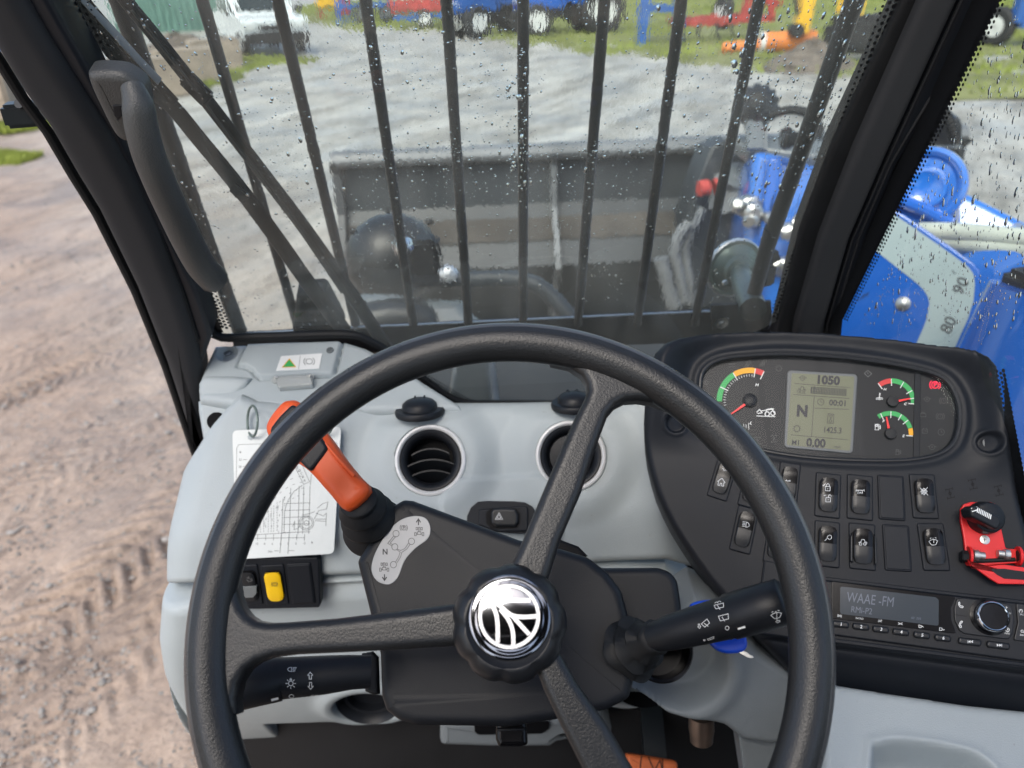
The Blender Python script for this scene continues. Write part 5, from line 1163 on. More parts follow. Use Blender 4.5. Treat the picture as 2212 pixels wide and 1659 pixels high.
# hazard switch let into the dash
PHz = PD.off(.0085)
hz = obj('hazard_switch', slab_px(PHz, ZT(ZB, (812, 500), (815, 440), (840, 385), (885, 348), (950, 343), (1120, 345), (1190, 352), (1240, 380), (1268, 430), (1268, 545), (1200, 556), (1090, 552), (1010, 545), (900, 545), (812, 545)), -.004, .0008, .0008), 'console', dt)
obj('switch_frame', slab_px(PHz.off(.001), ZT(ZB, (890, 398), (1200, 372), (1212, 395), (1212, 530), (1195, 540), (1020, 545), (890, 500)), -.001, .0026, .0016, r=.003), 'console', hz)
obj('rocker_well', slab_px(PHz.off(.0037), ZT(ZB, (935, 430), (960, 395), (1130, 388), (1158, 420), (1160, 490), (1135, 522), (975, 525), (940, 490)), -.0005, 0, 0, r=.004), 'dark', hz)
rk = obj('rocker', slab_px(PHz.off(.0035), ZT(ZB, (968, 418), (985, 392), (1060, 388), (1130, 392), (1150, 430), (1150, 485), (1130, 512), (1000, 512), (972, 490)), -.0005, .0055, .003, r=.003, seg=4), 'switch', hz)
decal(rk, ribbons(resub(icon('hazard', *ZB(1022, 443), 8.0)), 1.1), 'whitesw', rk)
# switch block low at the left
PBk = Pl(PL2.P(600, 1260, .012), nrm(12))
sb = obj('switch_block', slab_px(PBk, ZT(ZL, (480, 300), (1085, 296), (1102, 315), (1110, 600), (1098, 622), (600, 634), (500, 630)), -.01, .003, .0018, r=.002), 'console', dt)
ROCK = {}
def rocker(pl, cx, cy, w, h, rot, parent, m='switch', icons=(), blank=False, bez=True, top='whitesw', guard=False, lean=1, name='rocker_switch'):
    """carling style switch: bezel, well, rocker in two facets, printed symbol; w,h in picture units"""
    sx, sy = pl.scale(cx, cy); c = Vector(pl.at(cx, cy)); W2, H2 = w * sx / 2, h * sy / 2; a = R_(rot)
    q = lambda u, v: (c.x + u * math.cos(a) - v * math.sin(a), c.y + u * math.sin(a) + v * math.cos(a))
    RR = lambda x, y, r: rounded([q(-x, -y), q(x, -y), q(x, y), q(-x, y)], r, 4)
    s = obj(name, slab(pl, RR(W2, H2, .0022), -.002, .0016, .0012), 'console', parent)
    if blank:
        obj('blank_plate', slab(pl, RR(W2 * .88, H2 * .93, .0018), .001, .0022, .0008), 'console', s); return s
    obj('rocker_well', slab(pl, RR(W2 * .76, H2 * .74, .006), .0014, .0019, 0), 'dark', s)
    N = 14; V = []; hw = W2 * .70; hh = H2 * .69
    prof = []
    for k in range(N + 1):
        v = -1 + 2 * k / N; z = .0040 - .0016 * abs(v) ** 3 + (.0028 * max(0, lean * v) ** 1.3 if lean else 0); prof.append((v, z))
    for v, z in prof:
        wv = hw * (1 - .22 * max(0, abs(v) - .7) ** 1.0 / .3 * (.9 if abs(v) > .98 else .5))
        bow = hh * (v + (.0))
        for u, dz in ((-1, -.0028), (-1, -.0007), (-.88, 0), (-.4, .0002), (.4, .0002), (.88, 0), (1, -.0007), (1, -.0028)):
            yy = bow + (hh * .10 * (1 - u * u) * (1 if v > 0 else -1) if abs(v) > .93 else 0)
            V.append(pl.w(*q(u * wv, yy), .0014 + max(z + dz, .0)))
    Fq = [(i * 8 + j, i * 8 + j + 1, (i + 1) * 8 + j + 1, (i + 1) * 8 + j) for i in range(N) for j in range(7)]
    Fq += [tuple(range(8))[::-1], tuple(N * 8 + j for j in range(8))]
    if m == 'switch2':
        lw = (V, Fq[:(N // 2) * 7] + Fq[-2:-1]); up = (V, Fq[(N // 2) * 7:-2] + Fq[-1:])
        def clean(vf): us = sorted({i for f in vf[1] for i in f}); mp = {a_: b_ for b_, a_ in enumerate(us)}; return [vf[0][i] for i in us], [tuple(mp[i] for i in f) for f in vf[1]]
        r_ = obj('rocker', clean(up), 'gloss', s, smooth=35); r2 = obj('rocker_lower', clean(lw), 'switch', s, smooth=35)
    else: r_ = obj('rocker', (V, Fq), m, s, smooth=35); r2 = r_
    if guard:
        for sgn in (-1, 1): obj('guard_cheek', slab(pl, [q(sgn * W2 * .80, -H2 * .75), q(sgn * W2 * 1.0, -H2 * .7), q(sgn * W2 * .98, H2 * .35), q(sgn * W2 * .82, H2 * .55)], .001, .0058, .001), 'switch', s)
    ROCK[s.name] = r_
    for (nm, dx, dy, sz) in icons:
        tgt = r_ if dy >= -.08 else r2
        px_ = cx + dx * w / 2 * math.cos(a) + dy * h / 2 * math.sin(a) * -1 * (sx / sx) ; py_ = cy - dy * h / 2 * math.cos(a) - dx * w / 2 * math.sin(a)
        decal(tgt, ribbons(resub(icon(nm, px_, py_, sz, rot * .8)), 1.15), 'whitesw', s)
    return s
s1 = rocker(PBk.off(.003), *ZL(650, 470), 48, 86, 0, sb, icons=(), lean=1)
decal(ROCK[s1.name], ribbons(resub(icon('bucketup', *ZL(650, 438), 7)), 1.0), 'greyprint', sb)
obj('rocker_light_patch', slab_px(PBk.off(.0092), ZT(ZL, (598, 486), (695, 482), (695, 530), (672, 556), (622, 557), (598, 535)), -.003, .0008, .0005), 'fender', sb)
s2 = rocker(PBk.off(.003), *ZL(815, 470), 50, 86, 0, sb, m='yellow', lean=1)
decal(ROCK[s2.name], ribbons(resub(icon('brake', *ZL(812, 468), 7)), 1.0), 'ink', s2)
rocker(PBk.off(.003), *ZL(985, 462), 52, 88, 0, sb, blank=True)
# ================================================================ LOAD CHART CARD
PCd = PD.off(.017)
cdn = [(502, 930), (737, 921), (731, 1060), (721, 1196), (600, 1202), (512, 1208), (505, 1060)]
t = thing('load_chart_card', 'white laminated load chart card hanging from a ring behind the wheel', 'card', PCd.P(615, 1205))
cq = rounded(PCd.L([(502, 930), (737, 921), (721, 1196), (512, 1208)]), .006)
card = obj('card_sheet', slab(PCd, cq, -.0004, .0004, 0), 'card', t)
A_ = lambda x, y: ZA(x, y)
ln = [ZT(ZA, (1085, 1175), (1080, 800), (1060, 785), (440, 808), (428, 830), (425, 1060))]
cx0, cy0 = 735, 1340
grid = []
for k, r in enumerate((1, 1.12, 1.24, 1.36, 1.48)): pass
arc = lambda r, a0, a1: [ZA(905 + (r * math.cos(R_(a))), 1330 - r * .98 * math.sin(R_(a))) for a in np.linspace(a0, a1, 22)]
for x in (720, 770, 825, 855, 895): grid.append(ZT(ZA, (x, 1385), (x + 8, 1075 + max(0, (780 - x)) * 1.4)))
for y in (1190, 1235, 1280, 1325, 1378): grid.append(ZT(ZA, (735 + (y - 1190) * -.05, y), (905, y - 6)))
grid += [ZT(ZA, (855, 1070), (800, 1110), (760, 1170), (738, 1240), (735, 1380)), ZT(ZA, (530, 1392), (740, 1380), (790, 1376))]
grid += [ZT(ZA, (525, 1415), (870, 1410))] + [ZT(ZA, (x, 1388), (x - 2, 1428)) for x in (565, 617, 668, 718, 768, 818, 868)]
grid += [ZT(ZA, (718, 1385), (708, 1510)), ZT(ZA, (768, 1385), (760, 1515)), ZT(ZA, (670, 1496), (700, 1496)), ZT(ZA, (765, 1494), (800, 1494))]
grid += [ZT(ZA, (805, 950), (862, 1065), (900, 1048), (850, 935)), ZT(ZA, (905, 1068), (912, 1000)), ZT(ZA, (470, 905), (495, 904)), ZT(ZA, (470, 950), (490, 949))]
decal(card, ribbons(resub(grid), .95), 'inkgrey', t, 'chart_line', kind='stuff')
decal(card, ribbons(resub(ln, 10), .7), 'inkgrey', t, 'chart_border')
dash = []
for r in (210, 250, 290, 330, 365):
    for a in range(95, 200, 5):
        if a % 10 < 5: dash.append([p for p in arc(r, a, a + 3.4)])
for x in (582, 603, 633, 652, 668, 690):
    for y in range(1180 + (690 - x), 1378, 16): dash.append(ZT(ZA, (x, y), (x, y + 10)))
dash = [d for d in dash if all(368 < p[0] < 740 and ZA(0, 940)[1] < p[1] < ZA(0, 1382)[1] for p in d)]
decal(card, ribbons([[d[0], d[len(d) // 2], d[-1]] if len(d) > 2 else d for d in dash], .95), 'inkgrey', t, 'chart_dashes')
mach = [[ZA(880 + 48 * math.cos(a), 1315 + 46 * math.sin(a)) for a in np.linspace(0, 6.2832, 25)], [ZA(880 + 38 * math.cos(a), 1315 + 36 * math.sin(a)) for a in np.linspace(0, 6.2832, 21)], [ZA(880 + 16 * math.cos(a), 1315 + 16 * math.sin(a)) for a in np.linspace(0, 6.2832, 13)],
        ZT(ZA, (930, 1290), (960, 1235), (1010, 1225), (1020, 1180), (985, 1190), (950, 1220)), ZT(ZA, (940, 1250), (990, 1270), (1010, 1250), (1005, 1335)), ZT(ZA, (940, 1290), (1010, 1290)), ZT(ZA, (790, 1340), (805, 1300), (800, 1360), (825, 1350), (840, 1330)), ZT(ZA, (850, 1265), (900, 1255), (935, 1240)), ZT(ZA, (935, 1300), (1008, 1305))]
decal(card, ribbons(resub(mach, 4), .95), 'inkgrey', t, 'machine_drawing')
for s, x, y, h in (('ft', 452, 856, 5), ('22', 452, 905, 4.6), ('20', 450, 950, 4.6), ('10', 560, 1450, 4.6), ('8', 609, 1450, 4.6), ('6', 659, 1450, 4.6), ('4', 712, 1450, 4.6), ('2', 760, 1449, 4.6), ('0', 812, 1448, 4.6), ('-2', 866, 1446, 4.6), ('ft', 917, 1442, 5), ('24in', 645, 1500, 4.2), ('E', 822, 957, 5), ('D', 836, 975, 5), ('C', 848, 995, 5), ('B', 858, 1016, 5), ('A', 868, 1040, 5)):
    decal(card, text(s, *ZA(x, y), h, -2), 'ink' if h > 4.7 else 'inkgrey', t, 'chart_letter')
for s, x, y, ro in (('700kg', 738, 1160, 80), ('1000kg', 697, 1215, 82), ('1500kg', 650, 1265, 84), ('2500', 607, 1320, 86)): decal(card, text(s, *ZA(x, y), 3.2, ro), 'inkgrey', t, 'chart_letter')
rc = PCd.P(*ZA(530, 655), .004); rp = []
for a in range(0, 360, 15): rp.append(PCd.P(*ZA(530 + 33 * math.cos(R_(a)), 655 + 100 * math.sin(R_(a))), .006 + .010 * math.cos(R_(a))))
obj('binder_ring', tube(rp + [rp[0]], .0014, 8), 'greenmetal', t); obj('punch_hole', slab_px(PCd, ZT(ZA, (498, 752), (516, 744), (538, 752), (540, 768), (520, 780), (500, 772)), .0005, .0008, 0), 'grey', t)
rp = [p + (PCd.P(*ZA(1010, 655)) - PCd.P(*ZA(530, 672))) for p in rp]; obj('binder_ring', tube(rp + [rp[0]], .0014, 8), 'greenmetal', t)
# spirit level on the shelf
t = thing('spirit_level', 'small clear acrylic spirit level fixed below the lid', 'spirit level', PT.P(632, 824))
obj('block', slab_px(PT, [(592, 812), (672, 808), (676, 830), (600, 836)], .001, .009, .002, r=.003), 'clear', t)
obj('vial', tube([PT.P(604, 822, .006), PT.P(664, 819, .006)], .0034, 14), 'clear', t)
for p in ((597, 815), (668, 811)): obj('screw', lathe(PT.P(*p, .009), PT.n, [(.0026, 0), (.0024, .001), (.001, .0012)], 12), 'steel', t)
for p in ((597, 822), (670, 818)): obj('foot', lathe(PT.P(*p, .0), PT.n, [(.005, 0), (.005, .002), (.0035, .0022)], 16), 'clear', t)
# ================================================================ STEERING COLUMN
t = thing('steering_column', 'black steering column cowl with silver direction sticker behind the wheel', 'column cowl', PB.P(1090, 1560))
cw = [ZB(400, 330), ZB(460, 336), ZB(1150, 592), ZB(1420, 650), ZB(1600, 705), ZB(1725, 800), ZB(1822, 925), ZB(1862, 1080), ZB(1885, 1250), ZB(1908, 1480), ZB(1885, 1570), ZM(1040, 935), ZM(900, 1010), ZM(540, 1078), (1100, 1572), ZL(1720, 1388), ZL(1610, 1355), ZL(1530, 1290), ZL(1500, 1200), ZL(1490, 920), ZB(98, 740), ZB(105, 715), ZB(330, 370)]
cl = PB.L(cw); cw_l = rounded(cl, [.006] * 3 + [.02] * 14 + [.004] + [.008] * 5)
cowl = obj('cowl', slab(PB, cw_l, -.09, 0, .007, 5), 'black', t, smooth=50)
obj('cowl_seam', slab(PB, inset(cw_l if area2(cw_l) > 0 else cw_l[::-1], -.0012), -.03, -.0275, 0), 'rubber', t)
kid = [(490, 440), (550, 458), (578, 520), (560, 588), (480, 650), (412, 728), (372, 828), (335, 872), (290, 884), (228, 858), (195, 790), (212, 700), (268, 590), (345, 495), (415, 452)]
ks = obj('direction_sticker', slab_px(PB, [ZB(*p) for p in kid], .0001, .0006, .0003, sm=4), 'sticker', t)
kl = []
for (x, y) in ((355, 555), (455, 605), (347, 641), (338, 756)): kl.append([ZB(x + 20 * math.cos(a), y + 21 * math.sin(a)) for a in np.linspace(0, 2 * math.pi, 17)])
kl += [ZT(ZB, (340, 570), (301, 618), (330, 636)), ZT(ZB, (352, 575), (316, 617), (334, 626)), ZT(ZB, (362, 655), (385, 664), (412, 652), (436, 616)), ZT(ZB, (360, 660), (382, 674), (372, 705), (352, 738)), ZT(ZB, (446, 624), (425, 655), (392, 676), (385, 705), (360, 745))]
decal(ks, ribbons(resub(kl, 4), 1.0), 'ink', t, 'shift_diagram')
decal(ks, ribbons(resub(icon('tractor', *ZB(505, 545), 10.5) + icon('tractor', *ZB(278, 775), 10.5) + icon('park', *ZB(405, 517), 8.5)), 1.0), 'ink', t, 'shift_symbol')
decal(ks, text('N', *ZB(284, 672), 12.5, 0, .9, .025), 'ink', t, 'shift_letter')
for (x, y, s) in ((500, 480, 1), (280, 838, -1)): decal(ks, ribbons([ZT(ZB, (x, y + 20 * s), (x, y - 14 * s))], 2.2), 'ink', t, 'arrow'); decal(ks, ribbons([ZT(ZB, (x - 14, y + 2 * s), (x, y - 20 * s), (x + 14, y + 2 * s))], 2.4), 'ink', t, 'arrow')
# cover box, ring and latch round the column
PBh = PB.off(-.055)
obj('ignition_cover', slab_px(PBh, ZT(ZM, (700, 85), (1230, 82), (1310, 110), (1355, 170), (1375, 300), (1385, 400), (1390, 560), (700, 560)), -.05, 0, .006, r=.012, seg=5), 'black', t, smooth=50)
obj('lock_ring', ring(PBh.P(1430, 1404, -.01), PB.n, [(.027, -.03), (.027, -.003), (.0255, .0), (.0235, -.001), (.0225, -.01), (.0222, -.028), (.0005, -.03)], 40), 'gloss', t, smooth=50)
obj('column_back', slab_px(PB.off(-.08), [(1120, 1170), (1210, 1165), (1250, 1180), (1270, 1200), (1200, 1230)], -.04, 0, .003), 'dark', t)
obj('tilt_latch', slab_px(PB.off(-.06), ZT(ZM, (170, 1040), (370, 1040), (375, 1150), (380, 1235), (330, 1248), (190, 1248), (170, 1200)), -.03, 0, .004, r=.003), 'gloss', t)
obj('latch_edge', slab_px(PB.off(-.058), ZT(ZM, (178, 1128), (360, 1122), (362, 1140), (180, 1146)), -.002, .002, .001), 'black', t)
# collar under the column
obj('under_panel', slab_px(PL2.off(-.075), [(515, 1560), (1620, 1530), (1640, 1950), (540, 1950)], -.02, 0, .004), 'floor', t)
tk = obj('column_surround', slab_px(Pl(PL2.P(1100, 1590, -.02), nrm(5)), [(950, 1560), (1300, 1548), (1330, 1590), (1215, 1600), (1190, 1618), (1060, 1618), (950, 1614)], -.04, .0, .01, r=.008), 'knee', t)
obj('surround_slot', slab_px(Pl(PL2.P(1100, 1590, -.017), nrm(5)), ZT(ZM, (30, 1090), (520, 1085), (515, 1130), (470, 1160), (60, 1168), (35, 1150)), -.001, .0012, 0, r=.004), 'dark', t)
# ================================================================ DIRECTION LEVER
PV = PB.off(.028)
t = thing('direction_lever', 'orange direction lever with black inlay and ribbed boot left of the cowl', 'lever', PB.P(800, 1150))
lv = [ZA(1282, 1098), ZA(1140, 1232), ZA(1020, 1120), ZA(905, 990), ZA(822, 922), ZA(700, 850), ZA(630, 760), ZA(606, 700), ZA(612, 655), ZA(655, 585), ZA(715, 522), ZA(760, 508), ZA(805, 510), ZA(848, 545), ZA(900, 600), ZA(1010, 738), ZA(1110, 880), ZA(1200, 990)]
hn = obj('handle', slab_px(PV, lv, -.016, .010, .0075, sm=3, seg=6), 'orange', t, smooth=60)
obj('handle_ridge', tube([PV.P(*ZA(x, y), .0095) for x, y in ((1000, 800), (1100, 915), (1190, 1010))], .0013, 8), 'orange', t)
obj('button_pad', slab_px(PV, ZT(ZA, (640, 722), (650, 690), (700, 625), (760, 565), (785, 545), (812, 556), (870, 620), (965, 740), (1020, 830), (985, 880), (905, 985), (832, 912), (700, 800)), .006, .0122, .0025, r=.004, seg=4), 'black', t, smooth=50)
b0_ = PV.P(*ZA(1212, 1165), -.006); b1_ = PB.P(*ZA(1322, 1352), -.02); bax = (b1_ - b0_)
L_ = bax.length
obj('boot', lathe(b0_, bax, [(.006, -.002), (.0145, .0), (.0155, .002), (.0135, L_ * .10), (.0145, L_ * .15), (.0195, L_ * .27), (.0195, L_ * .32), (.0145, L_ * .40), (.0155, L_ * .45), (.0225, L_ * .58), (.0225, L_ * .64), (.0165, L_ * .72), (.0175, L_ * .77), (.026, L_ * .92), (.026, L_ * 1.0), (.015, L_ * 1.02)], 48), 'rubber', t, smooth=70)
# ================================================================ STALKS
def stalk(name, label, pts, rad, seam, coll, marks, dz=-.01):
    t = thing(name, label, 'stalk', wp(*coll[0], .6))
    P = [wp(x, y, d) for x, y, d in pts]; body = obj('stalk_body', tube(P, rad, 32), 'black', t, smooth=60)
    obj('ring_seam', tube([P[seam] - (P[seam + 1] - P[seam]) * .02, P[seam] + (P[seam + 1] - P[seam]) * .03], [rad[seam] * 1.012] * 2, 32, cap=True), 'dark', t)
    return t, body
t, bo = stalk('light_stalk', 'black lighting stalk with white lamp symbols left of the cowl', [(800, 1451, .555), (760, 1452, .552), (700, 1458, .548), (610, 1465, .543), (606, 1466, .543), (540, 1478, .538), (480, 1490, .535), (430, 1500, .53)],
              [.0112, .0118, .0132, .0141, .0150, .0158, .0164, .0164], 3, [(800, 1451)], None)
decal(bo, ribbons(resub(icon('beam', *ZL(925, 1021), 11, 0, .6), 3), 1.1), 'whitesw', t); decal(bo, ribbons(resub(icon('bulb', *ZL(917, 1110), 12), 3), 1.3), 'whitesw', t)
decal(bo, ribbons(resub(icon('arrowup', *ZL(1043, 1063), 8, 0, 1), 3), 1.3), 'whitesw', t); decal(bo, ribbons(resub(icon('arrowup', *ZL(1045, 1123), 8, 180, 1), 3), 1.3), 'whitesw', t)
decal(bo, ribbons(resub([circ(*ZL(921, 1192), 5, ry=3.6)], 3), 1.2), 'whitesw', t); decal(bo, ribbons(resub(icon('beam', *ZL(1070, 1190), 9, 0, .35) + [ZT(ZL, (975, 1205), (995, 1195), (990, 1203), (1025, 1194))], 3), .9), 'whitesw', t)
decal(bo, gridfill(ZT(ZL, (788, 1210), (835, 1198)), ZT(ZL, (792, 1224), (838, 1212))), 'white', t, 'pointer'); decal(bo, ribbons(resub(icon('horn', *ZL(578, 1228), 7, 90) + icon('arrowup', *ZL(570, 1265), 5, 90), 3), 1.1), 'whitesw', t)
obj('boot', join(*[slab_px(PB.off(-.012 - .010 * i), [(782 - 2 * i, 1412), (803, 1408), (815, 1420), (818, 1500), (806, 1502), (790 - 2 * i, 1494), (785 - 2 * i, 1460)], -.007, 0, .0025) for i in range(2)]), 'rubber', t)
t, bo = stalk('wiper_stalk', 'black wiper stalk with white wiper symbols right of the cowl', [(1400, 1382, .562), (1412, 1377, .56), (1450, 1366, .555), (1510, 1350, .548), (1573, 1333, .54), (1577, 1332, .54), (1640, 1314, .532), (1692, 1299, .526), (1700, 1296, .525)],
              [.0092, .0105, .0125, .0138, .0147, .0157, .0160, .0156, .013], 4, [(1380, 1400)], None)
for nm, x, y, s, ro in (('washer', 1620, 333, 11.5, 14), ('rearwiper', 1650, 408, 12, 14), ('wiper', 1990, 392, 12.5, 12)): decal(bo, ribbons(resub(icon(nm, *ZM(x, y), s, ro, .8), 3), 1.25), 'whitesw', t)
decal(bo, ribbons(resub(icon('rearwiper', *ZM(1533, 445), 9, 40) + icon('arrowup', *ZM(1490, 462), 5, 190), 3), 1.2), 'whitesw', t)
decal(bo, ribbons(resub([circ(*ZM(1671, 474), 4.2)] + icon('arrowup', *ZM(2000, 430), 5, 100), 3), 1.2), 'whitesw', t)
decal(bo, ribbons(resub(icon('rearwiper', *ZM(1565, 542), 8.5, 20, .35) + icon('arrowup', *ZM(1522, 552), 4, 0, .4), 3), 1.0), 'whitesw', t)
decal(bo, gridfill(ZT(ZM, (1738, 474), (1786, 460)), ZT(ZM, (1742, 486), (1790, 472))), 'white', t, 'pointer')
def wob(a, r, h): return 1 + .06 * math.sin(3 * a + h * 380) + .04 * math.sin(5 * a - h * 500)
bx0 = wp(1362, 1402, .585); bx1 = wp(1418, 1375, .558); ax = bx1 - bx0; Lb = ax.length
obj('boot', lathe(bx0, ax, [(.023, 0), (.0235, Lb * .05), (.018, Lb * .15), (.019, Lb * .22), (.021, Lb * .3), (.0145, Lb * .45), (.016, Lb * .58), (.0115, Lb * .72), (.0125, Lb * .9), (.0105, Lb)], 48, wob), 'rubber', t, smooth=70)
# key
t = thing('ignition_key', 'blue headed key with a spare on its ring below the wiper stalk', 'key', wp(1580, 1425, .60))
PKy = Pl(wp(1575, 1390, .60), nrm(50, 10))
obj('key_head', slab_px(PKy, ZT(ZM, (1555, 560), (1590, 528), (1680, 512), (1775, 512), (1800, 545), (1802, 595), (1770, 630), (1700, 640), (1640, 632), (1590, 605)), -.003, .003, .0025, sm=2, seg=4), 'keyblue', t, smooth=50)
obj('key_blade', slab_px(PKy, ZT(ZM, (1745, 632), (1770, 618), (1800, 632), (1818, 648), (1838, 655), (1844, 668), (1820, 672), (1795, 664)), -.001, .001, .0003), 'steel', t)
obj('key_ring', join(tube([PKy.P(*ZM(1678, 505), .006), PKy.P(*ZM(1700, 552), .007)], .0008, 8), tube([PKy.P(*ZM(1688, 505), .006), PKy.P(*ZM(1708, 548), .007)], .0008, 8)), 'chrome', t)
PKz = PKy.off(-.012); obj('key_fob', slab_px(PKz, ZT(ZM, (1430, 330), (1460, 305), (1520, 293), (1600, 288), (1640, 300), (1600, 345), (1480, 380)), -.005, .003, .003, sm=2, seg=4), 'keyblue', t, smooth=50)
# ================================================================ STEERING WHEEL
t = thing('steering_wheel', 'black grained three spoke steering wheel with chrome leaf emblem hub', 'steering wheel', PW.o - PW.n * .02)
def rim():
    N, K = 180, 40; V = []
    for i in range(N):
        A = 2 * math.pi * i / N; er = PW.x * math.cos(A) + PW.y * math.sin(A); c = PW.o + er * .1875
        for k in range(K):
            th = 2 * math.pi * k / K; g = math.degrees(th); rr = 1 - .05 * math.exp(-((g - 60) / 5) ** 2) - .05 * math.exp(-((g - 12) / 5) ** 2)
            V.append(c + er * math.cos(th) * .0138 * rr + PW.n * math.sin(th) * .0125 * rr)
    return V, [(i * K + k, ((i + 1) % N) * K + k, ((i + 1) % N) * K + (k + 1) % K, i * K + (k + 1) % K) for i in range(N) for k in range(K)]
o_ = obj('rim', rim(), 'leather', t, smooth=0)
M['rimstrip'] = mat('smooth_rim_band', (.055, .056, .057), .28, spec=.9, nscale=900, nbump=.0001, var=.15, vscale=30); o_.data.materials.append(M['rimstrip'])
for f in o_.data.polygons:
    if 16 < (f.index % 40) * 9 + 4.5 < 56: f.material_index = 1
def spoke(px): return slab_px(PW, px, -.011, .0045, .006, r=0, seg=6)
hubp = [(1060, 1290), (1140, 1290), (1150, 1380), (1060, 1400)]
sp = [
 [(1050, 1295), (989, 1303), (860, 1320), (723, 1336), (620, 1344), (576, 1346), (551, 1342), (533, 1331), (519, 1313), (510, 1288), (504, 1250), (470, 1262), (440, 1300), (430, 1400), (440, 1500), (470, 1560), (508, 1545), (506, 1510), (514, 1476), (530, 1450), (552, 1434), (585, 1422), (640, 1415), (789, 1408), (986, 1396), (1060, 1392)],
 [(1095, 1240), (1110, 1208), (1127, 1171), (1165, 1080), (1204, 988), (1240, 905), (1262, 862), (1270, 842), (1268, 826), (1257, 806), (1230, 788), (1190, 779), (1180, 750), (1300, 720), (1440, 800), (1500, 850), (1488, 905), (1450, 880), (1415, 866), (1380, 861), (1352, 863), (1332, 873), (1315, 893), (1287, 968), (1257, 1061), (1211, 1168), (1190, 1235), (1170, 1290)],
 [(1150, 1420), (1174, 1488), (1210, 1565), (1247, 1638), (1290, 1725), (1310, 1800), (1280, 1850), (1240, 1890), (1400, 1920), (1530, 1800), (1500, 1770), (1460, 1770), (1420, 1740), (1367, 1659), (1314, 1568), (1247, 1475), (1207, 1405), (1160, 1370)]]
for s in sp: obj('spoke', spoke(s), 'leather', t, smooth=50)
hc = PW.P(1100, 1345); ha = PW.n
def scal(a, r, h): return 1 - .05 * math.exp(-((((a * 9 / (2 * math.pi)) % 1) - .5) / .17) ** 2) * (1 if r > .028 else 0)
obj('hub_cap', lathe(hc, ha, [(.036, -.016), (.0362, -.004), (.0358, .004), (.0338, .0095), (.0305, .013), (.0285, .0142), (.0265, .0150), (.0258, .0146), (.0255, .0138), (.01, .0136)], 108, scal), 'wheelsmooth', t, smooth=70)
hc2 = PW.P(1101, 1333, .0137); PE = Pl(hc2, PW.n); PE.x, PE.y = PW.x, PW.y
em = obj('emblem', lathe(hc2, ha, [(.0252, -.001), (.0252, .0004), (.0245, .0011), (.0225, .0008), (.0205, .0014), (.0196, .0016), (.015, .0021), (.008, .0024), (.0005, .0025)], 72), 'chromedim', t, smooth=70)
def raised(pl, polys, w, h0, h1):
    V2, F2 = ribbons(polys, w); L = [pl.at(x, y, h1) for x, y in V2]; V = [pl.w(*p, h1) for p in L] + [pl.w(*p, h0) for p in L]; n = len(L)
    Fq = [tuple(f) for f in F2]; from collections import Counter
    ct_ = Counter(tuple(sorted((f[i], f[(i + 1) % len(f)]))) for f in F2 for i in range(len(f)))
    for f in F2:
        for i in range(len(f)):
            a, b = f[i], f[(i + 1) % len(f)]
            if ct_[tuple(sorted((a, b)))] == 1: Fq.append((b, a, a + n, b + n))
    return V, Fq
ec = ZB(1088, 1093)
obj('emblem_ring', raised(PE, [[(ec[0] + 63 * math.cos(a), ec[1] + 66.5 * math.sin(a)) for a in np.linspace(0, 2 * math.pi, 61)]], 7.5, 0, .0034), 'satin', em, smooth=30)
for i, (st, w) in enumerate([([(955, 960), (1000, 978), (1060, 987), (1225, 987)], 9.5), ([(965, 968), (1005, 1000), (1060, 1052), (1110, 1086), (1180, 1095), (1268, 1090)], 9.5), ([(1110, 1090), (1160, 1145), (1218, 1208)], 9), ([(950, 970), (985, 1030), (1006, 1090), (1013, 1160), (1013, 1262)], 9), ([(1030, 1045), (1075, 1100), (1104, 1160), (1114, 1220), (1114, 1284)], 9)]):
    obj('leaf_vein', raised(PE, [[ZB(*p) for p in smoothpts([Vector(q) for q in st], 4, False)]], w, 0, .0036 + .0001 * i), 'satin', em, smooth=30)
# ================================================================ INSTRUMENT CONSOLE
t = thing('instrument_console', 'black instrument console with gauges, display and two rows of switches', 'console', PC.P(1900, 1560))
hh_ = .028
out_top = [ZC(*p) for p in ((300, 262), (350, 215), (430, 182), (540, 148), (640, 130), (820, 118), (1000, 114), (1200, 122), (1400, 138), (1600, 160), (1760, 185), (1900, 210), (1990, 238), (2055, 278), (2100, 330), (2118, 400))]
out_right = [ZC(2130, 560), ZC(2145, 700), ZC(2170, 900), ZC(2212, 1100), (2290, 1400), (2330, 1600)]
out_bot = [(2212, 1575), (2000, 1545), (1801, 1519)]
out_left = [(1760, 1490), (1705, 1440), (1640, 1376), (1598, 1332), (1560, 1288), (1528, 1250), (1500, 1212), (1474, 1173), (1452, 1137), (1434, 1102), (1418, 1065), (1406, 1025), (1397, 985), (1392, 945), ZC(240, 640), ZC(248, 480), ZC(270, 360)]
def hmix(py): return hh_ * max(0, min(1, (1000 - py) / 180))
pts = [Vector(PC.at(x, y, hmix(y))) for x, y in out_top + out_right] + [Vector(PC.at(x, y, -.012)) for x, y in out_bot] + [Vector(PC.at(x, y, max(0, hmix(y) * .7))) for x, y in out_left]
cl_px = [ZC(*p) for p in ((560, 370), (640, 322), (780, 303), (950, 295), (1130, 302), (1300, 315), (1480, 338), (1640, 368), (1740, 395), (1810, 435), (1858, 515), (1872, 600), (1862, 690), (1830, 755), (1760, 800), (1640, 825), (1500, 832), (1300, 828), (1100, 815), (960, 797), (850, 775), (740, 735), (650, 688), (585, 620), (550, 540), (540, 450))]
cl_l = smoothpts([Vector(p) for p in PC.L(cl_px)], 3)
bz_l = inset(cl_l if area2(cl_l) > 0 else cl_l[::-1], -.010)
yc0 = PC.at(1800, 870)[1]; yc1 = PC.at(1800, 1000)[1]; yr = PC.at(1950, 1420)[1]
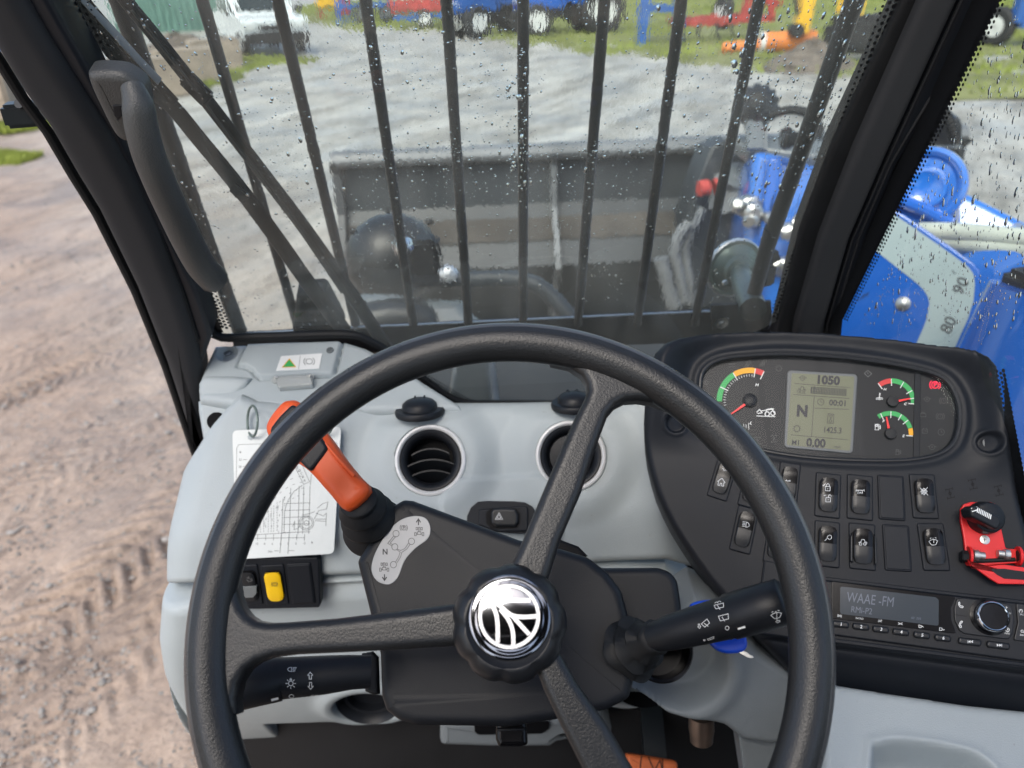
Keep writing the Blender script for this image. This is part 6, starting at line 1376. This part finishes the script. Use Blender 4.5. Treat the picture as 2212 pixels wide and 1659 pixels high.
def hcons(U, V, d):
    dc, _, _ = sdpoly(U, V, cl_l); q = -dc
    wv = sstep(yc1 - .01, yc0 + .02, V)
    H = (.030 * sstep(.012, .042, q)) * wv + .006 * sstep(.03, .07, q) * (1 - wv) * sstep(yc1 - .1, yc1, V) * 0
    H -= .007 * sstep(.0, .0035, dc + .0015)
    H += .0018 * np.exp(-((q - .006) / .0035) ** 2)
    H -= .030 * sstep(yr, yr - .045, V) + .012 * sstep(yr + .004, yr, V)
    for (x, y) in (ZC(405, 652), ZC(2022, 752)):
        c = PC.at(x, y); r = np.hypot(U - c[0], V - c[1]); H -= .006 * (1 - sstep(.0075, .0098, r)) ; H += .001 * np.exp(-((r - .0115) / .0015) ** 2)
    return H
co = obj('console_body', sheet(PC, pts, hcons, .0014, lambda U, V: .007 + .009 * sstep(yc1, yc0, V), .05), 'console', t, smooth=80)
for (x, y) in (ZC(405, 652), ZC(2022, 752)):
    obj('fixing_screw', lathe(PC.P(x, y, -.0035), PC.n, [(.0072, -.002), (.0070, .0), (.0052, .0006), (.005, .0028), (.003, .003), (.0022, .0012)], 24), 'lcdframe', t); obj('screw_socket', lathe(PC.P(x, y, -.0018), PC.n, [(.0026, 0), (.0024, .001), (.001, .0011)], 8), 'steel', t)
obj('cluster_bezel', tube([PC.w(p.x, p.y, -.0005) for p in inset(cl_l if area2(cl_l) > 0 else cl_l[::-1], -.0015)] + [PC.w(*inset(cl_l if area2(cl_l) > 0 else cl_l[::-1], -.0015)[0], -.0005)], .0021, 10), 'switch', t)
PCl = PC.off(-.0062)
cf = obj('cluster_face', slab(PCl, cl_l, -.002, 0, 0), 'cluster', t)
obj('cluster_divider', slab_px(PCl, ZT(ZC, (1645, 372), (1678, 380), (1672, 822), (1638, 825)), 0, .0012, .0006), 'console', t)
obj('display_frame', slab_px(PCl, ZT(ZC, (1000, 370), (1335, 390), (1350, 402), (1326, 790), (1312, 802), (980, 772), (968, 758), (985, 382)), 0, .0018, .0008, r=.003), 'lcdframe', t)
lcd = obj('display_screen', slab_px(PCl.off(.0018), ZT(ZC, (1008, 386), (1332, 404), (1310, 788), (983, 758)), -.0005, .0004, 0, r=.0015), 'lcd', t)
LC = lambda x, y: ZC(x, y)
for s, x, y, h, b, sx in (('1050', 1200, 423, 20, .05, 1.05), ('00:01', 1244, 541, 13, .02, 1.0), ('N', 1062, 582, 26, .05, .95), ('1425.3', 1221, 682, 13, .015, .85), ('M1', 1027, 746, 11, .02, .95), ('0.00', 1133, 748, 20, .045, .95), ('mph', 1243, 770, 8, 0, 1.0)):
    decal(lcd, text(s, *LC(x, y), h, -3.6, sx, b), 'ink', lcd, 'display_text')
decal(lcd, ribbons([ZT(ZC, (1020, 440), (1312, 462)), ZT(ZC, (1015, 497), (1308, 518)), ZT(ZC, (1124, 506), (1110, 714)), ZT(ZC, (1126, 568), (1305, 574)), ZT(ZC, (1003, 706), (1298, 732))], 1.0), 'ink', lcd, 'display_line')
decal(lcd, ribbons([ZT(ZC, (1112 + 8.4 * i, 460 + .55 * i), (1110 + 8.4 * i, (490 + .55 * i))) for i in range(22)], 2.0), 'ink', lcd, 'display_bars')
decal(lcd, ribbons([ZT(ZC, (1108, 458), (1290, 470), (1288, 504), (1106, 490), (1108, 458)), ZT(ZC, (1126, 452), (1124, 498))], .9), 'ink', lcd, 'display_line')
decal(lcd, ribbons(resub(icon('oil', *ZC(1064, 412), 9, -4) + icon('vehicle', *ZC(1060, 470), 9, -4) + icon('clock', *ZC(1158, 536), 8.5, -4) + icon('hourglass', *ZC(1209, 622), 10.5, -4) + icon('gear', *ZC(1034, 674), 10, -4)), 1.1), 'ink', lcd)
def arcstrip(cx, cy, r0, r1, a0, a1, f=ZC, sy=1.0, n=16):
    return gridfill([f(cx + r0 * math.cos(R_(a)), cy - r0 * sy * math.sin(R_(a))) for a in np.linspace(a0, a1, n)], [f(cx + r1 * math.cos(R_(a)), cy - r1 * sy * math.sin(R_(a))) for a in np.linspace(a0, a1, n)])
def gauge(cx, cy, ro, ri, bands, ticks, needle, hubr, lab, minor):
    hubr = hubr * .41667 * PCl.scale(*ZC(cx, cy))[0]
    g = obj('gauge', lathe(PCl.P(*ZC(cx, cy)), PC.n, [(hubr, 0), (hubr, .0035), (hubr * .92, .0042), (hubr * .2, .0044)], 32), 'black', t, smooth=50)
    for m_, a0, a1 in bands: decal(cf, arcstrip(cx, cy, ro, ri, a0, a1), m_, g, 'dial_band', .0004)
    rb = lambda a, r0, r1: [ZC(cx + r0 * math.cos(R_(a)), cy - r0 * math.sin(R_(a))), ZC(cx + r1 * math.cos(R_(a)), cy - r1 * math.sin(R_(a)))]
    decal(cf, ribbons([rb(a, ri * .86, ro * .98) for a in ticks], 1.8), 'white', g, 'dial_tick', .0007); decal(cf, ribbons([rb(a, ri * .87, ri * .95) for a in minor], .9), 'white', g, 'dial_tick', .0007)
    a, l = needle; p0 = PCl.P(*ZC(cx, cy), .003); p1 = PCl.P(*ZC(cx + l * math.cos(R_(a)), cy - l * math.sin(R_(a))), .003); d = (p1 - p0).normalized(); s = d.cross(PC.n)
    obj('needle', ([p0 + s * .0013, p0 - s * .0013, p1 - s * .0004, p1 + s * .0004, p0 + s * .0013 - PC.n * .0008, p0 - s * .0013 - PC.n * .0008, p1 - s * .0004 - PC.n * .0008, p1 + s * .0004 - PC.n * .0008], [(0, 1, 2, 3), (7, 6, 5, 4), (0, 4, 5, 1), (1, 5, 6, 2), (2, 6, 7, 3), (3, 7, 4, 0)]), 'needle', g)
    for s_, x, y, h, ro_ in lab: decal(cf, text(s_, *ZC(x, y), h, ro_, 1.2, .03, .2), 'white', g, 'dial_letter')
gauge(790, 530, 172, 144, [('ggreen', 181, 121), ('gyel', 120, 80), ('gred', 79, 64)], [155, 121, 80, 64], (215, 128), 37, [('H', 828, 447, 6, -3), ('L', 797, 645, 6, -10)], [190, 184, 178, 172, 166, 160, 149, 143, 137, 131, 126, 115, 109, 103, 97, 91, 85])
gauge(1527, 537, 123, 98, [('gred', 127, 93), ('ggreen', 92, -5)], [127, 92, 60, 30, 10, -5], (12, 98), 31, [('H', 1491, 470, 5, -4), ('C', 1597, 546, 5.5, -4)], [])
gauge(1517, 703, 120, 97, [('ggreen', 124, 17), ('gyel', 16, -3)], [115, 88, 60, 38, -5], (101, 92), 31, [('F', 1484, 635, 5.5, -4), ('E', 1588, 712, 5.5, -4)], [])
decal(cf, ribbons(resub(icon('temp', *ZC(1462, 506), 7.5) + icon('fuel', *ZC(1449, 666), 7.5)), 1.2), 'white', t); decal(cf, ribbons([ZT(ZC, (824, 608), (922, 612))], 1.6), 'white', t)
decal(cf, ribbons(resub([ZT(ZC, (826, 590), (840, 575), (855, 592), (830, 596)), ZT(ZC, (850, 582), (915, 572)), ZT(ZC, (870, 600), (878, 575), (905, 570), (915, 590), (922, 600)), circ(*ZC(880, 598), 5, n=8), circ(*ZC(910, 594), 5, n=8)], 4), 1.8), 'white', t)
decal(cf, ribbons([ZT(ZC, (757, 650), (760, 664)), ZT(ZC, (770, 652), (772, 672)), ZT(ZC, (783, 645), (785, 680))], 1.0), 'white', t, 'dial_tick')
for nm, x, y, s in (('oil', 1708, 522, 9), ('engine', 1688, 604, 9), ('battery', 1697, 686, 8), ('oil', 1735, 770, 10), ('brake', 1795, 530, 10), ('brake', 1777, 611, 10), ('clock', 1782, 692, 8.5), ('fuel', 1556, 796, 7), ('worklamp', 778, 340, 8), ('worklamp', 860, 332, 8), ('gear', 940, 362, 9), ('flow', 696, 346, 8), ('axle2', 915, 726, 8), ('axle2', 830, 735, 8), ('lamp', 562, 438, 7)):
    decal(cf, ribbons(resub(icon(nm, *ZC(x, y), s)), 1.1), 'dimprint', t)
decal(cf, ribbons([ZT(ZC, (1402, 372), (1422, 390), (1402, 406), (1384, 388), (1402, 372)), ZT(ZC, (1402, 382), (1402, 393))], 1.0), 'greyprint', t)
decal(cf, ribbons(resub(icon('park', *ZC(1750, 447), 12)), 1.15), 'lampred', t, 'brake_warning')
obj('cluster_lens', ([PCl.w(p.x, p.y, .0052) for p in cl_l], [tuple(range(len(cl_l)))]), 'lens', t, smooth=0)
# switches
SW = [(650, 930, 108, 225, -13, (('bucketup', .05, .45, 7), ('house', -.05, -.2, 8.5)), {}), (800, 975, 105, 220, -10, (), {}), (990, 960, 110, 220, -4, (('battery', -.05, .05, 8),), {}),
      (1194, 1020, 132, 230, -1, (('lock', -.02, .38, 9), ('unlock', .02, -.12, 9)), {}), (1360, 1030, 135, 232, 0, (('axle', .03, .18, 9.5),), {}), (1523, 1032, 138, 232, 1.5, (), {'blank': 1}), (1691, 1025, 135, 230, 4, (('gearx', .05, .22, 9.5),), {}),
      (761, 1198, 112, 240, -9, (('lamp', .1, .2, 9),), {}), (925, 1262, 108, 225, -6, (), {}), (1190, 1272, 132, 238, 0, (('worklamp', .05, .2, 10),), {}), (1372, 1285, 138, 240, 1, (('vehicle', .05, .18, 10),), {'guard': 1}), (1552, 1292, 140, 240, 3, (), {'blank': 1}), (1741, 1287, 140, 245, 6.5, (('wiper', .05, .2, 10),), {}), (905, 1455, 110, 190, -5, (), {'blank': 1})]
for x, y, w, h, ro, ic, kw in SW: rocker(PC, *ZC(x, y), w * .41667, h * .41667, ro, t, icons=ic, m='switch2' if not kw.get('blank') else 'switch', **kw)
for x, y in ((1828, 1010), (1945, 962), (2080, 995)): decal(co, ribbons(resub(icon('axle2', *ZC(x, y), 11, 12)), 1.2), 'dark', t)
# ================================================================ RADIO
PR = PC.off(.0005)
t = thing('car_radio', 'black car radio with grey display, numbered buttons and round knob', 'radio', PR.P(2000, 1400))
q_ = lambda *p: [ZD(*k) for k in p]
rf = obj('radio_face', slab_px(PR, q_((900, 440), (1000, 452), (2500, 628), (2500, 1000), (2212, 968), (985, 800), (900, 790)), -.004, .003, .0015, r=.003), 'black', t)
obj('radio_surround', slab_px(PR, q_((880, 415), (2560, 612), (2560, 640), (930, 445), (930, 812), (2500, 1012), (2500, 1040), (880, 835)), -.004, .0016, .001), 'console', t)
scr = obj('display_window', slab_px(PR.off(.003), q_((965, 448), (1775, 548), (1740, 620), (1742, 700), (1775, 790), (965, 690)), -.001, .0006, .0004, r=.002), 'gloss', t)
sc = obj('display_screen', slab_px(PR.off(.0036), q_((1022, 482), (1640, 552), (1660, 570), (1658, 738), (1020, 660)), -.0005, .0003, 0, r=.002), 'radioscreen', t)
decal(sc, text('WAAE -FM', *ZD(1215, 567), 21, -6.5, .72), 'radiodigit', t, 'radio_text'); decal(sc, text('RMi-P2', *ZD(1160, 637), 13, -6.5, .85), 'radiodigit', t, 'radio_text')
decal(sc, text('60  203', *ZD(1512, 688), 5, -6.5), 'radiodigit', t, 'radio_text')
bp = [(1027, 727), (1157, 743), (1287, 760), (1417, 778), (1553, 798), (1690, 816)]
for i, (x, y) in enumerate(bp):
    b_ = obj('preset_button', slab_px(PR.off(.003), q_((x - 52, y - 27), (x + 48, y - 14), (x + 55, y + 6), (x + 50, y + 28), (x - 44, y + 18), (x - 56, y)), -.001, .0028, .0018, r=.002, seg=4), 'switch', t)
    decal(b_, text(str(i + 1), *ZD(x, y), 7, -7, 1, .02), 'white', b_, 'button_number')
decal(scr, text('INTRO', *ZD(1146, 690), 4, -7), 'white', t, 'radio_text'); decal(scr, ribbons([q_((1005, 665), (1018, 673), (1005, 680), (1005, 665)), q_((1022, 666), (1022, 682)), q_((1029, 667), (1029, 683))], 1), 'white', t)
decal(scr, ribbons(resub(icon('flow', *ZD(1278, 706), 4.2, -7) + [q_((1395, 716), (1425, 732)), q_((1395, 730), (1425, 718))] + [q_((1530, 732), (1530, 748), (1545, 750), (1545, 736), (1530, 732)), q_((1548, 746), (1554, 740), (1560, 748))] + [q_((1663, 750), (1663, 766), (1680, 768), (1680, 753), (1663, 750)), q_((1684, 758), (1690, 765), (1697, 760))]), 1.0), 'white', t)
decal(rf, ribbons(resub([circ(*ZD(1693, 653), 4.5, ry=6.5, n=14)]), 1.6), 'white', t); decal(rf, ribbons(resub([q_((1684, 644), (1702, 660), (1693, 668), (1693, 638), (1702, 647), (1684, 662))]), 1), 'white', t)
kp = obj('keypad_ring', slab_px(PR.off(.003), q_((1778, 560), (1820, 556), (2100, 592), (2135, 620), (2150, 690), (2140, 780), (2115, 825), (2060, 820), (1830, 790), (1795, 770), (1762, 700), (1760, 620)), -.001, .0014, .0008, r=.003), 'switch', t)
for a, b in (((1765, 665), (1840, 676)), ((2080, 702), (2145, 712)), ((1900, 575), (1902, 590)), ((2145, 600), (2155, 700)), ((2155, 700), (2130, 830))): decal(kp, ribbons([q_(a, b)], 1.0), 'dark', t)
obj('keypad_side', slab_px(PR.off(.003), q_((2160, 590), (2300, 608), (2300, 850), (2145, 832), (2172, 715)), -.001, .0014, .0008, r=.002), 'switch', t)
kc = PR.P(*ZD(1985, 678), .004)
kn = obj('volume_knob', lathe(kc, PC.n, [(.0155, -.001), (.0155, .001), (.0138, .0016), (.0128, .002), (.0128, .009), (.0122, .0102), (.0112, .0106), (.0104, .0098), (.002, .0096)], 64), 'gloss', t, smooth=40)
obj('knob_ring', ring(kc, PC.n, [(.0129, .0035), (.0134, .0045), (.0131, .0082), (.0124, .0103), (.0113, .0108), (.0107, .0104)], 64), 'chrome', t, smooth=50)
for ic_, x, y, s in (('phone', 1803, 600, 7), ('phone', 1807, 728, 7), ('note', 2096, 630, 5.5), ('clock', 2104, 764, 5)): decal(kp, ribbons(resub(icon(ic_, *ZD(x, y), s, 0 if x != 1807 else -50)), 1.4), 'white', t)
decal(kp, text('MENU', *ZD(2105, 655), 3.6, -7), 'white', t, 'radio_text'); decal(kp, text('INFO', *ZD(2102, 787), 3.6, -7), 'white', t, 'radio_text')
ks_ = bpy.data.objects['keypad_side']
decal(ks_, text('SRC', *ZD(2196, 664), 3.6, -7), 'white', t, 'radio_text'); decal(ks_, text('BAND', *ZD(2206, 798), 3.6, -7), 'white', t, 'radio_text'); decal(ks_, ribbons(resub([circ(*ZD(2190, 642), 3.6, 120, 420), q_((2190, 630), (2190, 643))] + icon('magn', *ZD(2200, 774), 5)), 1.1), 'white', t)
for i, (x, y) in enumerate(((1865, 840), (2050, 863))):
    b_ = obj('seek_button', slab_px(PR.off(.003), q_((x - 72, y - 30), (x + 72, y - 12), (x + 76, y + 8), (x + 68, y + 32), (x - 66, y + 16), (x - 78, y)), -.001, .0026, .0016, r=.002, seg=4), 'switch', t)
    s = -1 if i == 0 else 1
    for dx in (-8, 8): decal(b_, polyfan(q_((x + dx - 7 * s, y - 9), (x + dx + 7 * s, y), (x + dx - 7 * s, y + 9))), 'white', b_, 'seek_arrow')
    decal(b_, ribbons([q_((x + 17 * s, y - 9), (x + 17 * s, y + 10))], 1.2), 'white', b_, 'seek_arrow')
# ================================================================ STEERING MODE SELECTOR
t = thing('steering_mode_selector', 'black rotary selector on a red metal bracket with hinged flap', 'selector', PC.P(*ZC(2040, 1390)))
rb_ = ZT(ZC, (1884, 1092), (1900, 1065), (1935, 1054), (2040, 1054), (2065, 1064), (2082, 1090), (2088, 1160), (2118, 1296), (2185, 1298), (2192, 1372), (2150, 1372), (1945, 1392), (1915, 1362), (1908, 1310), (1900, 1240), (1884, 1150))
br = obj('bracket', slab_px(PC, rb_, .002, .0045, .0008, r=.002), 'red', t)
obj('flap', slab_px(PC.off(.012), ZT(ZC, (1922, 1350), (1945, 1392), (2110, 1378), (2260, 1400), (2330, 1470), (2212, 1480), (2080, 1478), (2030, 1448), (1965, 1400), (1935, 1385)), -.001, .0012, .0006), 'red', t)
fw = ZT(ZC, (2038, 1402), (2110, 1400), (2250, 1420), (2290, 1452), (2212, 1458), (2110, 1452), (2070, 1430))
obj('flap_opening', slab_px(PC.off(.0133), fw, -.0003, .0002, 0), 'console', t)
for x in (1925, 2182): obj('hinge_ear', lathe(PC.P(*ZC(x, 1335), .006) - PC.x * .001, PC.x, [(.0085, 0), (.0085, .002)], 24), 'red', t)
for x, s in ((1905, -1), (2190, 1)): obj('hinge_nut', lathe(PC.P(*ZC(x, 1335), .007), PC.x * s, [(.0052, -.002), (.0052, .002), (.0042, .003), (.002, .0032)], 6), 'rubber', t)
for x in (1962, 2120): obj('hinge_bolt', lathe(PC.P(*ZC(x + (-14 if x < 2000 else 14), 1328), .007), PC.x * (1 if x < 2000 else -1), [(.0048, 0), (.0048, .004), (.0036, .0045), (.0034, .009), (.002, .0095)], 12), 'steel', t)
obj('hinge_pin', tube([PC.P(*ZC(1940, 1362), .005), PC.P(*ZC(2165, 1352), .005)], .0018, 10), 'rubber', t)
obj('bracket_screw', lathe(PC.P(*ZC(2007, 1250), .0045), PC.n, [(.0042, 0), (.004, .0012), (.002, .0016)], 20), 'steel', t); decal(bpy.data.objects['bracket_screw'], ribbons([ZT(ZC, (1998, 1250), (2016, 1250)), ZT(ZC, (2007, 1241), (2007, 1259))], 1), 'dark', t, 'screw_cross', .0002)
kc = PC.P(*ZC(1998, 1136), .0045); kax = (PC.n + PC.x * .12 - PC.y * .1).normalized()
obj('knob', lathe(kc, kax, [(.0142, 0), (.0139, .007), (.013, .0115), (.0118, .0125), (.002, .0127)], 56, lambda a, r, h: 1 + (.012 * (math.sin(a * 28) > 0) if r > .0125 else 0)), 'black', t, smooth=40)
Pk = Pl(kc + kax * .0125, kax)
g_ = ZT(ZC, (1930, 1092), (1958, 1070), (2085, 1128), (2098, 1160), (2075, 1200), (1940, 1130)); gp = obj('knob_grip', slab(Pk, rounded(Pk.L(g_, .012), .003), -.004, .012, .002), 'black', t)
decal(gp, ribbons([ZT(ZC, (1940, 1096), (1970, 1088))], 8), 'white', t, 'knob_mark')
for i in range(9): decal(gp, ribbons([ZT(ZC, (1972 + 8.5 * i, 1084 + 4.4 * i), (1968 + 8.5 * i, 1108 + 4.4 * i))], 2.2), 'white', t, 'knob_mark')
# ================================================================ FLOOR, PEDAL, BRACKETS
t = thing('operator_seat', 'dark fabric operator seat behind the steering wheel', 'seat', (0, -.3, 1.05))
obj('seat_cushion', box((0, -.22, 1.42), (.5, .46, .14), 0, .05), 'pillar', t, smooth=50); obj('backrest', box((0, -.5, 1.78), (.5, .14, .66), 0, .05, rx=R_(8)), 'pillar', t, smooth=50); obj('seat_base', box((0, -.25, 1.2), (.4, .4, .3), 0, .02), 'floor', t)
obj('cab_floor', box((.13, .3, 1.02), (.9, 1.3, .04), 0, 0), 'floor', kind='structure')
obj('bulkhead', box((0.12, .88, 1.3), (.78, .04, .62), 0, .01), 'floor', kind='structure')
PPd = Pl(wp(1420, 1650, 1.02), nrm(50)); t = thing('foot_pedal', 'orange ribbed rubber foot pedal low between wheel spoke and knee panel', 'pedal', PPd.P(1420, 1700))
pd = obj('pedal_pad', slab_px(PPd, ZT(ZM, (1020, 1290), (1060, 1292), (1340, 1338), (1355, 1360), (1358, 1480), (1200, 1560), (1000, 1500), (1010, 1380)), -.02, 0, .006, r=.006), 'orange2', t)
decal(pd, ribbons(resub([ZT(ZM, (1115, 1305), (1105, 1400)), ZT(ZM, (1160, 1312), (1180, 1360), (1200, 1400), (1235, 1330), (1250, 1400)), ZT(ZM, (1252, 1325), (1252, 1400))], 5), 2.6), 'rubber', t, 'pad_groove', .0006)
obj('pedal_arm', bar(PPd.P(1420, 1700, -.02), PPd.P(1420, 1500, -.05) + Vector((0, .12, .05)), .03, .015), 'guard', t)
obj('brass_fitting', lathe(wp(1515, 1566, .78), Vector((0, -.35, -1)), [(.0125, -.01), (.013, .005), (.0118, .012), (.0115, .018), (.010, .0195), (.002, .02)], 20), mat('dull_brass', (.2, .15, .12), .35, metal=.8, var=.2, vscale=30), label='dull brass pipe fitting hanging below the right dash cup recess', cat='fitting')
